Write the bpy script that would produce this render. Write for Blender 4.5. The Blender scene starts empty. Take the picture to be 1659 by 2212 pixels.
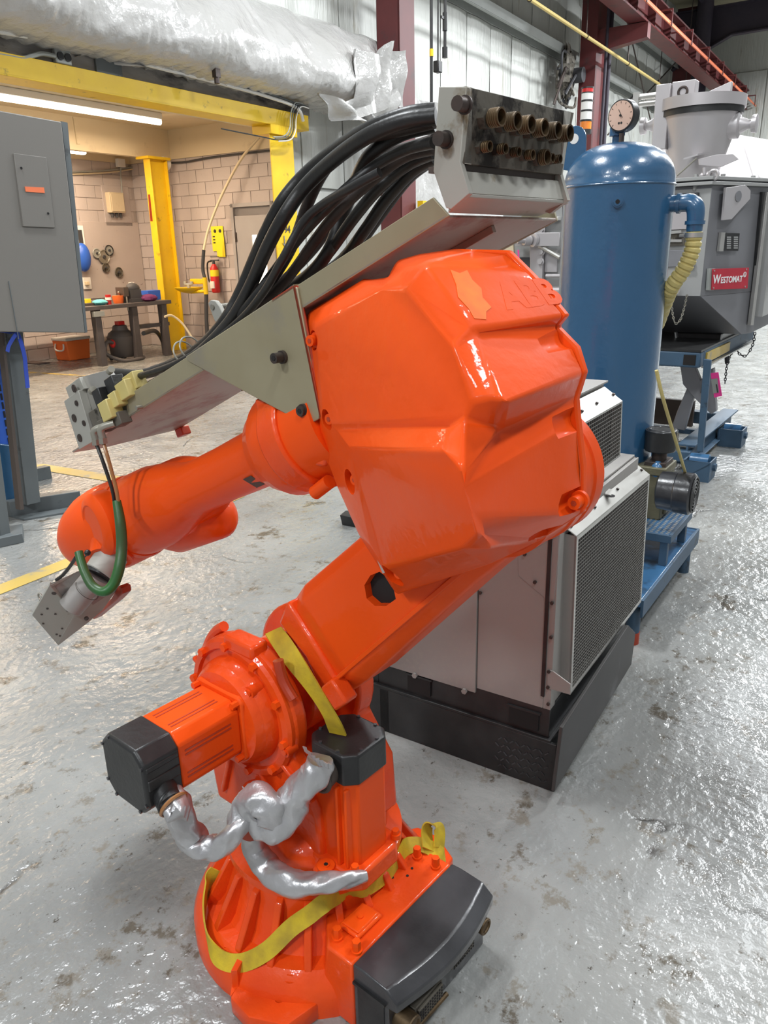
import bpy, bmesh, math, random
from mathutils import Vector, Matrix
random.seed(7)
SC = bpy.context.scene
# ------------------------------------------------------------------ camera
CAM_H = 1.65; FPX = 1660.0; PITCH = math.radians(18.8); ROLL = math.radians(1.4)
IMG_W, IMG_H = 1659, 2212
_f = Vector((0, math.cos(PITCH), -math.sin(PITCH)))
_u0 = Vector((0, math.sin(PITCH), math.cos(PITCH))); _r0 = Vector((1, 0, 0))
_r = _r0*math.cos(ROLL) - _u0*math.sin(ROLL); _u = _r0*math.sin(ROLL) + _u0*math.cos(ROLL)
CAM = Vector((0, 0, CAM_H))
cd = bpy.data.cameras.new('camera'); cam = bpy.data.objects.new('camera', cd); SC.collection.objects.link(cam)
cam.matrix_world = Matrix(((_r.x, _u.x, -_f.x, 0), (_r.y, _u.y, -_f.y, 0), (_r.z, _u.z, -_f.z, CAM_H), (0, 0, 0, 1)))
cd.sensor_fit = 'VERTICAL'; cd.sensor_height = 36.0; cd.sensor_width = 27.0
cd.lens = 36.0*FPX/IMG_H; cd.clip_start = 0.05; cd.clip_end = 200
SC.camera = cam
SC.view_settings.view_transform = 'Standard'; SC.view_settings.look = 'None'
SC.view_settings.gamma = 1.0; SC.view_settings.use_curve_mapping = False
SC.view_settings.exposure = 0.0
# ------------------------------------------------------------------ world (dim even light of a closed hall)
w = bpy.data.worlds.new('world'); SC.world = w; w.use_nodes = True
w.node_tree.nodes['Background'].inputs[0].default_value = (0.93, 0.97, 1.0, 1)
w.node_tree.nodes['Background'].inputs[1].default_value = 0.33

class Fr:
    """A local frame on the floor: x along azimuth az, y to its left, z up."""
    def __init__(s, o, az):
        a = math.radians(az); s.o = Vector(o); s.az = a
        s.X = Vector((math.sin(a), math.cos(a), 0)); s.Y = Vector((-math.cos(a), math.sin(a), 0)); s.Z = Vector((0, 0, 1))
        s.rot = math.pi/2 - a
    def w(s, p): return s.o + s.X*p[0] + s.Y*p[1] + s.Z*p[2]
    def l(s, p): d = Vector(p) - s.o; return Vector((d.dot(s.X), d.dot(s.Y), d.z))
    def on(s, px, py, ax, val):
        d = _f + _r*((px-829.5)/FPX) - _u*((py-1106)/FPX)
        n = (s.X, s.Y, s.Z)[ax]; t = (val-(CAM-s.o).dot(n))/d.dot(n)
        return s.l(CAM + d*t)
W = Fr((0, 0, 0), 32.4)          # building: x along the long wall, y towards it
K = Fr((0.52, 2.03, 0), 33.2)    # compressor
S = Fr((1.08, 2.94, 0), 34.0)    # blue skid
G = Fr((2.25, 5.45, 0), 35.0)    # furnace lift
R = Fr((-0.15, 1.66, 0), -49.5)  # robot: x forward, y to its left side

# ------------------------------------------------------------------ lamps (high-bay fittings outside the frame, with some added fill lamps)
def area(frame, p, sx, sy, power, col=(1, 1, 1), name='high_bay_and_fill_light'):
    l = bpy.data.lights.new(name, 'AREA'); l.shape = 'RECTANGLE'; l.size = sx; l.size_y = sy
    l.energy = power; l.color = col
    o = bpy.data.objects.new(name, l); SC.collection.objects.link(o)
    o.location = frame.w(p); o.rotation_euler = (0, 0, frame.rot); return o
COOL = (0.93, 0.97, 1.0)
LIGHTS = [(-1.5, -2.2, 7.2, 170), (3.5, -2.6, 7.2, 190), (9.0, -1.5, 7.2, 420), (-4.5, 2.4, 6.2, 330), (-5.5, -0.4, 6.0, 170), (15, -1.5, 7.4, 560), (22, -1.0, 7.6, 900), (29, 0.0, 7.6, 1500),  # the two lower ones on the left are added to light the cover's front
          (2.0, 3.6, 7.2, 360), (8.0, 3.4, 7.2, 360), (14.5, 2.6, 7.3, 520), (20.5, 2.6, 7.3, 520)]  # last two are added to brighten the wall panels
for (x, y, z, e) in LIGHTS: area(W, (x, y, z), 1.3, 0.5, e, COOL)

# ------------------------------------------------------------------ materials
def mat(name, col, rough=0.5, metal=0.0, col2=None, nscale=6.0, namt=0.5, bump=0.0, bscale=40.0, coat=0.0, coatr=0.08, dirt=None, dscale=9.0, dlo=0.55, dhi=0.7, emit=None, es=0.0, stretch=None, rvar=0.0, spec=0.5, alpha=None, detail=5.0, transl=0.0):
    m = bpy.data.materials.new(name); m.use_nodes = True; N = m.node_tree.nodes; L = m.node_tree.links
    b = N['Principled BSDF']
    b.inputs['Base Color'].default_value = (*col, 1); b.inputs['Roughness'].default_value = rough; b.inputs['Metallic'].default_value = metal
    b.inputs['Specular IOR Level'].default_value = spec
    if coat: b.inputs['Coat Weight'].default_value = coat; b.inputs['Coat Roughness'].default_value = coatr
    if emit: b.inputs['Emission Color'].default_value = (*emit, 1); b.inputs['Emission Strength'].default_value = es
    if transl: b.inputs['Transmission Weight'].default_value = transl
    tc = N.new('ShaderNodeTexCoord'); src = tc.outputs['Object']
    if stretch:
        mp = N.new('ShaderNodeMapping'); mp.inputs['Scale'].default_value = stretch; L.new(src, mp.inputs[0]); src = mp.outputs[0]
    cur = None
    if col2:
        n = N.new('ShaderNodeTexNoise'); n.inputs['Scale'].default_value = nscale; n.inputs['Detail'].default_value = detail; L.new(src, n.inputs['Vector'])
        rp = N.new('ShaderNodeValToRGB'); rp.color_ramp.elements[0].position = 0.5-namt/2; rp.color_ramp.elements[1].position = 0.5+namt/2
        rp.color_ramp.elements[0].color = (*col, 1); rp.color_ramp.elements[1].color = (*col2, 1)
        L.new(n.outputs['Fac'], rp.inputs[0]); cur = rp.outputs[0]
    if dirt:
        n = N.new('ShaderNodeTexNoise'); n.inputs['Scale'].default_value = dscale; n.inputs['Detail'].default_value = 8; n.inputs['Roughness'].default_value = 0.65; L.new(src, n.inputs['Vector'])
        rp = N.new('ShaderNodeValToRGB'); rp.color_ramp.elements[0].position = dlo; rp.color_ramp.elements[1].position = dhi
        L.new(n.outputs['Fac'], rp.inputs[0])
        mx = N.new('ShaderNodeMix'); mx.data_type = 'RGBA'; L.new(rp.outputs[0], mx.inputs[0])
        if cur: L.new(cur, mx.inputs[6])
        else: mx.inputs[6].default_value = (*col, 1)
        mx.inputs[7].default_value = (*dirt, 1); cur = mx.outputs[2]
    if cur: L.new(cur, b.inputs['Base Color'])
    if rvar:
        n = N.new('ShaderNodeTexNoise'); n.inputs['Scale'].default_value = nscale*1.7; L.new(src, n.inputs['Vector'])
        mr = N.new('ShaderNodeMapRange'); mr.inputs[1].default_value = .3; mr.inputs[2].default_value = .7
        mr.inputs[3].default_value = max(rough-rvar, .03); mr.inputs[4].default_value = rough+rvar
        L.new(n.outputs['Fac'], mr.inputs[0]); L.new(mr.outputs[0], b.inputs['Roughness'])
    if bump:
        n = N.new('ShaderNodeTexNoise'); n.inputs['Scale'].default_value = bscale; n.inputs['Detail'].default_value = 4; L.new(src, n.inputs['Vector'])
        bp = N.new('ShaderNodeBump'); bp.inputs['Strength'].default_value = 1.0; bp.inputs['Distance'].default_value = bump
        L.new(n.outputs['Fac'], bp.inputs['Height']); L.new(bp.outputs[0], b.inputs['Normal'])
        if coat: L.new(bp.outputs[0], b.inputs['Coat Normal'])
    return m
M = {}
M['orange'] = mat('orange_paint', (0.86, 0.088, 0.006), 0.5, 0, (0.82, 0.074, 0.005), 3, .6, .0012, 30, coat=.22, coatr=.05, spec=.12)
M['orange_rough'] = mat('orange_cast_paint', (0.86, 0.088, 0.007), 0.4, 0, (0.72, 0.055, 0.006), 9, .7, .0026, 30, coat=.42, coatr=.07, spec=.2)
M['red_oxide'] = mat('orange_overspray', (0.35, 0.035, 0.012), 0.35, 0, (0.5, .06, .02), 8, .5, .0006, 60)
M['black'] = mat('black_paint', (0.012, 0.012, 0.013), 0.38, 0, (0.03, 0.03, 0.03), 12, .5, .0006, 90)
M['black_gloss'] = mat('black_gloss_paint', (0.012, 0.012, 0.014), 0.3, 0, (0.06, 0.06, 0.065), 5, .35, .0008, 50, coat=.4, coatr=.2)
M['rubber'] = mat('black_hose_rubber', (0.008, 0.008, 0.009), 0.42, 0, (0.02, 0.018, 0.016), 14, .4, .0006, 120)
M['rubber_dirty'] = mat('worn_hose_rubber', (0.02, 0.013, 0.011), 0.55, 0, (0.045, 0.03, 0.025), 18, .4, .0008, 120)
M['steel'] = mat('bare_steel', (0.40, 0.385, 0.33), 0.42, .5, (0.22, 0.20, 0.165), 4, .5, .0002, 60, stretch=(1, 1, 1), rvar=.08)
M['steel_olive'] = mat('plated_steel', (0.39, 0.35, 0.235), 0.45, .35, (0.30, 0.255, 0.155), 5, .6, .0002, 60, dirt=(.27, .25, .22), dscale=3, dlo=.5, dhi=.65)
M['steel_grimy'] = mat('grimy_steel', (0.16, 0.145, 0.12), 0.65, .3, (0.09, 0.078, 0.06), 8, .5, .0006, 80, dirt=(.015, .011, .008), dscale=14, dlo=.52, dhi=.6)
M['steel_paint'] = mat('grey_painted_steel', (0.42, 0.41, 0.375), 0.55, .25, (0.36, 0.345, 0.30), 6, .6, .0002, 60, dirt=(.2, .14, .07), dscale=9, dlo=.62, dhi=.72)
M['brass'] = mat('dirty_brass', (0.17, 0.11, 0.055), 0.5, .7, (0.05, 0.035, 0.02), 30, .5, .0004, 120)
M['dark_iron'] = mat('dark_bolt_iron', (0.05, 0.045, 0.042), 0.5, .6, (0.1, 0.07, 0.06), 40, .5)
M['foil'] = mat('aluminium_foil_sleeve', (0.60, 0.60, 0.61), 0.36, .7, (0.44, 0.43, 0.44), 14, .6, .004, 26, rvar=.06)
M['strap'] = mat('yellow_webbing', (0.66, 0.48, 0.015), 0.75, 0, (0.36, 0.25, 0.02), 22, .5, .0006, 220)
M['blue'] = mat('blue_gloss_paint', (0.028, 0.105, 0.215), 0.3, 0, (0.022, 0.09, 0.19), 4, .6, .0012, 32, coat=.7, coatr=.12)
M['blue_light'] = mat('blue_deck_paint', (0.05, 0.16, 0.32), 0.3, 0, (0.04, 0.12, 0.25), 4, .6, .0006, 30, coat=.5, coatr=.15, dirt=(.02, .03, .045), dscale=5, dlo=.5, dhi=.62)
M['blue_dull'] = mat('dull_blue_paint', (0.055, 0.11, 0.18), 0.5, 0, (0.04, 0.08, 0.13), 6, .6, .0003, 60, dirt=(.02, .025, .03), dscale=9, dlo=.58, dhi=.7)
M['alu_sheet'] = mat('brushed_cabinet_sheet', (0.36, 0.34, 0.32), 0.5, .25, (0.31, 0.29, 0.275), 3, .6, .0001, 60, dirt=(.35, .33, .3), dscale=60, dlo=.5, dhi=.7)
M['galv'] = mat('galvanised_sheet', (0.62, 0.61, 0.58), 0.35, .8, (0.52, 0.5, 0.47), 9, .5, .0002, 30)
M['furnace'] = mat('silver_furnace_paint', (0.42, 0.42, 0.41), 0.45, .35, (0.36, 0.36, 0.355), 4, .6, .0003, 60)
M['furnace_dark'] = mat('grey_furnace_paint', (0.25, 0.25, 0.265), 0.45, .3, (0.22, 0.22, 0.235), 4, .6, .0002, 80)
M['silver_spray'] = mat('silver_sprayed_metal', (0.56, 0.54, 0.55), 0.4, .45, (0.5, 0.46, 0.46), 3, .6)
M['yellow'] = mat('yellow_safety_paint', (0.84, 0.56, 0.012), 0.4, 0, (0.74, 0.46, 0.012), 5, .6, .0003, 30, dirt=(.35, .22, .02), dscale=7, dlo=.62, dhi=.72)
M['column_red'] = mat('red_oxide_column_paint', (0.14, 0.028, 0.028), 0.5, 0, (0.1, 0.022, 0.024), 3, .6, dirt=(.06, .03, .03), dscale=3, dlo=.55, dhi=.7)
M['beam_dark'] = mat('dark_roof_steel', (0.045, 0.035, 0.05), 0.6, 0, (0.03, 0.025, 0.04), 3, .6)
M['wall_panel'] = mat('foil_faced_insulation', (0.60, 0.61, 0.575), 0.45, .1, (0.47, 0.48, 0.445), .8, .6, .018, 4.5, stretch=(3, 3, .5), dirt=(.3, .27, .2), dscale=1.3, dlo=.6, dhi=.72)
M['girt'] = mat('galvanised_girt', (0.40, 0.42, 0.40), 0.5, .3, (0.33, 0.34, 0.32), 2, .6)
M['poly'] = mat('white_poly_sheet', (0.52, 0.51, 0.50), 0.22, 0, (0.45, 0.44, 0.42), 1.5, .5, .03, 6, coat=.4, stretch=(1, 1, 1))
M['concrete'] = mat('grimy_concrete', (0.30, 0.28, 0.26), 0.8, 0, (0.16, 0.15, 0.145), 5, .5, .004, 20, dirt=(.04, .035, .035), dscale=2.2, dlo=.52, dhi=.66, stretch=(.6, 1, 2))
M['block'] = mat('painted_concrete_block', (0.50, 0.44, 0.42), 0.75, 0, (0.44, 0.385, 0.37), 2, .6, .003, 30, dirt=(.3, .24, .2), dscale=3, dlo=.66, dhi=.8)
M['mortar'] = mat('mortar', (0.40, 0.35, 0.33), 0.9)
M['cream'] = mat('cream_wall_paint', (0.68, 0.58, 0.40), 0.7, 0, (0.62, 0.51, 0.34), 1.2, .6, dirt=(.45, .36, .24), dscale=1.7, dlo=.6, dhi=.75)
M['pegboard'] = mat('stained_board', (0.50, 0.44, 0.42), 0.6, 0, (0.46, 0.40, 0.38), 3, .6, dirt=(.12, .08, .07), dscale=16, dlo=.66, dhi=.7)
M['door_grey'] = mat('grey_door_paint', (0.38, 0.36, 0.36), 0.5, 0, (0.34, 0.32, 0.32), 3, .6)
M['cab_grey'] = mat('grey_enclosure_paint', (0.18, 0.168, 0.15), 0.5, 0, (0.17, 0.158, 0.142), 2, .6, .0002, 150)
M['post_grey'] = mat('grey_post_paint', (0.13, 0.145, 0.15), 0.5, 0, (0.10, 0.115, 0.12), 5, .6, dirt=(.04, .04, .04), dscale=8, dlo=.6, dhi=.72)
M['wood_dark'] = mat('dark_bench_steel', (0.10, 0.085, 0.085), 0.6, 0, (0.06, 0.05, 0.05), 5, .6)
M['red'] = mat('red_paint', (0.55, 0.02, 0.02), 0.35)
M['sign_red'] = mat('red_sign_print', (0.50, 0.025, 0.045), 0.4, 0, (.44, .02, .04), 12, .5)
M['white'] = mat('white_plastic', (0.78, 0.77, 0.74), 0.4)
M['white_print'] = mat('white_print', (0.82, 0.82, 0.82), 0.5)
M['cooler_orange'] = mat('orange_cooler_plastic', (0.85, 0.17, 0.03), 0.45)
M['vac_grey'] = mat('grey_vacuum_plastic', (0.09, 0.08, 0.08), 0.5)
M['mat_brown'] = mat('rubber_floor_mat', (0.07, 0.05, 0.045), 0.85, 0, (0.14, 0.1, 0.09), 60, .3, .004, 90)
M['hose_yellow'] = mat('yellow_ribbed_hose', (0.62, 0.52, 0.20), 0.5, 0, (0.5, 0.4, 0.14), 12, .5)
M['green'] = mat('green_hose_jacket', (0.012, 0.13, 0.022), 0.4, 0, (0.05, 0.09, 0.035), 16, .5, .0004, 90)
M['clear_hose'] = mat('brown_clear_tube', (0.35, 0.16, 0.06), 0.3)
M['olive'] = mat('olive_pump_casting', (0.16, 0.145, 0.085), 0.55, .2, (0.10, 0.09, 0.055), 8, .5, .002, 40)
M['pink'] = mat('pink_tag_card', (0.9, 0.05, 0.32), 0.5)
M['gauge'] = mat('gauge_face', (0.72, 0.50, 0.40), 0.35, 0, (.62, .42, .33), 5, .4)
M['orange_bar'] = mat('orange_conductor_plastic', (0.85, 0.20, 0.08), 0.4)
M['pipe_yellow'] = mat('yellow_pipe_paint', (0.50, 0.38, 0.12), 0.5)
M['void_shade'] = mat('hole_shade_black', (0.01, 0.008, 0.008), 0.8)  # near-black colour stands in for the shade inside holes and recesses
M['mesh_core'] = mat('dusty_radiator', (0.03, 0.027, 0.025), 0.8, 0, (0.07, 0.063, 0.06), 4, .5)
M['blue_strap'] = mat('blue_webbing', (0.02, 0.06, 0.42), 0.6)
M['wire'] = mat('dull_wire', (0.19, 0.18, 0.165), 0.5, .3)
M['tray_under'] = mat('overspray_steel', (.36, .34, .30), .45, .3, (.33, .24, .19), 5, .5, dirt=(.22, .05, .025), dscale=7, dlo=.5, dhi=.66)
M['skirt'] = mat('dark_skirt_plate', (0.035, 0.033, 0.032), 0.5, 0, (0.055, 0.052, 0.05), 4, .6, dirt=(.12, .12, .12), dscale=3, dlo=.62, dhi=.75)
M['lamp'] = mat('led_tube', (1, 1, 1), 0.5, emit=(1.0, 0.80, 0.58), es=9)
M['pane_glow'] = mat('window_glow', (1, 1, 1), 0.5, emit=(1.0, 0.93, 0.75), es=2.0)  # door pane glows by itself; no lamp stands behind it
M['glass'] = mat('clear_lens', (0.6, 0.58, 0.5), 0.15)
M['amber'] = mat('amber_lens', (0.75, 0.22, 0.03), 0.3)
M['leather'] = mat('brown_tool', (0.08, 0.06, 0.05), 0.6)
M['cyan'] = mat('cyan_cloth', (0.12, 0.45, 0.5), 0.8)
M['purple'] = mat('purple_cloth', (0.12, 0.015, 0.08), 0.8)
M['blue_plastic'] = mat('blue_plastic', (0.03, 0.12, 0.55), 0.35)
M['roof_cream'] = mat('roof_insulation', (0.36, 0.33, 0.22), 0.7, 0, (0.28, 0.25, 0.17), 1, .6, .01, 3)
M['line_paint'] = mat('yellow_floor_paint', (0.56, 0.38, 0.06), 0.45, 0, (0.42, 0.33, 0.14), 5, .5, .0006, 60, dirt=(.25, .24, .22), dscale=5, dlo=.55, dhi=.62)
M['yellow_card'] = mat('yellow_card', (0.85, 0.68, 0.02), 0.5)
M['shop_dark'] = mat('dark_shop_item', (0.05, 0.05, 0.055), 0.6)

def floor_mat():
    m = bpy.data.materials.new('worn_grey_epoxy'); m.use_nodes = True; N = m.node_tree.nodes; L = m.node_tree.links; b = N['Principled BSDF']
    tc = N.new('ShaderNodeTexCoord'); o = tc.outputs['Object']
    def noise(s, d=6, r=.6, st=None):
        v = o
        if st:
            mp = N.new('ShaderNodeMapping'); mp.inputs['Scale'].default_value = st; L.new(o, mp.inputs[0]); v = mp.outputs[0]
        n = N.new('ShaderNodeTexNoise'); n.inputs['Scale'].default_value = s; n.inputs['Detail'].default_value = d; n.inputs['Roughness'].default_value = r; L.new(v, n.inputs['Vector']); return n.outputs['Fac']
    def ramp(f, a, c, ca=(0, 0, 0), cc=(1, 1, 1)):
        r = N.new('ShaderNodeValToRGB'); r.color_ramp.elements[0].position = a; r.color_ramp.elements[1].position = c
        r.color_ramp.elements[0].color = (*ca, 1); r.color_ramp.elements[1].color = (*cc, 1); L.new(f, r.inputs[0]); return r.outputs[0]
    def mix(f, a, c):
        x = N.new('ShaderNodeMix'); x.data_type = 'RGBA'; L.new(f, x.inputs[0])
        for k, v in ((6, a), (7, c)):
            if isinstance(v, tuple): x.inputs[k].default_value = (*v, 1)
            else: L.new(v, x.inputs[k])
        return x.outputs[2]
    def math_(op, a, c):
        x = N.new('ShaderNodeMath'); x.operation = op
        for k, v in ((0, a), (1, c)):
            if isinstance(v, (int, float)): x.inputs[k].default_value = v
            else: L.new(v, x.inputs[k])
        return x.outputs[0]
    base = ramp(noise(1.1, 5), .35, .68, (0.20, 0.205, 0.20), (0.31, 0.31, 0.295))
    c = mix(ramp(noise(9, 8, .75), .555, .62), base, (0.185, 0.17, 0.145))          # small scuffs
    c = mix(ramp(noise(3.4, 9, .74), .585, .63), c, (0.105, 0.09, 0.07))           # brown stains
    c = mix(ramp(noise(24, 7, .78), .615, .65), c, (0.07, 0.06, 0.05))             # specks
    vo = N.new('ShaderNodeTexVoronoi'); vo.feature = 'DISTANCE_TO_EDGE'; vo.inputs['Scale'].default_value = .33
    wn = N.new('ShaderNodeTexNoise'); wn.inputs['Scale'].default_value = 3; wn.inputs['Detail'].default_value = 6; L.new(o, wn.inputs['Vector'])
    vm = N.new('ShaderNodeVectorMath'); vm.operation = 'MULTIPLY_ADD'; L.new(wn.outputs['Color'], vm.inputs[0]); vm.inputs[1].default_value = (.35, .35, .35); L.new(o, vm.inputs[2])
    L.new(vm.outputs[0], vo.inputs['Vector'])
    crk = math_('MULTIPLY', ramp(vo.outputs['Distance'], .0, .0028, (1, 1, 1), (0, 0, 0)), ramp(noise(2.2, 5), .44, .6))
    c = mix(crk, c, (0.05, 0.045, 0.04))
    L.new(c, b.inputs['Base Color'])
    rr = N.new('ShaderNodeMapRange'); rr.inputs[1].default_value = .35; rr.inputs[2].default_value = .65; rr.inputs[3].default_value = .15; rr.inputs[4].default_value = .34
    L.new(noise(5, 4), rr.inputs[0]); L.new(rr.outputs[0], b.inputs['Roughness'])
    b.inputs['Specular IOR Level'].default_value = .6
    h = math_('ADD', math_('MULTIPLY', noise(26, 3, .5), .010), math_('MULTIPLY', noise(3.5, 3, .5), .012))
    h = math_('SUBTRACT', h, math_('MULTIPLY', crk, .01))
    bp = N.new('ShaderNodeBump'); bp.inputs['Distance'].default_value = .75; bp.inputs['Strength'].default_value = 1; L.new(h, bp.inputs['Height']); L.new(bp.outputs[0], b.inputs['Normal'])
    return m
M['floor'] = floor_mat()

# ------------------------------------------------------------------ mesh building
V = Vector
def unit(v): return Vector(v).normalized()
def perp(d):
    d = unit(d); a = Vector((0, 0, 1)) if abs(d.z) < .9 else Vector((1, 0, 0))
    u = d.cross(a).normalized(); return u, d.cross(u).normalized()
def smooth_path(P, n=6):
    P = [Vector(p) for p in P]
    if len(P) < 3: return P
    out = []
    for i in range(len(P)-1):
        p0 = P[max(i-1, 0)]; p1 = P[i]; p2 = P[i+1]; p3 = P[min(i+2, len(P)-1)]
        for k in range(n):
            t = k/n; out.append(0.5*((2*p1)+(p2-p0)*t+(2*p0-5*p1+4*p2-p3)*t*t+(3*p1-p0-3*p2+p3)*t**3))
    out.append(P[-1]); return out
class MB:
    def __init__(s): s.v = []; s.f = []
    def add(s, vs, fs):
        n = len(s.v); s.v += [tuple(v) for v in vs]; s.f += [tuple(i+n for i in f) for f in fs]; return s
    def box(s, c, d, ax=None):
        X, Y, Z = ax if ax else (V((1, 0, 0)), V((0, 1, 0)), V((0, 0, 1))); c = V(c)
        vs = [c+X*(sx*d[0]/2)+Y*(sy*d[1]/2)+Z*(sz*d[2]/2) for sx in (-1, 1) for sy in (-1, 1) for sz in (-1, 1)]
        return s.add(vs, [(0, 1, 3, 2), (4, 6, 7, 5), (0, 4, 5, 1), (2, 3, 7, 6), (0, 2, 6, 4), (1, 5, 7, 3)])
    def bb(s, a, b): a = V(a); b = V(b); return s.box((a+b)/2, [abs(b[i]-a[i]) for i in range(3)])
    def prism(s, P, e):
        P = [V(p) for p in P]; e = V(e); n = len(P)
        return s.add(P+[p+e for p in P], [tuple(range(n-1, -1, -1)), tuple(range(n, 2*n))]+[(i, (i+1) % n, n+(i+1) % n, n+i) for i in range(n)])
    def loft(s, rings, cap=True):
        n = len(rings[0]); vs = [p for r in rings for p in r]; fs = []
        for k in range(len(rings)-1):
            for i in range(n):
                a = k*n+i; b_ = k*n+(i+1) % n; fs.append((a, b_, b_+n, a+n))
        if cap: fs.append(tuple(range(n-1, -1, -1))); m = (len(rings)-1)*n; fs.append(tuple(range(m, m+n)))
        return s.add(vs, fs)
    def ring(s, c, d, r, n=24, r2=None, u=None, ph=0):
        d = unit(d)
        if u is None: u, w_ = perp(d)
        else: u = unit(V(u)-d*V(u).dot(d)); w_ = d.cross(u)
        r2 = r if r2 is None else r2
        return [V(c)+u*(r*math.cos(t+ph))+w_*(r2*math.sin(t+ph)) for t in [2*math.pi*k/n for k in range(n)]]
    def cyl(s, a, b, r, r2=None, n=24, cap=True, ph=0, u=None):
        a = V(a); b = V(b); d = b-a
        return s.loft([s.ring(a, d, r, n, ph=ph, u=u), s.ring(b, d, r if r2 is None else r2, n, ph=ph, u=u)], cap)
    def lathe(s, a, d, prof, n=32, cap=True):
        d = unit(d); a = V(a); return s.loft([s.ring(a+d*t, d, max(r, 1e-4), n) for t, r in prof], cap)
    def tube(s, P, r, n=10, sm=6, cap=True):
        k0 = len(P); P = smooth_path(P, sm) if sm else [V(p) for p in P]
        rs = r if isinstance(r, (list, tuple)) else [r]*k0
        m = len(P); rings = []; u = None
        for i, p in enumerate(P):
            d = (P[min(i+1, m-1)]-P[max(i-1, 0)]).normalized()
            if u is None: u, _ = perp(d)
            u = (u-d*u.dot(d)).normalized(); w_ = d.cross(u)
            q = i*(k0-1)/(m-1); j = min(int(q), k0-2); rr = rs[j]+(rs[j+1]-rs[j])*(q-j)
            rings.append([p+u*(rr*math.cos(2*math.pi*k/n))+w_*(rr*math.sin(2*math.pi*k/n)) for k in range(n)])
        return s.loft(rings, cap)
    def ribbon(s, P, wd, width, th=.003, sm=8):
        """flat strap along P; wd = list of width directions"""
        k0 = len(P); Q = smooth_path(P, sm); D = smooth_path(wd, sm) if isinstance(wd, list) else [V(wd)]*len(Q)
        rings = []
        for i, p in enumerate(Q):
            d = (Q[min(i+1, len(Q)-1)]-Q[max(i-1, 0)]).normalized(); a = D[i]; a = (a-d*a.dot(d)).normalized(); nn = d.cross(a)
            rings.append([p+a*width/2+nn*th/2, p-a*width/2+nn*th/2, p-a*width/2-nn*th/2, p+a*width/2-nn*th/2])
        return s.loft(rings)
    def hexbolt(s, c, d, r, h, n=6): return s.cyl(c, V(c)+unit(d)*h, r, n=n)
    def washer(s, c, d, r, h): return s.cyl(c, V(c)+unit(d)*h, r, n=16)
    def torus(s, c, d, R_, r, n=28, m=8):
        u, w_ = perp(d); d = unit(d); rings = []
        for k in range(n):
            a = 2*math.pi*k/n; q = u*math.cos(a)+w_*math.sin(a)
            rings.append([V(c)+q*(R_+r*math.cos(b))+d*(r*math.sin(b)) for b in [2*math.pi*j/m for j in range(m)]])
        rings.append(rings[0]); return s.loft(rings, False)
    def blob(s, c, r, n=14, m=9, jit=0):
        c = V(c); rings = []
        for j in range(m+1):
            t = math.pi*j/m; z = math.cos(t); q = max(math.sin(t), 1e-3)
            rings.append([c+V((r[0]*q*math.cos(2*math.pi*k/n), r[1]*q*math.sin(2*math.pi*k/n), r[2]*z))*(1+random.uniform(-jit, jit)) for k in range(n)])
        return s.loft(rings)
    def mesh(s, name, off=None, ang=35, smooth=True):
        off = V(off) if off is not None else V((0, 0, 0))
        me = bpy.data.meshes.new(name); me.from_pydata([tuple(V(v)-off) for v in s.v], [], s.f); me.validate()
        bm = bmesh.new(); bm.from_mesh(me)
        bmesh.ops.remove_doubles(bm, verts=bm.verts, dist=1e-6)
        bmesh.ops.recalc_face_normals(bm, faces=bm.faces); bm.to_mesh(me); bm.free()
        if smooth:
            me.shade_smooth(); me.set_sharp_from_angle(angle=math.radians(ang))
        return me
def tag(o, label=None, cat=None, group=None, kind=None):
    if label: o['label'] = label
    if cat: o['category'] = cat
    if group: o['group'] = group
    if kind: o['kind'] = kind
    return o
def thing(name, frame, base, label, cat, group=None):
    """Empty at the thing's base point (frame-local)"""
    o = bpy.data.objects.new(name, None); SC.collection.objects.link(o); o.empty_display_size = .1
    o.location = frame.w(base); o.rotation_euler = (0, 0, frame.rot); o['_b'] = list(base)
    return tag(o, label, cat, group)
def base_of(o):
    while o.parent: o = o.parent
    return V(o['_b']) if '_b' in o else V((0, 0, 0))
def part(name, mb, m, parent, bevel=0, seg=2, ang=35, label=None, kind=None, smooth=True):
    me = mb.mesh(name, base_of(parent), ang, smooth); me.materials.append(M[m] if isinstance(m, str) else m)
    o = bpy.data.objects.new(name, me); SC.collection.objects.link(o); o.parent = parent
    if bevel: add_bevel(o, bevel, seg)
    return tag(o, label, kind=kind)
def add_bevel(o, wd, seg=2):
    b = o.modifiers.new('bevel', 'BEVEL'); b.width = wd; b.segments = seg; b.limit_method = 'ANGLE'; b.angle_limit = math.radians(32); b.harden_normals = False
def solo(name, mb, m, frame, base, label, cat, group=None, bevel=0, kind=None, ang=35, smooth=True):
    """a thing (or structure) that is one mesh"""
    me = mb.mesh(name, base, ang, smooth); me.materials.append(M[m] if isinstance(m, str) else m)
    o = bpy.data.objects.new(name, me); SC.collection.objects.link(o)
    o.location = frame.w(base); o.rotation_euler = (0, 0, frame.rot); o['_b'] = list(base)
    if bevel: add_bevel(o, bevel)
    return tag(o, label, cat, group, kind)
def copies(proto, locs, parent):
    """same mesh again at offsets from the first"""
    out = []
    for l in locs:
        c = proto.copy(); SC.collection.objects.link(c); c.parent = parent; c.location = V(l); out.append(c)
    return out
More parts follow.
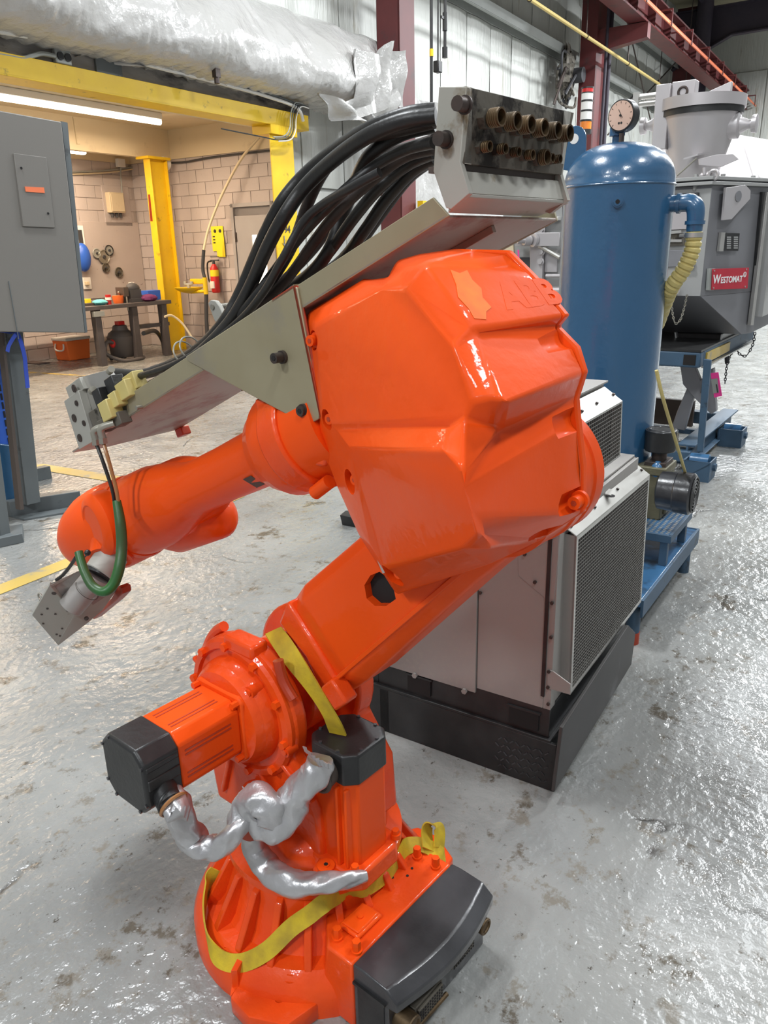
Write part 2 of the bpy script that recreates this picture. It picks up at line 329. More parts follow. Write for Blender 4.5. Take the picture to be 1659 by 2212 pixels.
def text_mb(txt, size, o, ux, uy, depth=.002, bold=0.0, align='CENTER'):
    """lettering as real relief; o = centre, ux = writing direction, uy = up direction"""
    cu = bpy.data.curves.new('lettering', 'FONT'); cu.body = txt; cu.size = size; cu.align_x = align; cu.align_y = 'CENTER'; cu.extrude = depth; cu.offset = bold; cu.resolution_u = 3
    t = bpy.data.objects.new('lettering', cu); SC.collection.objects.link(t)
    dg = bpy.context.evaluated_depsgraph_get(); me = bpy.data.meshes.new_from_object(t.evaluated_get(dg))
    mb = MB(); ux = unit(ux); uy = unit(uy); uz = ux.cross(uy); o = V(o)
    mb.add([o+ux*v.co.x+uy*v.co.y+uz*v.co.z for v in me.vertices], [tuple(p.vertices) for p in me.polygons])
    bpy.data.objects.remove(t); bpy.data.curves.remove(cu); bpy.data.meshes.remove(me); return mb
def quad_slab(frame_pts, th, nrm):
    return MB().prism(frame_pts, unit(nrm)*th)
X_, Y_, Z_ = V((1, 0, 0)), V((0, 1, 0)), V((0, 0, 1))
# ================================================================== THE SETTING
def wq(px, py, ax, val): return W.on(px, py, ax, val)
fl = solo('floor', MB().bb((-4, -9, -.2), (36, 12.6, 0)), 'floor', W, (0, 0, 0), None, None, kind='structure', smooth=False)
def paint_line(p, q, wd, parent=fl):
    p = V(p); q = V(q); d = unit(q-p); n = V((-d.y, d.x, 0)); a = p+Z_*.0015
    part('painted_line', MB().prism([a+n*wd/2, a-n*wd/2, a-n*wd/2+(q-p), a+n*wd/2+(q-p)], Z_*.002), 'line_paint', parent, smooth=False)
a = wq(-40, 1290, 2, 0); b_ = wq(172, 1206, 2, 0); paint_line(a, b_+unit(b_-a)*.5, .12)
a = wq(515, 1079, 2, 0); b_ = wq(70, 1006, 2, 0); paint_line(a, b_+unit(b_-a)*1.2, .14)
a = wq(200, 813, 2, 0); b_ = wq(40, 803, 2, 0); paint_line(a, b_+unit(b_-a)*2, .08)

# long wall with its insulated panels
wl = solo('wall_long', MB().bb((9.35, 7.34, 0), (36, 7.6, 9.2)).bb((-4, 7.34, 3.42), (9.35, 7.6, 9.2)), 'wall_panel', W, (0, 0, 0), None, None, kind='structure', smooth=False)
def wall_panel(x0, x1, z0, z1, y, seed, parent):
    rnd = random.Random(seed); mb = MB(); nx, nz = 6, 8; vs = []
    for j in range(nz+1):
        for i in range(nx+1):
            u = i/nx; v = j/nz; e = math.sin(math.pi*u)**.6 if 0 < u < 1 else 0
            vs.append(V((x0+(x1-x0)*u, y-.035*e-rnd.uniform(0, .012), z0+(z1-z0)*v)))
    n = len(vs); fs = [(j*(nx+1)+i, j*(nx+1)+i+1, (j+1)*(nx+1)+i+1, (j+1)*(nx+1)+i) for j in range(nz) for i in range(nx)]
    mb.add(vs, fs)
    part('wall_panel', mb, 'wall_panel', parent, ang=60)
rows = [(0.05, 2.5), (2.55, 5.78), (6.02, 7.3), (7.35, 9.1)]
k = 0
x = 9.6
while x < 35.5:
    wd = 1.05
    for (z0, z1) in rows:
        if x > 10.6 or z0 > .01: wall_panel(x, min(x+wd-.02, 35.9), z0, z1, 7.335, k, wl); k += 1
    x += wd
x = 3.2
while x < 9.4:
    for (z0, z1) in [(4.5, 5.78), (6.02, 7.3)]: wall_panel(x, x+1.05, z0, z1, 7.335, k, wl); k += 1
    x += 1.07
for (xa, xb, zz) in ((3, 10.9, 5.88), (12.1, 20.2, 5.88), (21.6, 36, 5.88), (12.1, 20.2, 7.32), (21.6, 36, 7.32), (21.6, 36, 2.5)):
    g = MB().bb((xa, 7.0, zz+.08), (xb, 7.3, zz+.10)).bb((xa, 6.99, zz-.08), (xb, 7.01, zz+.10)).bb((xa, 7.0, zz-.09), (xb, 7.06, zz-.07)).bb((xa, 7.28, zz-.09), (xb, 7.31, zz+.09))
    part('wall_girt', g, 'girt', wl, smooth=False)
# red wide-flange columns
def wide_flange(mb, x0, x1, y0, y1, z0, z1, tw=.02, tf=.03):
    mb.bb((x0, y0, z0), (x1, y0+tf, z1)).bb((x0, y1-tf, z0), (x1, y1, z1)).bb(((x0+x1)/2-tw/2, y0+tf, z0), ((x0+x1)/2+tw/2, y1-tf, z1)); return mb
def column(x0, x1, lab):
    t = thing('steel_column', W, (x0, 6.6, 0), lab, 'column')
    mb = MB(); mb.bb((x0, 6.55, 0), (x1, 6.58, 9)).bb((x0+.0, 7.2, 0), (x1, 7.23, 9)).bb((x0+.17, 6.58, 0), (x0+.19, 7.2, 9))
    part('column_shaft', mb, 'column_red', t, smooth=False)
    part('base_plate', MB().bb((x0-.1, 6.45, 0), (x1+.1, 7.3, .03)), 'column_red', t, smooth=False)
    pb = MB()
    for zz in (.5, 2, 3.2, 4.5, 6, 7.5):
        pb.hexbolt((x0+.08, 6.55, zz), -Y_, .02, .02).hexbolt((x1-.08, 6.55, zz), -Y_, .02, .02)
    part('bolt', pb, 'column_red', t, kind='stuff')
    return t
c1x = wq(864, 200, 1, 6.55).x; c1 = wq(895, 200, 1, 6.55).x; cd1 = wq(817, 200, 0, c1x).y
t = thing('steel_column', W, (c1x, 6.6, 0), 'dark red steel column beside the end of the white plastic wrap', 'column')
mb = MB(); mb.bb((c1x, 6.55, 0), (c1x+.03, cd1, 9.1)).bb((c1x+.03, 6.7, 0), (c1-.03, 6.72, 9.1)).bb((c1-.03, 6.55, 0), (c1, cd1, 9.1)).bb((c1x, 6.54, 0), (c1, 6.57, 9.1))
part('column_shaft', mb, 'column_red', t, smooth=False)
yb = MB().bb((c1x-.02, 6.44, 0), (c1+.02, 6.54, 2.0))
part('corner_guard', MB().bb((c1-.02, 6.4, 0), (c1+.10, 6.5, 2.38)), 'yellow', t, smooth=False)
c2a = wq(1280, 250, 1, 6.4).x; c2b = wq(1298, 250, 1, 6.4).x; cd2 = wq(1246, 250, 0, c2a).y
t = thing('steel_column', W, (c2a, 6.4, 0), 'dark red steel column behind the red and white signal lamp', 'column')
part('column_shaft', MB().bb((c2a, 6.4, 0), (c2b, 6.43, 9.1)).bb((c2a, cd2-.03, 0), (c2b, cd2, 9.1)).bb((c2a, 6.43, 0), (c2a+.04, cd2-.03, 9.1)), 'column_red', t, smooth=False)
# crane bracket on that column
br = wq(1330, 90, 0, c2b)
part('crane_bracket', MB().prism([(c2a+.1, 6.4, 5.85), (c2a+.1, 5.3, 6.0), (c2a+.1, 5.3, 6.3), (c2a+.1, 6.4, 6.3)], (.25, 0, 0)), 'column_red', t, smooth=False)
part('conduit', MB().cyl((c2b+.05, 6.3, 2.2), (c2b+.05, 6.3, 9), .05, n=10).cyl((c2a+.1, 6.2, 3.2), (c2a+.1, 6.2, 9), .035, n=10), 'beam_dark', t)
for cx in (30.0,):
    t = thing('steel_column', W, (cx, 6.4, 0), 'far red steel column close to the end wall', 'column')
    part('column_shaft', MB().bb((cx, 6.4, 0), (cx+.7, 6.43, 9)).bb((cx+.33, 6.43, 0), (cx+.36, 7.2, 9)), 'column_red', t, smooth=False)
    part('conduit', MB().cyl((cx-.3, 6.2, 0), (cx-.3, 6.2, 9), .25, n=16), 'beam_dark', t)
# crane runway beam with conductor bars
yb = 5.55; zb = 6.32
t = thing('crane_runway_beam', W, (12, yb, zb), 'red crane runway beam running along the wall high on the right', 'beam')
mb = MB().bb((12, yb-.02, zb+.04), (34.5, yb+.02, zb+.62)).bb((12, yb-.2, zb), (34.5, yb+.2, zb+.04)).bb((12, yb-.2, zb+.62), (34.5, yb+.2, zb+.66))
part('beam_section', mb, 'column_red', t, smooth=False)
part('stiffener', MB().bb((13, yb-.2, zb+.04), (13.02, yb+.2, zb+.62)), 'column_red', t)
for i in range(1, 15): copies(t.children[-1], [(1.5*i, 0, 0)], t)
part('crane_rail', MB().bb((12, yb-.04, zb+.66), (34.5, yb+.04, zb+.74)), 'beam_dark', t, smooth=False)
p0 = wq(1372, 0, 1, yb-.35); p1 = wq(1600, 190, 1, yb-.35); zc = (p0.z+p1.z)/2
t2 = thing('conductor_bar', W, (12, yb-.35, zc), 'bundle of orange electric conductor bars beside the crane beam', 'power rail')
for i in range(4): part('bar', MB().bb((12, yb-.30-.07*i, zc+.10-.075*i), (34.4, yb-.27-.07*i, zc+.145-.075*i)), 'orange_bar', t2, smooth=False)
part('hanger', MB().bb((14, yb-.55, zc+.16), (14.05, yb-.02, zc+.19)).bb((14, yb-.55, zc-.16), (14.05, yb-.53, zc+.16)), 'column_red', t2, smooth=False)
copies(t2.children[-1], [(2.2*i, 0, 0) for i in range(1, 10)], t2)
pa = wq(1150, 8, 1, 6.0); pb_ = wq(1429, 181, 1, 6.0)
ypz = (pa.z+pb_.z)/2
t = thing('gas_pipe', W, (8, 6.0, ypz), 'thin yellow pipe running along the wall below the crane beam', 'pipe')
part('pipe_run', MB().cyl((8, 6.0, ypz), (34, 6.0, ypz), .035, n=10), 'pipe_yellow', t)
for i in range(6):
    part('hanger_rod', MB().cyl((11.5+3.1*i, 6.0, ypz), (11.5+3.1*i, 6.0, 8.6), .012, n=6).torus((11.5+3.1*i, 6.0, ypz), X_, .045, .008, 12, 5), 'dark_iron', t)
# end wall, roof, rafters
ew = solo('wall_end', MB().bb((34.6, -9, 0), (35, 7.4, 9.2)), 'wall_panel', W, (0, 0, 0), None, None, kind='structure', smooth=False)
for i in range(12):
    y0 = 7.2-1.2*i
    for (z0, z1) in ((.1, 3.9), (4.1, 7.6)):
        part('wall_panel', MB().bb((34.55, y0-1.17, z0), (34.6, y0, z1)), 'wall_panel', ew, bevel=.02)
part('wall_girt', MB().bb((34.3, -8, 3.92), (34.55, 7.2, 4.08)), 'girt', ew, smooth=False)
ce = solo('ceiling', MB().bb((-4, -9, 9.1), (36, 7.6, 9.3)), 'roof_cream', W, (0, 0, 0), None, None, kind='structure', smooth=False)
for i in range(10):
    yy = 6.2-1.6*i
    part('purlin', MB().bb((-4, yy, 8.86), (36, yy+.02, 9.1)).bb((-4, yy, 8.86), (36, yy+.1, 8.88)), 'beam_dark', ce, smooth=False)
for i, xr in enumerate((3.0, 12.0, 21.0, 30.2)):
    mb = MB().prism([(xr, 7.2, 7.2), (xr, 5.4, 8.0), (xr, -8.5, 8.25), (xr, -8.5, 8.86), (xr, 7.2, 8.86)], (.02, 0, 0))
    mb.prism([(xr-.12, 7.2, 7.2), (xr-.12, 5.4, 8.0), (xr-.12, -8.5, 8.25), (xr-.12, -8.5, 8.21), (xr-.12, 5.4, 7.96), (xr-.12, 7.2, 7.16)], (.26, 0, 0)).bb((xr-.12, -8.5, 8.82), (xr+.14, 7.2, 8.86))
    part('rafter', mb, 'beam_dark', ce, smooth=False)
# wall bracing rods near the second column
t = thing('brace_rod', W, (22, 6.9, 4), 'thin crossed steel brace rods on the wall behind the crane beam', 'brace')
part('rod', MB().cyl((22.2, 6.7, 7.6), (27.5, 6.7, 4.2), .02, n=6), 'dark_iron', t); part('rod', MB().cyl((22.2, 6.8, 4.4), (29.5, 6.8, 7.4), .02, n=6), 'dark_iron', t)

# ------------------------------------------------------------------ left part: doorway band, yellow lintel, bay behind
lin = wq(0, 150, 1, 7.1)
ls = solo('trim_1', MB().bb((-3, 7.12, 3.40), (9.55, 7.34, 3.66)), 'concrete', W, (0, 0, 0), None, None, kind='structure', bevel=.01)
pl = wq(205, 140, 1, 7.11); pr = wq(262, 160, 1, 7.11)
part('patch_plate', MB().bb((pl.x, 7.09, 3.41), (pr.x, 7.12, 3.60)), 'post_grey', ls, bevel=.004)
be = thing('yellow_lintel_beam', W, (-3, 7.1, 3.24), 'yellow steel lintel beam spanning the wide bay opening', 'beam')
part('beam_section', MB().bb((-3, 7.05, 3.24), (9.42, 7.07, 3.42)).bb((-3, 7.05, 3.23), (9.42, 7.36, 3.25)).bb((-3, 7.07, 3.41), (9.42, 7.36, 3.425)), 'yellow', be, bevel=.004)
jx = wq(583, 330, 1, 7.1).x; jx2 = wq(632, 330, 1, 7.1).x
jc = thing('yellow_jamb_column', W, (jx, 7.1, 0), 'yellow steel jamb column at the right end of the opening behind the black hoses', 'column')
part('column_shaft', MB().bb((jx, 7.08, 0), (jx2, 7.10, 3.12)).bb((jx2-.05, 7.10, 0), (jx2-.03, 7.33, 3.12)), 'yellow', jc, bevel=.005)
part('cap_plate', MB().bb((jx-.02, 7.04, 3.12), (jx2+.05, 7.36, 3.23)), 'yellow', jc, bevel=.004)
sl = text_mb('94', .13, (jx*.5+jx2*.5, 7.075, 1.95), X_, Z_, .001, .003)
part('painted_number', sl, 'concrete', jc, smooth=False)
part('painted_arrow', MB().bb((jx+.15, 7.07, 1.75), (jx+.165, 7.075, 1.87)).prism([(jx+.11, 7.07, 1.78), (jx+.157, 7.07, 1.73), (jx+.205, 7.07, 1.78), (jx+.157, 7.07, 1.755)], (0, .005, 0)), 'concrete', jc, smooth=False)
# conduits + outlet on the concrete band
o1 = wq(132, 124, 1, 7.1)
ob = thing('outlet_box', W, (o1.x, 7.1, o1.z), 'small grey duplex outlet box on the concrete band above the yellow beam', 'outlet')
part('box_body', MB().bb((o1.x-.09, 7.06, o1.z-.065), (o1.x+.09, 7.12, o1.z+.065)), 'girt', ob, bevel=.012)
for s in (-1, 1): part('socket', MB().cyl((o1.x+.042*s, 7.045, o1.z), (o1.x+.042*s, 7.06, o1.z), .036, n=14), 'black', ob)
cb = thing('conduit', W, (4, 7.05, 3.5), 'thin grey bent conduit leading to the outlet box', 'pipe')
cp = [wq(px, py, 1, 7.07) for px, py in ((-30, 112), (20, 121), (50, 126), (70, 121), (90, 116), (118, 121))]
part('tube', MB().tube(cp, .022, 8), 'girt', cb)
for i, (lab, off, m) in enumerate((('white cable conduit clipped under the plastic wrap', 0, 'white'), ('black cable running below the white conduit', -.05, 'rubber'), ('grey cable sagging along the concrete band', -.1, 'post_grey'))):
    cps = [wq(px, py+off*60, 1, 6.98) for px, py in ((-40, 62), (60, 78), (180, 100), (250, 120), (340, 145), (420, 165), (500, 186), (570, 206), (640, 232), (655, 262))]
    solo('cable', MB().tube([c-V((3.0, 0, 0))*0 for c in cps], .016 if i else .022, 7), m, W, cps[0], lab, 'cable')
# bundle of cables at the jamb top
for i in range(4):
    cps = [wq(px+i*4, py+i*3, 1, 6.95) for px, py in ((655, 225), (638, 222), (628, 245), (626, 275), (615, 293), (590, 296), (560, 290), (500, 278), (470, 272))][:(9 if i == 2 else 6)]
    solo('cable_loop', MB().tube(cps, .008, 6), ['girt', 'post_grey', 'rubber', 'white'][i], W, cps[0], ['light grey loose cable at the left of the bunch on the jamb column corner', 'dark grey cable second from left in the bunch on the jamb corner', 'black cable sagging left below the yellow lintel from the jamb corner', 'white cable at the right of the bunch on the jamb corner'][i], 'cable', 'cables at the jamb corner')
clip = wq(467, 155, 1, 6.72)
solo('beam_clamp', MB().bb(clip-V((.04, .03, .06)), clip+V((.04, .03, .06))).cyl(clip-Z_*.12, clip, .03), 'dark_iron', W, clip, 'small dark clamp poking through the plastic wrap', 'clamp', bevel=.004)

# plastic-wrapped insulation roll along the wall
def wrap_mesh():
    rnd = random.Random(4); nx, nt = 260, 44; vs = []
    x0, x1 = 1.5, wq(862, 180, 1, 6.7).x
    zt, zb_ = 4.68, 3.56
    creases = [(rnd.uniform(x0, x1), rnd.uniform(0, 1), rnd.uniform(-1.2, 1.2), rnd.uniform(.05, .16), rnd.uniform(.25, 1.0)) for _ in range(230)]
    for i in range(nx+1):
        x = x0+(x1-x0)*i/nx; endf = max(0, (x-(x1-.9))/.9)
        for j in range(nt+1):
            t = j/nt; a = math.pi*t
            y = 7.30-(.72*math.sin(a)**.75)*(1-.25*math.cos(a))
            z = (zt+zb_)/2+(zt-zb_)/2*math.cos(a)-.10*math.sin(a)
            d = .035*math.sin(x*2.6+t*3)+.02*math.sin(x*6.3+t*8+1)
            # radiating wrinkles from tie points along the lower edge
            tie = (x/0.95) % 1.0-.5; rr = max(0, t-.45)
            d += .10*rr*math.sin(tie*26/(0.3+rr))*math.exp(-abs(tie)*2.2)
            d += .012*endf*math.sin(t*55+x*9)+.05*endf*math.sin(t*14)
            for (cx, ct, sl_, wd, am) in creases:
                if abs(x-cx) < .5:
                    q = (t-ct)+sl_*(x-cx)*.6; u2 = (q/.035)
                    if abs(u2) < 3: d += .03*am*math.exp(-u2*u2)*math.exp(-((x-cx)/.25)**2)
            y -= d*(math.sin(a)**.4); z += d*.3
            if endf > 0: z -= .22*endf**2*math.sin(a)*t; y += .08*endf**3*math.sin(a)
            vs.append(V((x, y, z)))
    return MB().add(vs, [(i*(nt+1)+j, (i+1)*(nt+1)+j, (i+1)*(nt+1)+j+1, i*(nt+1)+j+1) for i in range(nx) for j in range(nt)])
wr = solo('plastic_wrapped_duct', wrap_mesh(), 'poly', W, (1.5, 7.0, 3.6), 'long bulging roll wrapped in white plastic sheet above the yellow beam', 'duct', ang=80)
def flap(pts, name='torn_flap'):
    """ruffled sheet between two pixel polylines"""
    rnd = random.Random(len(pts)); A = smooth_path(pts[0], 6); B_ = smooth_path(pts[1], 6); n = min(len(A), len(B_)); m = 10; vs = []
    for i in range(n):
        for j in range(m+1):
            p = A[i].lerp(B_[i], j/m); vs.append(p+V((.02*math.sin(i*1.1+j*.3), .10*math.sin(i*.95+j*.15)+.03*math.sin(j*.9+i*.4), .03*math.sin(i*.7+j*.5))))
    return MB().add(vs, [(i*(m+1)+j, (i+1)*(m+1)+j, (i+1)*(m+1)+j+1, i*(m+1)+j+1) for i in range(n-1) for j in range(m)])
part('end_flap', flap([[wq(a, b, 1, 6.45) for a, b in ((770, 105), (815, 118), (835, 95), (866, 110))], [wq(a, b, 1, 6.5) for a, b in ((775, 255), (810, 245), (835, 225), (862, 235))]]), 'poly', wr, ang=80)
part('end_flap', flap([[wq(a, b, 1, 6.5) for a, b in ((690, 200), (740, 215), (790, 210), (850, 190))], [wq(a, b, 1, 6.55) for a, b in ((730, 255), (800, 275), (812, 278), (850, 265))]]), 'poly', wr, ang=80)
part('torn_edge', flap([[wq(a, b, 1, 7.08) for a, b in ((160, 98), (220, 108), (300, 132), (400, 158), (480, 180))], [wq(a, b, 1, 7.05) for a, b in ((165, 116), (235, 128), (310, 148), (400, 166), (480, 190))]]), 'poly', wr, ang=80)
# plastic sheet hanging right of the first column
def sheet(x0, x1, z0, z1, y, seed):
    rnd = random.Random(seed); nx, nz = 40, 20; ph = [rnd.uniform(0, 6) for _ in range(6)]; vs = []
    for i in range(nx+1):
        for j in range(nz+1):
            x = x0+(x1-x0)*i/nx; z = z0+(z1-z0)*j/nz
            vs.append(V((x, y-.05*math.sin(x*5+ph[0]+z*.6)-.025*math.sin(x*13+ph[1]+z)-.02*math.sin(z*7+x*3+ph[2]), z)))
    return MB().add(vs, [(i*(nz+1)+j, (i+1)*(nz+1)+j, (i+1)*(nz+1)+j+1, i*(nz+1)+j+1) for i in range(nx) for j in range(nz)])
solo('plastic_sheet', sheet(12.2, 19.5, .4, 4.05, 7.1, 3), 'poly', W, (12.2, 7.1, .4), 'white plastic sheet hung on the wall right of the dark red column', 'plastic sheet', ang=80)
solo('plastic_sheet', sheet(22.2, 30, .2, 3.0, 7.0, 9), 'poly', W, (22, 7.0, .2), 'white plastic sheet on the far wall behind the furnace', 'plastic sheet', ang=80)
for (px, y0, y1, lab, r) in ((932, 0, 285, 'black pendant cable with a yellow mark hanging behind the hose manifold', .02), (946, 0, 138, 'thin black cord ending in a small dark plug', .01), (961, 0, 125, 'dark pull rod with a hook end hanging from the roof', .02)):
    p1 = wq(px, y1, 1, 5.2); cps = [V((p1.x, 5.2, 8.8)), V((p1.x+.01, 5.2, (8.8+p1.z)/2)), p1]
    t = thing('pendant_cable' if px == 932 else ('plug_cord' if px == 946 else 'pull_rod'), W, tuple(p1), lab, 'cord')
    part('cord', MB().tube(cps, r, 8), 'rubber', t)
    if px == 932: part('marker_band', MB().cyl(wq(932, 122, 1, 5.2), wq(932, 106, 1, 5.2), r*1.25, n=10), 'yellow', t)
    if px == 946: part('plug', MB().bb(p1-V((.06, .04, .10)), p1+V((.05, .04, .03))), 'rubber', t, bevel=.01)
    if px == 961: part('hook_end', MB().cyl(p1, p1+Z_*.12, .035).cyl(p1+Z_*.30, p1+Z_*.5, .03).bb(p1+V((-.1, -.01, .42)), p1+V((0, .01, .45))), 'rubber', t)
# dark junk where the girt meets the 2nd column
jp = wq(1222, 170, 1, 6.9)
t = thing('torn_insulation', W, tuple(jp), 'tangle of torn foil insulation and dark wire left of the second red column', 'insulation')
rnd = random.Random(5)
for i in range(5):
    c = [jp+V((rnd.uniform(-.5, .5), rnd.uniform(-.2, .1), rnd.uniform(-.6, .5))) for _ in range(5)]
    part('wire', MB().tube(c, .03, 6), ['shop_dark', 'steel_grimy', 'shop_dark', 'dark_iron', 'shop_dark'][i], t)
part('foil_wad', MB().blob(jp+V((.05, 0, .1)), (.25, .15, .55), 14, 10, .25), 'steel_grimy', t, ang=20)
part('motor_end', MB().cyl(jp+V((.35, -.3, .1)), jp+V((.35, .1, .1)), .16, n=16), 'shop_dark', t)
# signal tower lamp
sp = wq(1264, 290, 1, 4.5); st = wq(1264, 186, 1, 4.5)
t = thing('signal_tower_lamp', W, tuple(sp), 'stack light with red top, white middle and orange bottom lenses above the manifold', 'signal light')
segs = [('black', .0, .10), ('amber', .10, .27), ('black', .27, .31), ('white', .31, .48), ('black', .48, .52), ('white', .52, .69), ('black', .69, .73), ('white', .73, .87), ('black', .87, .89), ('red', .89, .97), ('black', .97, 1.0)]
hh = st.z-sp.z; rr_ = .042*(st-W.l(CAM)).length/1.65/4
for m_, a_, b2 in segs: part('lens' if m_ != 'black' else 'collar', MB().cyl(sp+Z_*hh*a_, sp+Z_*hh*b2, rr_*(1.0 if m_ != 'black' else 1.06), n=20), m_, t, label={'amber': 'orange lens', 'white': 'white lens', 'red': 'red lens'}.get(m_))
part('pole', MB().cyl(sp-Z_*2, sp, .03, n=10), 'black', t)

# ------------------------------------------------------------------ bay behind the opening
def block_wall(name, origin, du, length, z0, z1, nrm, parent_name=None, skip=None):
    """running-bond wall, each block a part"""
    o = V(origin); bl, bh, g = .405, .203, .012
    st = solo(name, MB().prism([o+Z_*z0, o+du*length+Z_*z0, o+du*length+Z_*z1, o+Z_*z1], -nrm*.15), 'mortar', W, tuple(o), None, None, kind='structure', smooth=False)
    protos = {}
    k = 0; z = z0
    while z+bh <= z1+.01:
        s = -bl/2 if k % 2 else 0
        while s < length-.05:
            a = max(s, 0); b2 = min(s+bl, length)
            mid = o+du*((a+b2)/2)+Z_*(z+bh/2)
            if b2-a > .08 and not (skip and skip(mid)):
                L_ = round(b2-a-g, 3)
                if L_ not in protos:
                    protos[L_] = (part('block', MB().box(mid+nrm*.004, (abs(du.x)*L_+abs(nrm.x)*.012, abs(du.y)*L_+abs(nrm.y)*.012, bh-g)), 'block', st, smooth=False), mid.copy())
                else: copies(protos[L_][0], [mid-protos[L_][1]+nrm*random.uniform(0, .002)], st)
            s += bl
        z += bh; k += 1
    return st
SWX, BWY = 10.62, 12.05
dpx0 = wq(500, 437, 0, SWX).y; dpx1 = wq(592, 430, 0, SWX).y; dz = 2.46
sw = block_wall('wall_bay_side', (SWX, 7.6, 0), Y_, BWY-7.6, 0, 3.25, -X_, skip=lambda m: dpx1-.05 < m.y < dpx0+.05 and m.z < dz+.05)
bw = block_wall('wall_bay_back', (7.1, BWY, 0), X_, SWX-7.1, 0, 3.25, -Y_, skip=lambda m: .95 < m.z < 2.3)
solo('wall_bay_upper', MB().bb((SWX-.02, 7.4, 3.25), (SWX+.2, BWY+.2, 3.75)).bb((2, BWY, 3.25), (SWX, BWY+.2, 3.75)).bb((2, BWY, 0), (7.1, BWY+.2, 3.3)), 'cream', W, (0, 0, 0), None, None, kind='structure', smooth=False)
solo('wall_bay_bulkhead', MB().bb((2, 11.0, 3.24), (SWX, 11.12, 3.75)), 'cream', W, (0, 0, 0), None, None, kind='structure', smooth=False)
solo('ceiling_bay', MB().bb((-3, 7.3, 3.72), (SWX+.2, BWY+.2, 3.85)), 'cream', W, (0, 0, 0), None, None, kind='structure', smooth=False)
solo('trim_2', MB().bb((-3, 7.36, 3.25), (SWX, 7.5, 3.72)), 'cream', W, (0, 0, 0), None, None, kind='structure', smooth=False)
# pegboard on the back wall
pb1 = part('board', MB().bb((7.2, BWY-.03, .95), (8.9, BWY-.015, 2.25)), 'pegboard', bw, bevel=.004); part('board', MB().bb((8.92, BWY-.03, .95), (SWX-.02, BWY-.015, 2.25)), 'pegboard', bw, bevel=.004)
part('board', MB().bb((SWX-.03, 10.9, .6), (SWX-.015, 11.7, 2.15)), 'pegboard', sw, bevel=.004)
# door on the side wall
dr = solo('door_1', MB().bb((SWX-.05, dpx1, 0), (SWX+.02, dpx1+.06, dz)).bb((SWX-.05, dpx0-.06, 0), (SWX+.02, dpx0, dz)).bb((SWX-.05, dpx1, dz-.06), (SWX+.02, dpx0, dz)).bb((SWX, dpx1, dz-.35), (SWX+.02, dpx0, dz)), 'door_grey', W, (SWX, dpx1, 0), None, None, kind='structure', bevel=.004)
yA, yB = dpx1+.07, dpx0-.07
wy0, wy1, wz0, wz1 = yA+.15, yA+.45, 1.1, 1.95
part('door_leaf', MB().bb((SWX-.03, yA, .02), (SWX+.01, wy0, dz-.2)).bb((SWX-.03, wy1, .02), (SWX+.01, yB, dz-.2)).bb((SWX-.03, wy0, .02), (SWX+.01, wy1, wz0)).bb((SWX-.03, wy0, wz1), (SWX+.01, wy1, dz-.2)), 'door_grey', dr, smooth=False)
part('window_pane', MB().bb((SWX-.01, wy0, wz0), (SWX, wy1, wz1)), 'pane_glow', dr, smooth=False)
part('hinge', MB().cyl((SWX-.04, yB-.01, 1.85), (SWX-.04, yB-.01, 2.0), .012, n=8), 'dark_iron', dr); part('door_handle', MB().cyl((SWX-.03, yA+.08, 1.0), (SWX-.09, yA+.08, 1.0), .02).bb((SWX-.1, yA+.06, .98), (SWX-.08, yA+.2, 1.02)), 'dark_iron', dr)
# bay LED lamp
la = wq(0, 222, 2, 3.6); lb = wq(338, 266, 2, 3.6)
t = thing('led_batten_lamp', W, (3.2, 9.85, 3.6), 'long glowing LED batten under the bay ceiling', 'lamp')
part('housing', MB().bb((3.2, 9.78, 3.63), (9.35, 9.92, 3.72)), 'white', t, bevel=.01); part('tube', MB().cyl((3.25, 9.85, 3.6), (9.35, 9.85, 3.6), .045, n=14), 'lamp', t)
area(W, (6.3, 9.85, 3.53), 6.0, .08, 300, (1.0, .77, .54), 'led_batten_light')
lq = wq(405, 328, 2, 3.5)
t = thing('led_batten_lamp', W, (7, 11.45, 3.2), 'second LED lamp glowing behind the bulkhead', 'lamp')
q1 = wq(150, 325, 1, 11.4); q2 = wq(183, 329, 1, 11.4)
part('housing', MB().bb((q1.x-1.2, 11.33, q1.z+.02), (q2.x, 11.47, q1.z+.06)), 'white', t); part('tube', MB().bb((q1.x-1.2, 11.35, q1.z-.04), (q2.x, 11.45, q1.z+.02)), 'lamp', t, bevel=.02)
area(W, (8.2, 11.4, 3.2), 1.6, .08, 55, (1.0, .77, .54), 'led_batten_light')
lamp_hang = wq(170, 275, 1, 10.95)
solo('wall_channel', MB().prism([wq(158, 252, 1, 10.98), wq(166, 252, 1, 10.98), wq(174, 311, 1, 10.98), wq(167, 311, 1, 10.98)], (0, .02, 0)), 'cream', W, lamp_hang, 'short cream channel fixed to the bulkhead below the lamp', 'channel')
# inner yellow column (wide-flange)
ic0 = wq(352, 755, 2, 0); icx = ic0.x; icy = 10.9
t = thing('yellow_column', W, (icx, icy, 0), 'free-standing yellow steel column under the bulkhead beside the bench', 'column')
xa = wq(335, 550, 1, icy).x; xb = wq(372, 550, 1, icy).x
part('column_shaft', MB().bb((xa, icy-.12, 0), (xa+.02, icy+.03, 3.2)).bb((xb-.02, icy-.12, 0), (xb, icy+.03, 3.2)).bb((xa+.02, icy-.05, 0), (xb-.02, icy-.04, 3.2)), 'yellow', t, bevel=.003)
part('cap_plate', MB().bb((xa-.05, icy-.15, 3.2), (xb+.05, icy+.15, 3.24)), 'yellow', t); part('scuff_plate', MB().prism([wq(320, 420, 1, icy-.125), wq(324, 420, 1, icy-.125), wq(330, 478, 1, icy-.125), wq(325, 478, 1, icy-.125)], (0, .003, 0)), 'red_oxide', t)

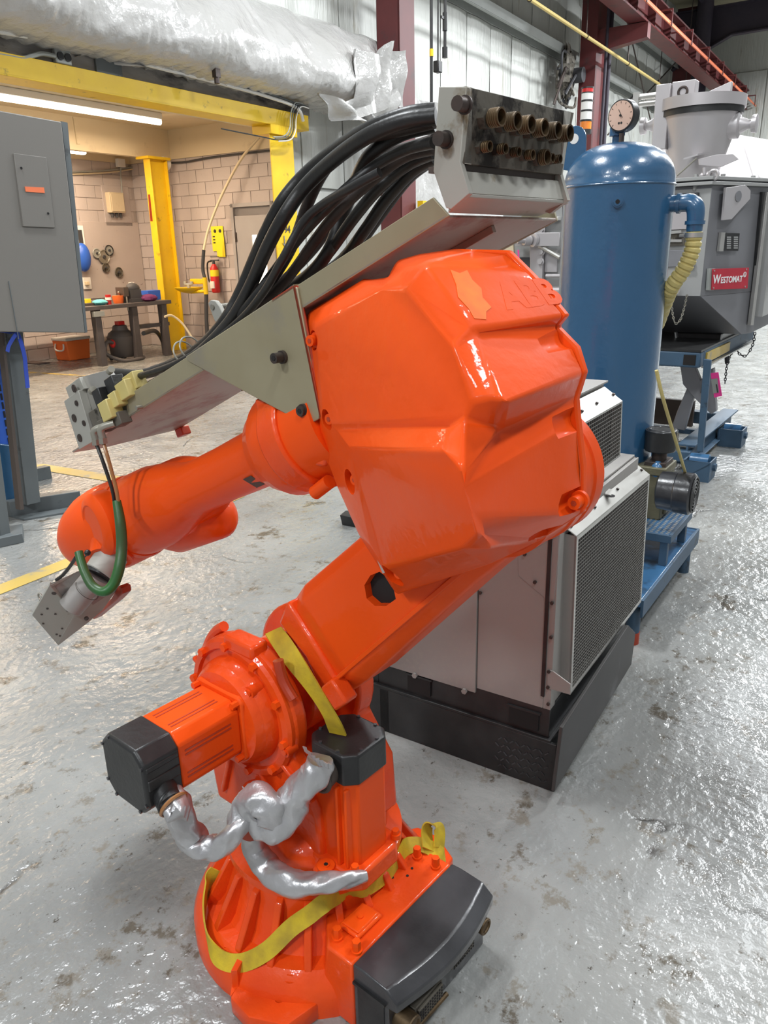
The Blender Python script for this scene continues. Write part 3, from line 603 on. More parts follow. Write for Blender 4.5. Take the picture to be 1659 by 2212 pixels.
# workbench against the back wall
bx0, bx1 = wq(120, 650, 1, 10.4).x, wq(348, 650, 1, 10.6).x
by0, by1, bz = 10.35, 11.6, .93
bx0 -= .9
t = thing('workbench', W, (bx0, by0, 0), 'long dark steel workbench against the back wall of the bay', 'workbench')
part('bench_top', MB().bb((bx0, by0, bz-.06), (bx1, by1, bz)), 'wood_dark', t, bevel=.005)
for lx in (wq(293, 700, 1, by0+.05).x, bx1-.15, wq(190, 700, 1, by0+.3).x, bx0+.1):
    part('leg', MB().bb((lx-.05, by0+.03, 0), (lx+.06, by0+.14, bz-.06)), 'wood_dark', t, bevel=.004)
part('rail', MB().bb((wq(293, 700, 1, by0+.05).x, by0+.1, .5), (bx1, by0+.15, .56)), 'wood_dark', t)
part('outlet_strip', MB().bb((wq(212, 663, 1, by0).x-.1, by0-.01, bz-.16), (wq(212, 663, 1, by0).x+.1, by0+.05, bz-.08)), 'girt', t, bevel=.005)
t = thing('vise', W, (wq(283, 640, 1, 10.6).x, 10.6, bz), 'dark bench vise bolted to the workbench edge', 'vise')
vx = wq(283, 640, 1, 10.6).x
part('vise_body', MB().bb((vx-.12, 10.45, bz), (vx+.12, 10.75, bz+.06)).bb((vx-.09, 10.5, bz+.06), (vx+.14, 10.7, bz+.2)).blob((vx+.05, 10.6, bz+.22), (.13, .09, .09), 12, 8, .05), 'shop_dark', t, bevel=.006)
part('jaw', MB().bb((vx-.22, 10.5, bz+.1), (vx-.12, 10.7, bz+.25)), 'leather', t, bevel=.006)
part('handle', MB().cyl((vx-.33, 10.5, bz+.18), (vx-.22, 10.6, bz+.14), .012).cyl((vx-.22, 10.45, bz-.12), (vx-.22, 10.45, bz+.1), .012), 'steel', t)
def bench_thing(name, px, m, dims, lab, cat, shape='box', y=10.6):
    x = wq(px, 645, 1, y).x
    mb = MB()
    if shape == 'box': mb.box((x, y, bz+dims[2]/2), dims)
    elif shape == 'cyl': mb.lathe((x, y, bz), Z_, [(0, dims[0]*.42), (dims[2]*.5, dims[0]*.48), (dims[2]*.95, dims[0]*.5), (dims[2], dims[0]*.5)], 16)
    else: mb.blob((x, y, bz+dims[2]/2-.005), (dims[0]/2, dims[1]/2, dims[2]/2), 16, 8, .1)
    return solo(name, mb, m, W, (x, y, bz), lab, cat, bevel=.004 if shape == 'box' else 0, ang=25)
bench_thing('paper_cup', 234, 'red', (.09, .09, .15), 'red paper cup with white band on the workbench', 'cup', 'cyl', 10.5)
part('cup_band', MB().cyl((wq(234, 645, 1, 10.5).x, 10.5, bz+.07), (wq(234, 645, 1, 10.5).x, 10.5, bz+.11), .049, n=16), 'white', bpy.data.objects['paper_cup'])
bench_thing('rag', 215, 'cyan', (.26, .2, .09), 'crumpled turquoise rag left of the red cup', 'rag', 'blob', 10.55)
bench_thing('rag', 322, 'purple', (.3, .22, .12), 'dark purple rag in front of the blue tray on the bench', 'rag', 'blob', 10.45)
bench_thing('parts_tray', 326, 'blue_plastic', (.28, .2, .16), 'blue plastic parts tray on the workbench right of the vise', 'tray', 'box', 10.75)
bench_thing('tape_roll', 255, 'cooler_orange', (.18, .14, .12), 'orange tape roll between the cup and the vise', 'tape', 'cyl', 10.6)
bench_thing('jar', 288, 'white', (.1, .1, .3), 'white jar standing behind the vise', 'jar', 'cyl', 11.0)
bench_thing('hand_tool', 195, 'leather', (.24, .08, .04), 'dark hand tool lying left of the turquoise rag', 'tool', 'box', 10.6)
bench_thing('yellow_box', 186, 'yellow_card', (.1, .1, .1), 'small yellow box at the left end of the bench', 'box', 'box', 10.7)
bench_thing('junk_part', 306, 'shop_dark', (.2, .12, .1), 'dark metal part heaped beside the blue tray', 'metal part', 'blob', 10.7)
# discs & things on the pegboard
for (px, py, r, m_, lab) in ((225, 555, .115, 'steel', 'largest round saw blade hung on the stained board'), (209, 547, .075, 'girt', 'pale round dial left of the saw blade'), (236, 541, .085, 'black', 'black rimmed round gauge right of the saw blade'), (229, 578, .075, 'steel_grimy', 'small toothed disc below the saw blade'), (257, 588, .08, 'steel_grimy', 'grimy disc at the lower right of the board')):
    c = wq(px, py, 1, BWY-.06); t = thing('wall_disc', W, tuple(c), lab, 'disc')
    part('rim', MB().torus(c, Y_, r, .012, 24, 6), m_, t); part('face', MB().cyl(c, c+Y_*.012, r, n=24), 'girt' if m_ == 'black' else m_, t); part('hub', MB().cyl(c-Y_*.02, c, r*.28, n=12), 'shop_dark', t)
c = wq(179, 556, 1, BWY-.12)
solo('hard_hat', MB().blob(c, (.14, .12, .24), 20, 12), 'blue_plastic', W, c, 'blue hard hat hanging on the board beside the grey cabinet', 'hard hat')
c = wq(174, 515, 1, BWY-.04)
t = solo('notice_paper', MB().box(c, (.16, .006, .42)), 'white_print', W, c, 'white paper notice with a dark picture beside the cabinet edge', 'paper'); part('printed_picture', MB().box(c-Y_*.005+Z_*.03, (.09, .003, .22)), 'shop_dark', t, bevel=.03)
c = wq(249, 438, 1, BWY-.08)
t = thing('electrical_box', W, tuple(c), 'pale yellow electrical box high on the back wall', 'electrical box')
part('back_board', MB().box(c+V((.08, .06, -.05)), (.6, .02, .68)), 'block', t, bevel=.004); part('box_body', MB().box(c, (.32, .12, .34)), 'cream', t, bevel=.008); part('box_cover', MB().box(c-Y_*.07, (.28, .015, .30)), 'cream', t, bevel=.006)
for s in (-.1, 0, .09): part('cable_gland', MB().cyl(c+V((s, 0, -.25)), c+V((s, 0, -.17)), .025, n=10), 'shop_dark', t)
c2 = wq(260, 352, 1, BWY-.06)
part('junction_box', MB().box(c2, (.16, .08, .14)), 'white', t, bevel=.006); part('conduit', MB().tube([c2-Z_*.05, wq(261, 380, 1, BWY-.06), wq(264, 420, 1, BWY-.06)], .012, 6), 'girt', t)
for i, yy in enumerate((0, 8)):
    solo('wall_cable', MB().tube([wq(px, py+yy*.6, 1, BWY-.04) for px, py in ((150, 372), (200, 370), (250, 366), (300, 358), (330, 352))], .014, 6), ['girt', 'cream'][i], W, wq(200, 370, 1, BWY-.04), ['grey cable strung across the back wall left of the yellow column', 'cream cable just below the grey one on the back wall'][i], 'cable')
solo('wall_cable', MB().tube([wq(px, py, 0, SWX-.04) for px, py in ((360, 352), (400, 350), (450, 341), (520, 332), (583, 325))], .018, 6), 'shop_dark', W, wq(400, 350, 0, SWX-.04), 'dark cable bundle along the top of the bay side wall', 'cable')
c = wq(360, 354, 0, SWX-.2)
solo('round_fan_cover', MB().cyl(c, c-X_*.08, .11, n=20).torus(c-X_*.08, X_, .1, .015), 'white', W, c, 'round white fitting at the top right of the inner yellow column', 'fitting')
c = wq(322, 560, 1, BWY-.05)
t = solo('red_frame', MB().box(c+Z_*.19, (.2, .04, .03)).box(c-Z_*.19, (.2, .04, .03)).box(c+V((-.1, 0, 0)), (.03, .04, .4)).box(c+V((.1, 0, 0)), (.03, .04, .4)).box(c+Y_*.01, (.18, .01, .36)), 'red', W, c, 'red framed holder on the board left of the yellow column', 'holder', bevel=.006)
# white wall outlet low on the board
c = wq(188, 612, 1, BWY-.05)
t = thing('wall_outlet', W, tuple(c), 'cream wall outlet with a plugged grey cord above the bench', 'outlet'); part('plate', MB().box(c, (.16, .03, .2)), 'white', t, bevel=.006); part('plug', MB().box(c+V((-.03, -.04, 0)), (.07, .06, .06)), 'cream', t, bevel=.006)
# fire extinguisher
c = wq(464, 597, 0, SWX-.12); rE = .075
t = thing('fire_extinguisher', W, (c.x, c.y, c.z-.28), 'red fire extinguisher hanging on the block wall by the door', 'fire extinguisher')
part('cylinder', MB().lathe((c.x, c.y, c.z-.28), Z_, [(0, rE*.8), (.02, rE), (.4, rE), (.46, rE*.6), (.49, .025)], 24), 'red', t)
part('label_band', MB().cyl((c.x, c.y, c.z+.0), (c.x, c.y, c.z+.11), rE*1.02, n=24), 'yellow_card', t, label='yellow label band'); part('white_label', MB().bb((c.x-rE-.01, c.y-.04, c.z-.2), (c.x-rE+.02, c.y+.05, c.z-.08)), 'white', t)
part('valve', MB().cyl((c.x, c.y, c.z+.2), (c.x, c.y, c.z+.28), .025, n=10).bb((c.x-.02, c.y-.12, c.z+.26), (c.x+.02, c.y+.06, c.z+.28)).bb((c.x-.02, c.y-.12, c.z+.32), (c.x+.02, c.y+.05, c.z+.335)), 'shop_dark', t)
part('hose', MB().tube([(c.x-.02, c.y+.03, c.z+.26), (c.x-.03, c.y+.12, c.z+.22), (c.x-.04, c.y+.12, c.z), (c.x-.04, c.y+.1, c.z-.1)], .014, 8), 'rubber', t)
# caution card
c = wq(473, 520, 0, SWX-.03)
t = thing('caution_card', W, tuple(c), 'yellow warning card on the block wall above the extinguisher', 'sign')
part('card', MB().bb((c.x-.006, c.y-.12, c.z-.17), (c.x, c.y+.16, c.z+.24)), 'yellow_card', t); part('lower_card', MB().bb((c.x-.012, c.y-.13, c.z-.27), (c.x-.006, c.y+.06, c.z+.06)), 'yellow_card', t)
for s in (-.05, .07): part('printed_eye', MB().cyl((c.x-.01, c.y+s, c.z+.16), (c.x-.006, c.y+s, c.z+.16), .03, n=12), 'black', t)
for kk in range(3): part('printed_line', MB().bb((c.x-.01, c.y+.08, c.z+.06-.05*kk), (c.x-.006, c.y+.13, c.z+.08-.05*kk)), 'black', t)
# eyewash station + riser pipe
c = wq(408, 622, 0, SWX-.5)
t = thing('eyewash_station', W, (c.x, c.y, c.z), 'yellow eyewash bowl mounted on a riser pipe', 'eyewash')
part('bowl', MB().lathe(c-Z_*.09, Z_, [(0, .05), (.03, .15), (.08, .24), (.10, .25), (.095, .22), (.05, .12), (.03, .03)], 28), 'yellow', t)
part('spray_head', MB().cyl(c-Z_*.02, c+Z_*.06, .03).cyl(c+V((0, -.08, .06)), c+V((0, .08, .06)), .02).cyl(c+V((0, .08, .06)), c+V((0, .08, .11)), .03).cyl(c+V((0, -.08, .06)), c+V((0, -.08, .11)), .03), 'girt', t)
cp = wq(444, 620, 0, SWX-.5)
part('back_panel', MB().box(c.lerp(cp, .45)+V((.06, 0, .1)), (.03, .38, .09)), 'yellow', t, bevel=.02)
part('arm', MB().cyl(c-Z_*.07, cp-Z_*.07, .028).cyl(cp-Z_*.12, cp+Z_*.16, .04), 'yellow', t)
part('riser_pipe', MB().tube([wq(450, 760, 0, SWX-.5), wq(446, 690, 0, SWX-.5), cp-Z_*.12], .035, 10), 'shop_dark', t)
part('upper_pipe', MB().tube([cp+Z_*.16, wq(438, 580, 0, SWX-.5), wq(440, 540, 0, SWX-.5)], .03, 10), 'shop_dark', t)
part('flex_line', MB().tube([wq(440, 540, 0, SWX-.5), wq(452, 490, 0, SWX-.4), wq(480, 420, 0, SWX-.3), wq(520, 345, 0, SWX-.2), wq(560, 296, 0, SWX-.1)], .022, 8), 'cream', t)
# cooler
q = wq(122, 738, 1, 10.1); c0 = W.on(160, 779, 2, 0)
cx0, cx1 = wq(146, 760, 1, c0.y).x, wq(198, 760, 1, c0.y).x; cy = c0.y; ch = .33
t = thing('picnic_cooler', W, (cx0, cy, 0), 'orange picnic cooler with a white lid and handle on the bay floor', 'cooler')
part('cooler_body', MB().loft([[V((cx0+.03, cy+.02, 0)), V((cx1-.03, cy+.02, 0)), V((cx1-.03, cy+.36, 0)), V((cx0+.03, cy+.36, 0))], [V((cx0, cy, ch)), V((cx1, cy, ch)), V((cx1, cy+.38, ch)), V((cx0, cy+.38, ch))]]), 'cooler_orange', t, bevel=.015)
part('lid', MB().bb((cx0-.01, cy-.01, ch), (cx1+.01, cy+.39, ch+.05)), 'white', t, bevel=.012)
part('handle', MB().tube([(cx0-.0, cy+.08, ch-.05), (cx0-.02, cy+.09, ch-.15), (cx0-.02, cy+.28, ch-.15), (cx0-.0, cy+.29, ch-.05)], .014, 6), 'white', t)
# vacuum
c = W.on(268, 778, 2, 0)
t = thing('shop_vacuum', W, tuple(c), 'grey and red shop vacuum under the workbench', 'vacuum cleaner')
part('tank', MB().lathe(c+Z_*.06, Z_, [(0, .16), (.05, .2), (.28, .22), (.3, .23), (.34, .23)], 24), 'vac_grey', t)
part('motor_head', MB().lathe(c+Z_*.40, Z_, [(0, .22), (.05, .2), (.10, .13), (.17, .11), (.19, .05)], 24), 'vac_grey', t)
part('red_grip', MB().bb(c+V((-.06, -.06, .56)), c+V((.06, .04, .64))).blob(c+V((-.22, -.04, .3)), (.05, .05, .07)), 'red', t)
part('hose', MB().tube([c+V((-.2, -.05, .3)), c+V((-.38, -.1, .34)), c+V((-.42, -.1, .16)), c+V((-.2, -.25, .03)), c+V((.1, -.28, .03)), c+V((.25, -.2, .03))], .03, 10), 'vac_grey', t)
for k_ in range(4):
    a = math.pi/4+k_*math.pi/2; p = c+V((.2*math.cos(a), .2*math.sin(a), .04)); part('caster', MB().cyl(p-X_*.012, p+X_*.012, .035, n=14), 'black', t)
solo('vacuum_hose_black', MB().tube([W.on(355, 762, 2, .04), W.on(350, 735, 2, .2), W.on(335, 715, 2, .45), W.on(310, 720, 2, .5)], .035, 10), 'rubber', W, W.on(355, 762, 2, .04), 'thick black hose looping down from under the bench beside the yellow column', 'hose')
ma = W.on(85, 788, 2, 0); mb2 = W.on(330, 783, 2, 0)
mm = solo('anti_fatigue_mat', MB().bb((ma.x, ma.y-.0, 0), (W.on(255, 797, 2, 0).x, ma.y+1.1, .018)), 'mat_brown', W, tuple(ma), 'brown perforated rubber mat in front of the workbench', 'mat', bevel=.004)
# low dark shelf with junk left of the cooler
c = W.on(90, 778, 2, 0)
t = thing('low_table', W, tuple(c), 'low dark work table with junk left of the orange cooler', 'table')
part('table_top', MB().bb(c+V((-.8, .0, .52)), c+V((.1, .5, .56))), 'wood_dark', t, bevel=.004)
for (dx, dy) in ((-.7, .05), (.02, .05), (.02, .42), (-.35, .05)): part('leg', MB().bb(c+V((dx, dy, 0)), c+V((dx+.08, dy+.06, .52))), 'wood_dark', t)
for k_, (dx, m_) in enumerate(((-.55, 'girt'), (-.35, 'shop_dark'), (-.15, 'steel_grimy'))):
    solo('metal_part', MB().box(c+V((dx, .2, .62)), (.14, .18, .12)).cyl(c+V((dx, .1, .6)), c+V((dx, .02, .6)), .04), m_, W, c+V((dx, .2, .56)), ['galvanised part at the left on the low table', 'dark part in the middle of the low table', 'rusty steel part at the right on the low table'][k_], 'metal part', bevel=.006)
# broom handle leaning by the yellow column
solo('broom_stick', MB().tube([wq(356, 684, 1, 9.6), wq(372, 682, 1, 9.6), wq(395, 700, 1, 9.5), wq(415, 730, 1, 9.4)], .018, 8), 'cream', W, wq(372, 682, 1, 9.6), 'thin stick leaning in front of the yellow column', 'stick')

# ------------------------------------------------------------------ grey enclosure on posts, foreground left
cy0 = 4.45
def cq(px, py, y=cy0): return wq(px, py, 1, y)
t = thing('electrical_enclosure', W, tuple(V((cq(188, 720).x, cy0, cq(100, 720).z))), 'big grey electrical enclosure with an orange label at the left edge', 'cabinet')
TL, TR, BR, BL = cq(-150, 212), cq(133, 263), cq(184, 719), cq(-120, 716)
part('cabinet_body', MB().prism([TL, TR, BR, BL], (0, .45, 0)), 'cab_grey', t, bevel=.006)
part('door_edge', MB().prism([cq(133, 262, cy0+.02), cq(146, 265, cy0+.02), cq(189, 718, cy0+.02), cq(184, 719, cy0+.02)], (0, .4, 0)), 'post_grey', t, smooth=False)
panel = [cq(30, 331, cy0-.008), cq(100, 340, cy0-.008), cq(119, 492, cy0-.008), cq(50, 489, cy0-.008)]
part('access_panel', MB().prism(panel, (0, .012, 0)), 'cab_grey', t, bevel=.002)
part('panel_gasket', MB().prism([p+(p-(panel[0]+panel[2])/2)*.035+V((0, .009, 0)) for p in panel], (0, .004, 0)), 'black', t, smooth=False)
part('orange_label', MB().prism([cq(54, 403, cy0-.012), cq(95, 405, cy0-.012), cq(97, 417, cy0-.012), cq(56, 414, cy0-.012)], (0, .004, 0)), 'orange_bar', t, label='orange sticker', smooth=False)
for p in ((46, 363), (104, 461)): part('screw', MB().cyl(cq(*p, cy0-.012), cq(*p, cy0-.004), .007, n=10), 'black', t)
part('drawn_seam', MB().bb((cq(37, 719).x-.0, cy0-.003, BR.z+.01), (cq(37, 719).x+.004, cy0+.0, BR.z+.35)), 'post_grey', t)
# posts and base beam under the cabinet
t = thing('post_stand', W, tuple(W.on(90, 1095, 2, 0)), 'dark grey steel post and floor beam under the grey enclosure', 'stand')
p0 = W.on(70, 1090, 2, 0.05); yp = 4.62
xa_, xb_ = wq(60, 1085, 1, yp).x, wq(86, 1085, 1, yp).x
part('post', MB().prism([wq(12, 715, 1, yp), wq(50, 715, 1, yp), wq(88, 1085, 1, yp), wq(58, 1092, 1, yp)], (0, .1, 0)), 'post_grey', t, bevel=.004)
part('inner_post', MB().prism([wq(3, 715, 1, yp-.06), wq(8, 715, 1, yp-.06), wq(52, 1100, 1, yp-.06), wq(44, 1102, 1, yp-.06)], (0, .05, 0)), 'leather', t, label='worn brown strip')
fa, fb = W.on(26, 1118, 2, .0), W.on(178, 1093, 2, .0)
part('floor_beam', MB().prism([fa, fb, fb+V((0, 0, .11)), fa+V((0, 0, .11))], (0, .08, 0)), 'post_grey', t, bevel=.004)
part('floor_plate', MB().prism([fa+V((0, -.02, 0)), fb+V((0, -.02, 0)), fb+V((0, -.14, 0)), fa+V((0, -.14, 0))], (0, 0, .012)), 'post_grey', t)
ga, gb = W.on(82, 1040, 2, .0), W.on(113, 1033, 2, .0)
part('stub_foot', MB().prism([ga, gb, gb+Z_*.10, ga+Z_*.10], (0, .07, 0)), 'post_grey', t, bevel=.003)
t = thing('grey_post', W, tuple(W.on(20, 1180, 2, 0)), 'grey upright post with a square foot at the far left edge', 'post')
q = W.on(10, 1176, 2, 0)
part('post', MB().prism([wq(-40, 800, 1, q.y), wq(-22, 800, 1, q.y), wq(24, 1160, 1, q.y), wq(2, 1166, 1, q.y)], (0, .06, 0)), 'post_grey', t, bevel=.003)
part('foot', MB().prism([W.on(-30, 1190, 2, 0), W.on(52, 1172, 2, 0), W.on(52, 1150, 2, 0), W.on(-30, 1165, 2, 0)], Z_*.06), 'post_grey', t, bevel=.004)
# blue perforated rack upright behind
yb_ = 4.9
t = thing('blue_rack_upright', W, tuple(W.on(40, 1120, 2, 0)), 'blue perforated rack upright behind the grey post', 'rack')
pts = [wq(-60, 760, 1, yb_), wq(2, 760, 1, yb_), wq(30, 960, 1, yb_), wq(-30, 960, 1, yb_)]
part('perforated_column', MB().prism([wq(-40, 700, 1, yb_), wq(-5, 700, 1, yb_), wq(29, 960, 1, yb_), wq(-10, 960, 1, yb_)], (0, .08, 0)), 'blue_plastic', t, bevel=.003)
sl0 = None
for r_ in range(9):
    for c_ in range(3):
        p = wq(-6+c_*11+r_*3.2, 800+r_*19+(c_ % 2)*4, 1, yb_-.004)
        mb = MB().bb(p+V((-.006, 0, -.022)), p+V((.006, .006, .022)))
        part('slot', mb, 'void_shade', t, smooth=False)
part('blue_guard', MB().prism([wq(-10, 958, 1, yb_-.08), wq(34, 962, 1, yb_-.08), wq(56, 1105, 1, yb_-.08), wq(14, 1118, 1, yb_-.08)], (0, .12, 0)), 'blue', t, bevel=.01)
# blue webbing strap
ys = 4.5
t = solo('blue_strap', MB().ribbon([wq(-10, 712, 1, ys), wq(20, 716, 1, ys), wq(38, 722, 1, ys), wq(52, 765, 1, ys), wq(56, 800, 1, ys), wq(60, 838, 1, ys)], X_+Y_*.15, .03, .003), 'blue_strap', W, wq(50, 760, 1, ys), 'bright blue webbing strap draped over the post beside the enclosure', 'strap')
part('strap_loop', MB().ribbon([wq(34, 722, 1, ys-.03), wq(20, 745, 1, ys-.03), wq(16, 760, 1, ys-.03)], X_+Y_*.3, .03, .003), 'blue_strap', t)
# ================================================================== COMPRESSOR (grey sheet-metal chiller on a black base)
def kq(px, py, ax, val): return K.on(px, py, ax, val)
t = thing('industrial_chiller', K, (0, 0, 0), 'grey sheet metal chiller cabinet with mesh grilles on a black steel base', 'machine')
CL, CW, yb0 = .74, .93, .02
# black base
def sloped(mb, a, b): return mb.bb(a, b)
mb = MB().bb((0, .02, .175), (CW-.06, CL, .185)).bb((0, .0, .0), (.012, .66, .175)).bb((.0, .62, -.0), (.09, .735, .18)).bb((CW-.15, .62, 0), (CW-.06, .735, .18)).bb((0, .70, .06), (CW-.06, .73, .175))
part('base_skirt', mb, 'black', t, bevel=.002)
q = [kq(*p, 1, -.02) for p in ((1198, 1711), (1216, 1572), (1358, 1351), (1373, 1367), (1364, 1435))]
part('side_skirt_plate', MB().prism(q, (0, .012, 0)), 'skirt', t, bevel=.002)
part('base_frame', MB().bb((.012, .03, .185), (.04, .70, .29)).bb((.04, .03, .185), (CW-.1, .06, .29)).bb((CW-.12, .03, .185), (CW-.1, .70, .29)).bb((.012, .67, .185), (CW-.1, .70, .29)), 'black', t, bevel=.002)
for (yy, s_) in ((.50, .09), (.115, .10)):
    part('fork_pocket', MB().bb((.006, yy-s_/2, .20), (.0125, yy+s_/2, .26)), 'void_shade', t, smooth=False); part('pocket_rim', MB().bb((.004, yy-s_/2-.006, .26), (.0115, yy+s_/2+.006, .266)), 'black', t)
tr = MB()
for i in range(5):
    for j in range(9):
        c = V((-.001, .03+.02*j+.01*(i % 2), .03+.026*i)); s = 1 if (i+j) % 2 else -1
        tr.box(c, (.0025, .016, .004), (X_, unit((0, 1, s)), unit((0, -s, 1))))
part('tread_plate_lug', tr, 'black_gloss', t, kind='stuff')
# sheet metal body, separate panels
zb0, zt0 = .285, .905
part('front_panel', MB().bb((.005, .285, .27), (.022, .70, zt0)), 'alu_sheet', t, bevel=.0015)
part('front_panel', MB().bb((.012, .055, .285), (.028, .283, zt0)), 'alu_sheet', t, bevel=.0015)
part('corner_strip', MB().bb((.012, .03, .285), (.05, .055, zt0)), 'alu_sheet', t, bevel=.0015)
part('panel_gasket', MB().bb((.006, .051, .33), (.014, .062, zt0-.02)), 'black', t)
part('side_panel', MB().bb((.03, .035, .285), (CW-.1, .05, zt0)), 'alu_sheet', t, bevel=.0015)
part('back_panel', MB().bb((CW-.11, .04, .285), (CW-.1, .70, zt0)).bb((.03, .69, .285), (CW-.1, .70, zt0)), 'alu_sheet', t)
part('corner_gusset', MB().prism([kq(*p, 0, .010) for p in ((1119, 1203), (1119, 1243), (1196, 1308), (1206, 1200), (1206, 1160))], (.004, 0, 0)), 'alu_sheet', t, bevel=.001)
sc = [(1134, 1197), (1156, 1257), (1193, 1302), (1191, 1376), (1186, 1450), (1184, 1484), (1185, 1520), (1217, 1146), (1038, 1280)]
for p in sc: c = kq(*p, 0, .008); part('screw', MB().cyl(c, c-X_*.006, .0055, n=8), 'dark_iron', t)
for p in ((897, 1458), (1004, 1492)): c = kq(*p, 0, .004); part('hex_bolt', MB().cyl(c, c-X_*.008, .010, n=6), 'alu_sheet', t)
# top
part('top_panel', MB().bb((.0, .05, zt0), (.25, .70, zt0+.008)).bb((.25, .05, zt0), (CW-.1, .16, zt0+.008)).bb((.25, .55, zt0), (CW-.1, .70, zt0+.008)), 'alu_sheet', t, bevel=.001)
part('top_well', MB().bb((.25, .16, zt0-.03), (CW-.1, .55, zt0-.02)), 'void_shade', t)
# grille box on the right face, corners measured on the plane y=0
yg = -.0
TLg, TRg, BLg, BRg = kq(1246, 1158, 1, yg), kq(1404, 1025, 1, yg), kq(1232, 1501, 1, yg), kq(1385, 1300, 1, yg)
def lerp2(u, v): return (TLg.lerp(TRg, u)).lerp(BLg.lerp(BRg, u), v)
def grille(t, TLg, TRg, BLg, BRg, depth, strip, nm, fr=.014):
    def L2(u, v): return (TLg.lerp(TRg, u)).lerp(BLg.lerp(BRg, u), v)
    inn = [L2(.02, .03), L2(.98, .03), L2(.98, .97), L2(.02, .97)]; out = [L2(0, 0), L2(1, 0), L2(1, 1), L2(0, 1)]
    mb = MB()
    for i in range(4):
        j = (i+1) % 4; mb.prism([out[i], out[j], inn[j], inn[i]], (0, .006, 0))
    part('grille_frame', mb, 'galv', t, smooth=False)
    # left side and bottom and right returns
    part('box_side', MB().prism([out[0], out[3], out[3]+V((0, depth, 0)), out[0]+V((0, depth, 0))], (.004, 0, 0)), 'alu_sheet', t, bevel=.001)
    part('box_side', MB().prism([out[1], out[2], out[2]+V((0, depth, 0)), out[1]+V((0, depth, 0))], (-.004, 0, 0)), 'alu_sheet', t, bevel=.001)
    part('box_bottom', MB().prism([out[2], out[3], out[3]+V((0, depth, 0)), out[2]+V((0, depth, 0))], (0, 0, .004)), 'galv', t)
    # sloped top strip
    part('top_strip', MB().prism([out[0], out[1], out[1]+V((-.02, depth, strip)), out[0]+V((-.02, depth, strip))], (0, 0, -.004)), 'galv', t, bevel=.001)
    part('radiator_core', MB().prism([L2(.01, .01)+V((0, .03, 0)), L2(.99, .01)+V((0, .03, 0)), L2(.99, .99)+V((0, .03, 0)), L2(.01, .99)+V((0, .03, 0))], (0, .02, 0)), 'mesh_core', t, smooth=False)
    w_ = (TRg-TLg).length; h_ = (TLg-BLg).length; nx = int(w_/.019); nz = int(h_/.0125); mb = MB()
    for i in range(1, nx): mb.prism([L2(.02+.96*i/nx-.0008/w_, .03), L2(.02+.96*i/nx+.0008/w_, .03), L2(.02+.96*i/nx+.0008/w_, .97), L2(.02+.96*i/nx-.0008/w_, .97)], (0, .002, 0))
    for j in range(1, nz):
        a = L2(.02, .03+.94*j/nz); b2 = L2(.98, .03+.94*j/nz); mb.prism([a+Z_*.001, b2+Z_*.001, b2-Z_*.001, a-Z_*.001], (0, .002, 0))
    part('wire_mesh', mb, 'wire', t, kind='stuff', smooth=False)
    for u in (.03, .3, .6, .97): c = L2(u, 0)+V((-.008, depth*.45, strip*.45)); part('screw', MB().cyl(c, c+V((0, -.002, .005)), .005, n=8), 'dark_iron', t)
grille(t, TLg, TRg, BLg, BRg, .055, .045, 'lower')
c = TLg.lerp(TRg, .48)+V((0, .028, .032))
part('latch_tab', MB().box(c, (.05, .02, .004), (unit((1, .2, .1)), unit((-.2, 1, .2)), unit((0, -.2, 1)))), 'galv', t); part('latch_hole', MB().cyl(c+V((-.02, -.012, -.006)), c+V((-.02, -.012, -.004)), .015, n=12), 'void_shade', t)
part('lower_bracket', MB().prism([kq(*p, 0, .008) for p in ((1182, 1446), (1182, 1487), (1232, 1501), (1232, 1478), (1193, 1449))], (.004, 0, 0)), 'alu_sheet', t, bevel=.001)
# upper tier
T2 = [kq(1283, 910, 1, 0), kq(1345, 866, 1, 0), kq(1262, 1033, 1, 0), kq(1340, 985, 1, 0)]
lft = .035; T2[0] = T2[1]+(T2[0]-T2[1])*2.0; T2[2] = T2[3]+(T2[2]-T2[3])*1.75; T2[2].z = min(T2[2].z, .955)
zt2 = T2[1].z+.055
part('upper_cabinet', MB().bb((.02, .06, .955), (T2[1].x-.01, .62, zt2)), 'alu_sheet', t, bevel=.002); part('upper_lid', MB().bb((.0, .05, zt2), (T2[1].x+.0, .64, zt2+.006)), 'alu_sheet', t, bevel=.001)
T2[0].x = max(T2[0].x, 0.0); T2[2].x = max(T2[2].x, 0.0); T2[0].z = T2[1].z; T2[2].z = T2[3].z = T2[3].z
grille(t, T2[0], T2[1], T2[2], T2[3], .055, .045, 'upper')
c = kq(1305, 885, 1, .03)+V((0, 0, 0))
part('latch_tab', MB().box(c, (.05, .02, .004), (unit((1, .2, .1)), unit((-.2, 1, .2)), unit((0, -.2, 1)))), 'galv', t)
part('support_rail', MB().bb((.03, .05, .913), (T2[1].x-.02, .08, .955)).bb((.03, .60, .913), (T2[1].x-.02, .63, .955)), 'black', t)

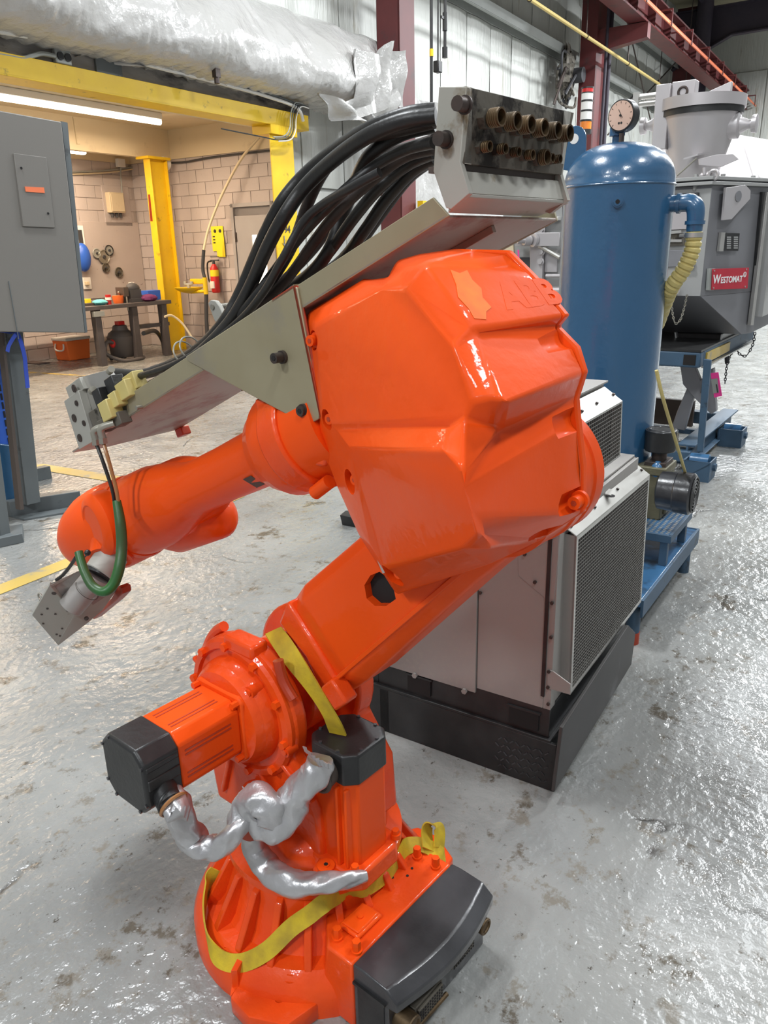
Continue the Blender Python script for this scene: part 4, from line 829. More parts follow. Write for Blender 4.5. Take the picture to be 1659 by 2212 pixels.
# ================================================================== BLUE SKID, TANK, PUMP
def sq(px, py, ax, val): return S.on(px, py, ax, val)
t = thing('blue_skid_table', S, (0, 0, 0), 'low blue steel skid table with puddled top under the blue tank', 'table')
part('deck', MB().bb((-.02, -.0, .20), (.99, .86, .232)), 'blue_light', t, bevel=.004)
part('side_channel', MB().bb((-.02, -.012, .155), (.99, .0, .236)).bb((.985, -.012, .155), (.997, .86, .236)).bb((-.02, .86, .155), (.99, .872, .236)), 'blue_dull', t, bevel=.002)
for (x, y) in ((.02, .02), (.93, .02), (.02, .80), (.93, .80)):
    lg = part('leg', MB().cyl((x+.02, y+.02, 0), (x+.02, y+.02, .20), .03, n=16), 'blue_dull' if x > .5 else 'blue_dull', t)
part('foot_cap', MB().cyl((.04, .04, 0), (.04, .04, .055), .032, n=16), 'red_oxide', t, label='rusty red foot')
TC = S.l((1.11, 3.8, 0)); TRd = .245
t = thing('air_receiver_tank', S, (TC.x, TC.y, .232), 'tall glossy blue vertical air tank standing on the skid', 'tank')
zt = 1.90
part('shell', MB().lathe((TC.x, TC.y, .30), Z_, [(0, TRd), (zt-.30, TRd)], 64, cap=True), 'blue', t)
part('foot_ring', MB().cyl((TC.x, TC.y, .232), (TC.x, TC.y, .31), TRd*.96, n=48), 'blue', t)
prof = [(0, TRd*1.006), (.012, TRd*1.006), (.014, TRd)]+[(.014+.17*math.sin(a), TRd*math.cos(a)**.8) for a in [math.pi/2*k/12 for k in range(1, 12)]]+[(.185, .01)]
part('dome', MB().lathe((TC.x, TC.y, zt), Z_, prof, 64), 'blue', t, ang=60)
part('weld_seam', MB().torus((TC.x, TC.y, zt), Z_, TRd*1.003, .004, 64, 6), 'blue', t)
side = S.l((0, 0, 0))-TC; side.z = 0; fr_ = unit(side)     # towards the camera
c = TC+fr_*TRd; pbg = sq(1353, 435, 0, (TC+fr_*TRd).x)
zz = pbg.z; part('bung', MB().cyl(V((c.x, c.y, zz))-fr_*.01, V((c.x, c.y, zz))+fr_*.02, .024, n=16).cyl(V((c.x, c.y, zz))+fr_*.02, V((c.x, c.y, zz))+fr_*.025, .018, n=12), 'blue', t); part('bung_hole', MB().cyl(V((c.x, c.y, zz))+fr_*.0255, V((c.x, c.y, zz))+fr_*.027, .009, n=12), 'void_shade', t)
rt = V((0, -1, 0))
# lifting lug
lc = sq(1240, 300, 0, TC.x-.06)
lug = MB(); pts = [lc+V((0, .055*math.cos(a), .055*math.sin(a))) for a in [math.pi*k/10 for k in range(11)]]+[lc+V((0, -.06, -.10)), lc+V((0, -.09, -.16)), lc+V((0, .07, -.12))]
hole = [lc+V((0, .022*math.cos(a), .022*math.sin(a))) for a in [2*math.pi*k/14 for k in range(14)]]
part('lifting_lug', lug.prism(pts, (.012, 0, 0)), 'blue', t, bevel=.002); part('lug_hole', MB().prism([p-X_*.001 for p in hole], (.014, 0, 0)), 'white', t)
part('top_fitting', MB().cyl((TC.x+.02, TC.y+.03, zt+.17), (TC.x+.02, TC.y+.03, zt+.25), .022, n=8).cyl((TC.x+.02, TC.y+.03, zt+.215), (TC.x+.02, TC.y+.03, zt+.25), .036, n=8), 'blue', t)
# gauge
gc = sq(1346, 250, 0, TC.x-.02)
gd = unit(V((-1, .25, -.03)))
g = thing('pressure_gauge', S, tuple(gc), 'round black rimmed pressure gauge on top of the blue tank', 'gauge')
part('stem', MB().cyl(gc-Z_*.14, gc-Z_*.07, .012, n=10), 'dark_iron', g); part('stem_nut', MB().cyl(gc-Z_*.17, gc-Z_*.11, .02, n=6), 'blue', g)
part('case', MB().cyl(gc-gd*.03, gc+gd*.018, .066, n=40), 'black', g, bevel=.003); part('dial', MB().cyl(gc+gd*.018, gc+gd*.021, .059, n=40), 'gauge', g)
up_ = unit(Z_-gd*Z_.dot(gd)); sd = gd.cross(up_)
part('needle', MB().box(gc+gd*.0225+up_*.008, (.04, .002, .002), (unit(up_+sd*.6), sd, gd)).cyl(gc+gd*.021, gc+gd*.025, .005, n=10), 'black', g)
mb = MB()
for k_ in range(11):
    a = math.radians(-135+27*k_); d_ = up_*math.cos(a)+sd*math.sin(a); mb.box(gc+gd*.0218+d_*.052, (.008, .0015, .001), (d_, gd.cross(d_), gd))
part('tick_marks', mb, 'black', g, kind='stuff'); part('printed_dot', MB().cyl(gc+gd*.021-up_*.03-sd*.006, gc+gd*.022-up_*.03-sd*.006, .005, n=8).cyl(gc+gd*.021-up_*.03+sd*.006, gc+gd*.022-up_*.03+sd*.006, .005, n=8), 'black', g)
# elbow outlet + hose
zel = sq(1455, 440, 0, TC.x).z
e0 = TC+V((.0, -TRd+.02, zel)); e1 = sq(1490, 440, 0, TC.x); e2 = sq(1500, 500, 0, TC.x); e1.z = zel
part('outlet_elbow', MB().tube([e0, e0.lerp(e1, .6), e1, e1+V((0, -.022, -.018)), V((e2.x, e1.y-.03, e1.z-.05)), V((e2.x, e1.y-.03, e2.z))], [.036, .036, .038, .04, .038, .034], 16, 4), 'blue', t)
part('elbow_collar', MB().cyl(e0.lerp(e1, .45), e0.lerp(e1, .6), .042, n=20).cyl((e2.x, e1.y-.03, e1.z-.075), (e2.x, e1.y-.03, e1.z-.09), .043, n=20), 'blue', t)
h0 = V((e2.x, e1.y-.03, e2.z+.0))
hp = [h0, sq(1495, 540, 0, TC.x), sq(1478, 580, 0, TC.x), sq(1452, 618, 0, TC.x+.02), sq(1438, 650, 0, TC.x+.1), sq(1420, 700, 0, TC.x+.3)]
t2 = thing('ribbed_hose', S, tuple(hp[0]), 'ribbed yellow hose clamped to the elbow pipe of the blue tank', 'hose')
rp = smooth_path(hp, 14); rings = []
prs = []
for i, p in enumerate(rp): prs.append(.036 if i % 4 else .030)
part('corrugated_tube', MB().tube(rp, prs, 18, 0), 'hose_yellow', t2, ang=20); part('hose_clamp', MB().cyl(h0-Z_*.005, h0-Z_*.025, .040, n=20).cyl(h0+V((.0, .04, -.015)), h0+V((.0, .06, -.015)), .008, n=6), 'galv', t2)
solo('thin_air_line', MB().tube([sq(1418, 800, 1, .0), sq(1432, 860, 1, -.02), sq(1462, 960, 1, -.03), sq(1483, 1030, 1, .0)], .007, 8), 'hose_yellow', S, sq(1483, 1030, 1, .0), 'thin yellow air line dropping beside the tank to the motor', 'hose')
# pump stand
t = thing('pump_stand', S, (.42, .02, .232), 'small blue stand with perforated top carrying the pump', 'stand')
zs = .385
part('perforated_top', MB().bb((.40, .0, zs-.008), (.80, .26, zs)), 'blue_light', t)
part('top_frame', MB().bb((.40, -.005, zs-.035), (.80, .01, zs+.002)).bb((.395, -.005, zs-.035), (.41, .26, zs+.002)).bb((.79, -.005, zs-.035), (.805, .26, zs+.002)), 'blue_dull', t, bevel=.002)
hm = MB()
for i in range(16):
    for j in range(10): c = V((.425+.0235*i, .022+.0235*j, zs)); hm.box(c, (.012, .012, .002))
part('perforation', hm, 'galv', t, kind='stuff')
for (x, y) in ((.42, .01), (.77, .01), (.42, .22), (.77, .22)): part('leg', MB().bb((x-.015, y-.0, .232), (x+.02, y+.035, zs-.03)), 'blue_dull', t, bevel=.002)
mc = sq(1497, 1068, 1, -.055)
t = thing('vacuum_pump', S, (.55, .1, zs), 'olive vacuum pump with a round black motor on the blue stand', 'pump')
mx, mz = mc.x, mc.z
part('motor_housing', MB().lathe((mx, .10, mz), -Y_, [(0, .07), (.01, .088), (.08, .092), (.085, .096), (.15, .097), (.158, .090), (.16, .06)], 36), 'black_gloss', t)
fc = MB()
for rr2 in (.02, .035, .05, .065, .08): fc.torus((mx, -.062, mz), Y_, rr2, .0035, 28, 6)
for k_ in range(3): a = k_*2*math.pi/3+.4; fc.box((mx+.045*math.cos(a), -.063, mz+.045*math.sin(a)), (.085, .004, .006), (V((math.cos(a), 0, math.sin(a))), Y_, V((-math.sin(a), 0, math.cos(a)))))
part('fan_cover', fc, 'black', t, kind='stuff')
px0 = sq(1425, 1080, 1, .13)
part('pump_body', MB().bb((px0.x-.09, .10, zs), (px0.x+.12, .24, zs+.24)).bb((px0.x-.05, .085, zs+.02), (px0.x+.07, .105, zs+.20)).cyl((px0.x+.03, .08, zs+.18), (px0.x+.03, .11, zs+.18), .035).bb((px0.x-.1, .09, zs+.22), (px0.x+.1, .25, zs+.26)), 'olive', t, bevel=.006)
part('oil_cap', MB().blob((px0.x-.06, .14, zs+.235), (.035, .035, .05), 16, 10), 'blue_light', t, label='blue capped port')
part('valve_block', MB().cyl((px0.x+.09, .09, zs+.06), (px0.x+.09, .12, zs+.06), .04).bb((px0.x+.05, .08, zs+.08), (px0.x+.12, .12, zs+.14)).cyl((px0.x+.1, .075, zs+.04), (px0.x+.1, .10, zs+.04), .02), 'dark_iron', t, bevel=.004)
part('drain_plug', MB().cyl((px0.x+.11, .07, zs+.08), (px0.x+.11, .085, zs+.08), .017, n=8).cyl((px0.x+.11, .065, zs+.05), (px0.x+.11, .085, zs+.05), .014, n=6), 'galv', t)
fcn = sq(1437, 950, 1, .13)
part('filter_neck', MB().cyl((fcn.x, .15, zs+.24), (fcn.x, .15, fcn.z-.06), .035, n=18).bb((fcn.x-.07, .10, zs+.25), (fcn.x+.07, .2, zs+.28)), 'dark_iron', t, bevel=.003)
part('air_filter', MB().cyl((fcn.x, .15, fcn.z-.055), (fcn.x, .15, fcn.z+.05), .072, n=32), 'black', t, bevel=.006); part('filter_rim', MB().torus((fcn.x, .15, fcn.z+.05), Z_, .058, .004, 28, 6).torus((fcn.x, .15, fcn.z+.045), Z_, .072, .003, 28, 6), 'black_gloss', t)
part('clip_wire', MB().tube([(fcn.x-.01, .075, fcn.z+.04), (fcn.x-.013, .072, fcn.z), (fcn.x-.02, .072, fcn.z-.02), (fcn.x-.01, .072, fcn.z-.045), (fcn.x+.006, .073, fcn.z-.02), (fcn.x+.006, .073, fcn.z+.04)], .002, 6), 'steel', t)

# ================================================================== FURNACE ON SCISSOR LIFT
def gq(px, py, ax, val): return G.on(px, py, ax, val)
XA = .2
pc = gq(1522, 560, 0, XA); YA = pc.y
GB = Fr(G.w((XA, YA, 0)), 56.0)
def bq(px, py, off=0): return G.l(GB.w(GB.on(px, py, 1, off)))
ztf = gq(1530, 400, 0, XA).z; zmid = gq(1511, 640, 0, XA).z; Qb = bq(1602, 722); zbf = Qb.z
P2 = bq(1643, 560); P2.z = 0
t = thing('casting_furnace', G, (.6, .8, zbf), 'large grey dosing furnace with a red sign on the blue scissor lift', 'furnace')
def ringp(pts, z): return [V((p[0], p[1], z)) for p in pts]
foot = [(XA, 1.62), (XA, YA), (P2.x, P2.y), (P2.x+1.1, P2.y), (P2.x+1.1, 1.62)]
part('body_upper', MB().loft([ringp(foot, zmid), ringp(foot, ztf)]), 'furnace_dark', t, bevel=.004)
foot2 = [(Qb.x, 1.62), (Qb.x, Qb.y), (P2.x, P2.y), (P2.x+1.1, P2.y), (P2.x+1.1, 1.62)]
part('body_lower', MB().loft([ringp(foot2, zbf), ringp(foot, zmid)]), 'furnace_dark', t, bevel=.003)
part('front_skin', MB().bb((XA-.006, YA+.002, zmid+.003), (XA, 1.6, ztf-.02)), 'furnace', t, label='lighter front face')  # thin skin, lighter than the rest of the body
fr_rim = [(XA-.05, 1.66), (XA-.05, YA-.01), (P2.x+.02, P2.y-.06), (P2.x+1.1, P2.y-.06), (P2.x+1.1, 1.66)]
part('top_flange', MB().loft([ringp(fr_rim, ztf), ringp(fr_rim, ztf+.022)]), 'furnace', t, bevel=.003); part('top_flange', MB().loft([ringp(fr_rim, ztf+.032), ringp(fr_rim, ztf+.055)]), 'furnace', t, bevel=.003)
part('flange_gasket', MB().loft([ringp([(x+.02, y*.99) for x, y in fr_rim], ztf+.02), ringp([(x+.02, y*.99) for x, y in fr_rim], ztf+.034)]), 'shop_dark', t)
fb_ = part('flange_bolt', MB().cyl((XA, .2, ztf-.03), (XA, .2, ztf+.075), .016, n=6), 'furnace', t)
copies(fb_, [(0, .35, 0), (0, .8, 0), (0, 1.2, 0)], t)
for (px, py) in ((1565, 392), (1630, 396)): c = bq(px, py); part('flange_bolt', MB().cyl(V((c.x+.03, c.y+.02, ztf-.04)), V((c.x+.03, c.y+.02, ztf+.075)), .016, n=6), 'furnace', t)
# dome lid behind
part('domed_lid', MB().loft([[V((x, y, ztf+.05)) for x, y in ((.75, 1.5), (.75, -.1), (2.1, -.25), (2.1, 1.5))], [V((x, y, ztf+.42)) for x, y in ((1.4, 1.2), (1.3, .15), (1.9, .0), (1.9, 1.2))]]), 'silver_spray', t, bevel=.03)
# lug with hole on chamfer face
lp = [bq(*p, -.03) for p in ((1563, 406), (1557, 476), (1575, 474), (1615, 430), (1616, 412), (1605, 400))]
part('lifting_lug', MB().prism(lp, G.l(GB.o+GB.Y)-G.l(GB.o)), 'silver_spray', t, bevel=.003) if False else part('lifting_lug', MB().prism(lp, -(G.l(GB.o+GB.Y*.02)-G.l(GB.o))), 'silver_spray', t, bevel=.002)
c = bq(1595, 424, -.052); nB = unit(G.l(GB.o-GB.Y)-G.l(GB.o)); dB = unit(G.l(GB.o+GB.X)-G.l(GB.o))
part('lug_hole', MB().cyl(c-nB*.001, c+nB*.003, .036, n=20), 'furnace_dark', t)
# sign plates
def bplate(pxs, off, th, m_, nm, **kw): return part(nm, MB().prism([bq(*p, off) for p in pxs], nB*th), m_, t, **kw)
SG = [(1538, 581), (1617, 578), (1614, 623), (1536, 626)]
bplate([(1527, 580), (1540, 580), (1537, 627), (1524, 627)], -.004, .02, 'girt', 'sign_bracket', bevel=.001)
sgn = bplate(SG, -.026, .004, 'sign_red', 'name_sign', bevel=.001, label='red nameplate with white lettering')
sc_ = bq(1575, 603, -.031); wS = (bq(1617, 578, -.03)-bq(1538, 581, -.03)).length
part('sign_lettering', text_mb('W', wS*.185, sc_-dB*wS*.335+Z_*wS*.006, dB, Z_, .0012, .0018), 'white_print', sgn, smooth=False)
part('sign_lettering', text_mb('ESTOMAT', wS*.135, sc_+dB*wS*.075-Z_*wS*.012, dB, Z_, .0012, .0012), 'white_print', sgn, smooth=False)
part('sign_lettering', text_mb('®', wS*.11, sc_+dB*wS*.425+Z_*wS*.05, dB, Z_, .0012, .001), 'white_print', sgn, smooth=False)
for p in ((1543, 585), (1612, 582), (1609, 619), (1541, 622)): c = bq(*p, -.031); part('rivet', MB().cyl(c, c+nB*.004, .006, n=8), 'galv', sgn)
bplate([(1553, 502), (1562, 502), (1557, 543), (1548, 543)], -.004, .02, 'galv', 'data_bracket')
dp = bplate([(1565, 503), (1597, 504), (1594, 542), (1562, 541)], -.02, .004, 'black', 'data_plate', bevel=.001)
mb = MB()
for i in range(6):
    for (a, b2) in ((1570, 1579), (1585, 1594)):
        y_ = 511+4.6*i; mb.prism([bq(a-.4*i*.2, y_, -.025), bq(b2-.4*i*.2, y_, -.025), bq(b2-.4*i*.2, y_+3, -.025), bq(a-.4*i*.2, y_+3, -.025)], nB*.001)
part('data_field', mb, 'furnace', dp, kind='stuff', smooth=False)
# door panel strip to the right
part('door_seam', MB().prism([bq(*p, -.002) for p in ((1642, 415), (1649, 415), (1622, 700), (1616, 700))], nB*.02), 'black', t, smooth=False)
part('door_trim', MB().prism([bq(*p, -.01) for p in ((1649, 416), (1655, 416), (1620, 702), (1614, 702))], nB*.03), 'galv', t, bevel=.002)
part('side_door', MB().bb((P2.x+.02, P2.y-.06, zbf+.12), (P2.x+1.0, P2.y, ztf-.1)), 'furnace', t, bevel=.004)
for z_ in (zbf+.35, zbf+.8): part('door_hinge', MB().cyl((P2.x+.1, P2.y-.09, z_), (P2.x+.1, P2.y-.09, z_+.12), .02, n=10), 'silver_spray', t)
# front face fittings
def aplate(pxs, x, th, m_, nm, **kw): return part(nm, MB().prism([gq(*p, 0, x) for p in pxs], (-th, 0, 0)), m_, t, **kw)
aplate([(1455, 420), (1511, 416), (1508, 430), (1455, 436)], XA-.01, .05, 'shop_dark', 'dark_recess_bar')
aplate([(1448, 450), (1492, 448), (1488, 495), (1446, 497)], XA-.01, .01, 'silver_spray', 'front_plate', bevel=.002)
aplate([(1446, 505), (1482, 504), (1479, 530), (1444, 532)], XA-.01, .02, 'steel_grimy', 'front_slot', bevel=.002)
aplate([(1443, 500), (1473, 497), (1473, 503), (1443, 506)], XA-.03, .02, 'galv', 'shelf_lip'); aplate([(1442, 517), (1474, 517), (1474, 523), (1442, 523)], XA-.03, .02, 'galv', 'shelf_lip')
aplate([(1440, 540), (1478, 540), (1474, 575), (1438, 577)], XA-.01, .01, 'furnace_dark', 'front_plate', bevel=.002)
aplate([(1483, 573), (1501, 571), (1500, 579), (1482, 581)], XA-.01, .04, 'galv', 'small_bracket')
aplate([(1484, 560), (1500, 558), (1500, 562), (1484, 565)], XA-.01, .04, 'steel_grimy', 'small_bracket')
c = gq(1452, 625, 0, XA); part('drain_nozzle', MB().cyl(c+V((-.0, .04, 0)), c+V((-.06, -.02, 0)), .022, n=16).cyl(c+V((-.03, .01, 0)), c+V((-.04, .0, 0)), .034, n=16).cyl(c+V((-.065, -.025, 0)), c+V((-.09, -.05, 0)), .034, n=16), 'silver_spray', t)
# chain
def chain(P, th=.0035, L=.02, name='chain', frame=G, m_='steel', lab='', cat='chain'):
    pts = smooth_path(P, 16); ln = [0]
    for i in range(1, len(pts)): ln.append(ln[-1]+(pts[i]-pts[i-1]).length)
    n = max(2, int(ln[-1]/(L*.78))); mb = MB(); j = 0
    for k_ in range(n):
        s_ = ln[-1]*(k_+.5)/n
        while j < len(ln)-2 and ln[j+1] < s_: j += 1
        p = pts[j].lerp(pts[j+1], (s_-ln[j])/max(ln[j+1]-ln[j], 1e-6)); d = unit(pts[j+1]-pts[j]); u, w_ = perp(d)
        if k_ % 2: u, w_ = w_, u
        rg = [p+d*(L/2*math.cos(a))+u*(L*.3*math.sin(a)) for a in [2*math.pi*i/8 for i in range(8)]]; rg.append(rg[0])
        mb.tube(rg, th, 5, 0, False)
    o = solo(name, mb, m_, frame, P[0], lab, cat); return o
part('chain', MB().add([], []), 'steel', t) if False else None
chain([gq(1449, 636, 0, XA-.06), gq(1452, 670, 0, XA-.05), gq(1456, 692, 0, XA-.05), gq(1461, 699, 0, XA-.05), gq(1470, 690, 0, XA-.05), gq(1478, 665, 0, XA-.05), gq(1484, 637, 0, XA-.05)], lab='fine steel safety chain hanging in a loop from the furnace drain')
chain([gq(1631, 718, 0, 1.6), gq(1626, 745, 0, 1.6), gq(1612, 768, 0, 1.6), gq(1598, 765, 0, 1.6), gq(1588, 752, 0, 1.6), gq(1578, 768, 0, 1.6), gq(1571, 785, 0, 1.6), gq(1566, 828, 0, 1.6)], .004, .03, m_='shop_dark', lab='dark chain dangling from the right corner of the lift table')
# fork pocket under the body
t.update_tag()
f0 = gq(1457, 718, 0, Qb.x-.02); f1 = gq(1561, 722, 0, Qb.x-.02); f2 = gq(1558, 741, 0, Qb.x-.02); f3 = gq(1459, 735, 0, Qb.x-.02)
mb = MB()
for a, b2 in ((f0, f3), (f3, f2), (f2, f1)): mb.prism([a, b2, b2+unit((f0+f2)/2-b2)*.012, a+unit((f0+f2)/2-a)*.012], (1.2, 0, 0))
part('fork_pocket', mb, 'furnace', t, smooth=False); part('pocket_inside', MB().prism([f0+X_*.05, f1+X_*.05, f2+X_*.05, f3+X_*.05], (.01, 0, 0)), 'void_shade', t)
# left part of the furnace seen between manifold and tank
XL = XA-.012
for pts, m_, x, th, nm in (([(1088, 440), (1215, 440), (1215, 710), (1088, 710)], 'furnace', XL, .01, 'left_panel'),
    ([(1150, 440), (1178, 440), (1176, 690), (1150, 690)], 'silver_spray', XL-.02, .05, 'vertical_stiffener'),
    ([(1108, 494), (1150, 494), (1150, 503), (1108, 503)], 'shop_dark', XL-.012, .02, 'dark_slot'),
    ([(1124, 556), (1146, 556), (1146, 590), (1124, 590)], 'shop_dark', XL-.012, .02, 'dark_slot'),
    ([(1088, 500), (1108, 500), (1112, 545), (1088, 545)], 'cream', XL-.012, .02, 'side_bracket'),
    ([(1180, 540), (1205, 540), (1205, 588), (1178, 588)], 'silver_spray', XL-.012, .02, 'cover_plate'),
    ([(1178, 468), (1212, 468), (1212, 476), (1178, 476)], 'white', XL-.012, .06, 'ledge')):
    part(nm, MB().prism([gq(*p, 0, x) for p in pts], (-th, 0, 0)), m_, t, bevel=.003)
part('cross_arm', MB().prism([gq(*p, 0, XL-.10) for p in ((1116, 503), (1212, 502), (1210, 532), (1115, 532))], (-.02, 0, 0)), 'silver_spray', t, bevel=.004)
c = gq(1145, 519, 0, XL-.13); part('pivot_bolt', MB().cyl(c, c+V((-.05, .03, 0)), .035, n=20).cyl(c+V((-.04, .02, 0)), c+V((-.1, .06, 0)), .022, n=8).cyl(c+V((0, -.02, 0)), c+V((.02, -.03, 0)), .05, n=24), 'silver_spray', t)
part('link_rod', MB().cyl(gq(1090, 500, 0, XL-.16), gq(1140, 515, 0, XL-.16), .013, n=10).cyl(gq(1165, 530, 0, XL-.08), gq(1210, 556, 0, XL-.08), .02, n=10), 'galv', t)
for p in ((1171, 477), (1170, 497), (1170, 544), (1168, 565)): c = gq(*p, 0, XL-.075); part('hex_bolt', MB().cyl(c, c-X_*.02, .02, n=6).cyl(c+X_*.004, c, .028, n=14), 'silver_spray', t)
for (y_, r_) in ((596, .015), (628, .03), (640, .012)): c = gq(1180, y_, 0, XL-.05); part('stub_pipe', MB().cyl(c, c+V((0, -.25, 0)), r_, n=12), 'silver_spray', t)
solo('pink_tag', MB().prism([gq(*p, 0, XL-.2) for p in ((1118, 540), (1121, 540), (1123, 568), (1120, 560))], (-.004, 0, 0)), 'pink', G, gq(1119, 545, 0, XL-.2), 'narrow pink tag hanging below the lever arm behind the orange cover', 'tag')
solo('blue_cabinet', MB().bb(gq(1058, 620, 0, 1.2)+V((0, 0, -1.2)), gq(1084, 508, 0, 1.2)+V((.4, 0, 0))), 'blue', G, gq(1070, 560, 0, 1.2), 'dark blue box partly seen left of the furnace', 'cabinet', bevel=.01)
# dosing funnel on top
xc = .55
rimL, rimR = gq(1430, 222, 0, xc), gq(1611, 210, 0, xc); rc = (rimL+rimR)/2; rr = abs(rimL.y-rimR.y)/2
zr = gq(1520, 198, 0, xc-rr).z
t3 = thing('dosing_funnel', G, (xc, rc.y+.1, ztf+.06), 'silver sprayed metal funnel with wide rim on top of the furnace', 'funnel')
botc = gq(1497, 385, 0, xc)
top1 = gq(1520, 235, 0, xc-rr).z
rings = []
for k_ in range(9):
    u_ = k_/8; c = V((xc, botc.y+(rc.y-botc.y)*u_, ztf+.06+(top1-ztf-.06)*u_)); r_ = .155+(rr*.95-.155)*(u_**.95); rings.append([c+V((r_*math.cos(a), r_*math.sin(a), 0)) for a in [2*math.pi*i/48 for i in range(48)]])
part('cone_body', MB().loft(rings), 'silver_spray', t3, ang=50)
part('gap_shade', MB().cyl((xc, rc.y, top1-.01), (xc, rc.y, top1+.03), rr*.985, n=48), 'black', t3)  # black band paints the shade of the gap under the rim
part('rim_ring', MB().lathe((xc, rc.y, top1+.03), Z_, [(0, rr*1.0), (.0, rr*1.02), (zr-top1-.03, rr*1.02), (zr-top1-.03, rr*.9)], 56), 'silver_spray', t3)
for p, sgn_ in (((1432, 268), 1), ((1583, 272), -1)):
    c = gq(*p, 0, xc-.03); s_ = V((0, sgn_, 0))
    part('trunnion', MB().lathe(c-s_*.05, s_, [(0, .085), (.09, .085), (.10, .055), (.15, .032), (.17, .032), (.175, .056), (.205, .060), (.21, .03)], 24), 'silver_spray', t3)
c = gq(1448, 222, 0, xc-.15)
part('side_bracket', MB().bb(c+V((-.03, .0, -.30)), c+V((.06, .10, .12))), 'silver_spray', t3, bevel=.004)
part('cylinder_mount', MB().bb(c+V((0, -.16, .02)), c+V((.1, .0, .13))), 'silver_spray', t3, bevel=.006); c3 = c+V((-.005, -.08, .06)); part('mount_ring', MB().torus(c3, X_, .03, .008), 'dark_iron', t3)
part('air_cylinder', MB().cyl(c+V((0, .1, .06)), c+V((0, .24, .06)), .02, n=12).cyl(c+V((0, .1, .015)), c+V((0, .24, .015)), .02, n=12).bb(c+V((-.03, .22, -.01)), c+V((.03, .26, .09))), 'galv', t3)
part('thin_cable', MB().tube([c+V((0, .25, .09)), c+V((0, .34, .0)), c+V((0, .37, -.12)), c+V((0, .35, -.28)), c+V((0, .25, -.34))], .008, 6), 'rubber', t3)
part('top_wedge', MB().prism([V((xc, rc.y+.1, zr)), V((xc, rc.y-.18, zr)), V((xc, rc.y-.18, zr+.09))], (.05, 0, 0)), 'silver_spray', t3, bevel=.003)
# hinge flaps in front of the funnel
fl2 = MB().prism([gq(*p, 0, .22) for p in ((1476, 345), (1505, 336), (1532, 331), (1508, 341))], (-.01, 0, 0)).prism([gq(*p, 0, .25) for p in ((1505, 340), (1550, 332), (1580, 334), (1597, 344), (1557, 361), (1512, 356))], (-.012, 0, .0))
part('hinged_flap', MB().prism([gq(1476, 345, 0, .22), gq(1507, 336, 0, .22), gq(1532, 331, 0, .35), gq(1500, 338, 0, .38)], Z_*.01), 'silver_spray', t3); part('hinged_flap', MB().prism([gq(*p, 0, .25) for p in ((1509, 344), (1549, 334), (1585, 333), (1597, 344), (1558, 361), (1510, 357))], (-.012, 0, 0)), 'silver_spray', t3, bevel=.002)
part('strut', MB().cyl(gq(1462, 380, 0, .2), gq(1505, 342, 0, .2), .006, n=6), 'steel', t3); part('hinge_barrel', MB().cyl(gq(1515, 380, 0, .22), gq(1545, 376, 0, .22), .025, n=14).torus(gq(1541, 378, 0, .18), X_, .03, .01), 'silver_spray', t3); part('hinge_block', MB().bb(gq(1505, 388, 0, .22), gq(1540, 375, 0, .22)+X_*.06), 'silver_spray', t3, bevel=.004)
part('hinge_bolt', MB().cyl(gq(1522, 378, 0, .2), gq(1522, 362, 0, .2), .014, n=6), 'silver_spray', t3)

# lift
t = thing('scissor_lift', G, (0, 0, 0), 'blue scissor lift table with foot boxes carrying the furnace', 'lift')
zT = zbf-.035; z0T = gq(1500, 795, 0, 0).z; zT = max(zT, z0T+.09)
yR = gq(1512, 785, 0, 0).y
part('table_front_tube', MB().bb((0, yR+.0, z0T), (.10, 1.35, z0T+.11)), 'blue_dull', t, bevel=.012)
part('tube_opening', MB().bb((-.004, yR+.03, z0T+.018), (.0, yR+.115, z0T+.09)), 'void_shade', t, bevel=.012)
part('table_side_rail', MB().bb((.10, yR, z0T+.0), (1.95, yR+.05, z0T+.11)), 'blue_dull', t, bevel=.006); part('table_side_rail', MB().bb((.10, 1.25, z0T+.0), (1.95, 1.3, z0T+.11)), 'blue_dull', t, bevel=.006)
part('rail_lip', MB().bb((.05, yR-.03, z0T-.005), (1.9, yR, z0T+.006)), 'galv', t)
part('table_deck', MB().bb((.0, yR, z0T+.11), (1.95, 1.35, z0T+.125)), 'black', t)
part('worn_bar', MB().bb((.15, yR-.012, z0T+.02), (.9, yR, z0T+.09)), 'line_paint', t, label='scraped yellow strip')
zr_ = .20; yRail = gq(1560, 915, 2, zr_).y
part('base_rail', MB().bb((.2, yRail-.0, .19), (1.75, yRail+.13, .205)).bb((.2, yRail+.05, .05), (1.75, yRail+.065, .19)).bb((.2, yRail, .05), (1.75, yRail+.13, .06)), 'blue_dull', t, bevel=.003)
part('base_rail', MB().bb((.2, 1.1, .05), (1.75, 1.23, .205)), 'blue_dull', t, bevel=.003)
part('base_cross', MB().bb((.16, yRail+.02, .07), (.30, 1.3, .16)), 'blue_dull', t, bevel=.01); part('base_cross', MB().bb((1.6, yRail+.1, .07), (1.72, 1.3, .18)), 'blue_dull', t, bevel=.01)
part('inner_bar', MB().bb((.75, yRail+.1, .16), (.80, 1.1, .20)), 'blue_dull', t)
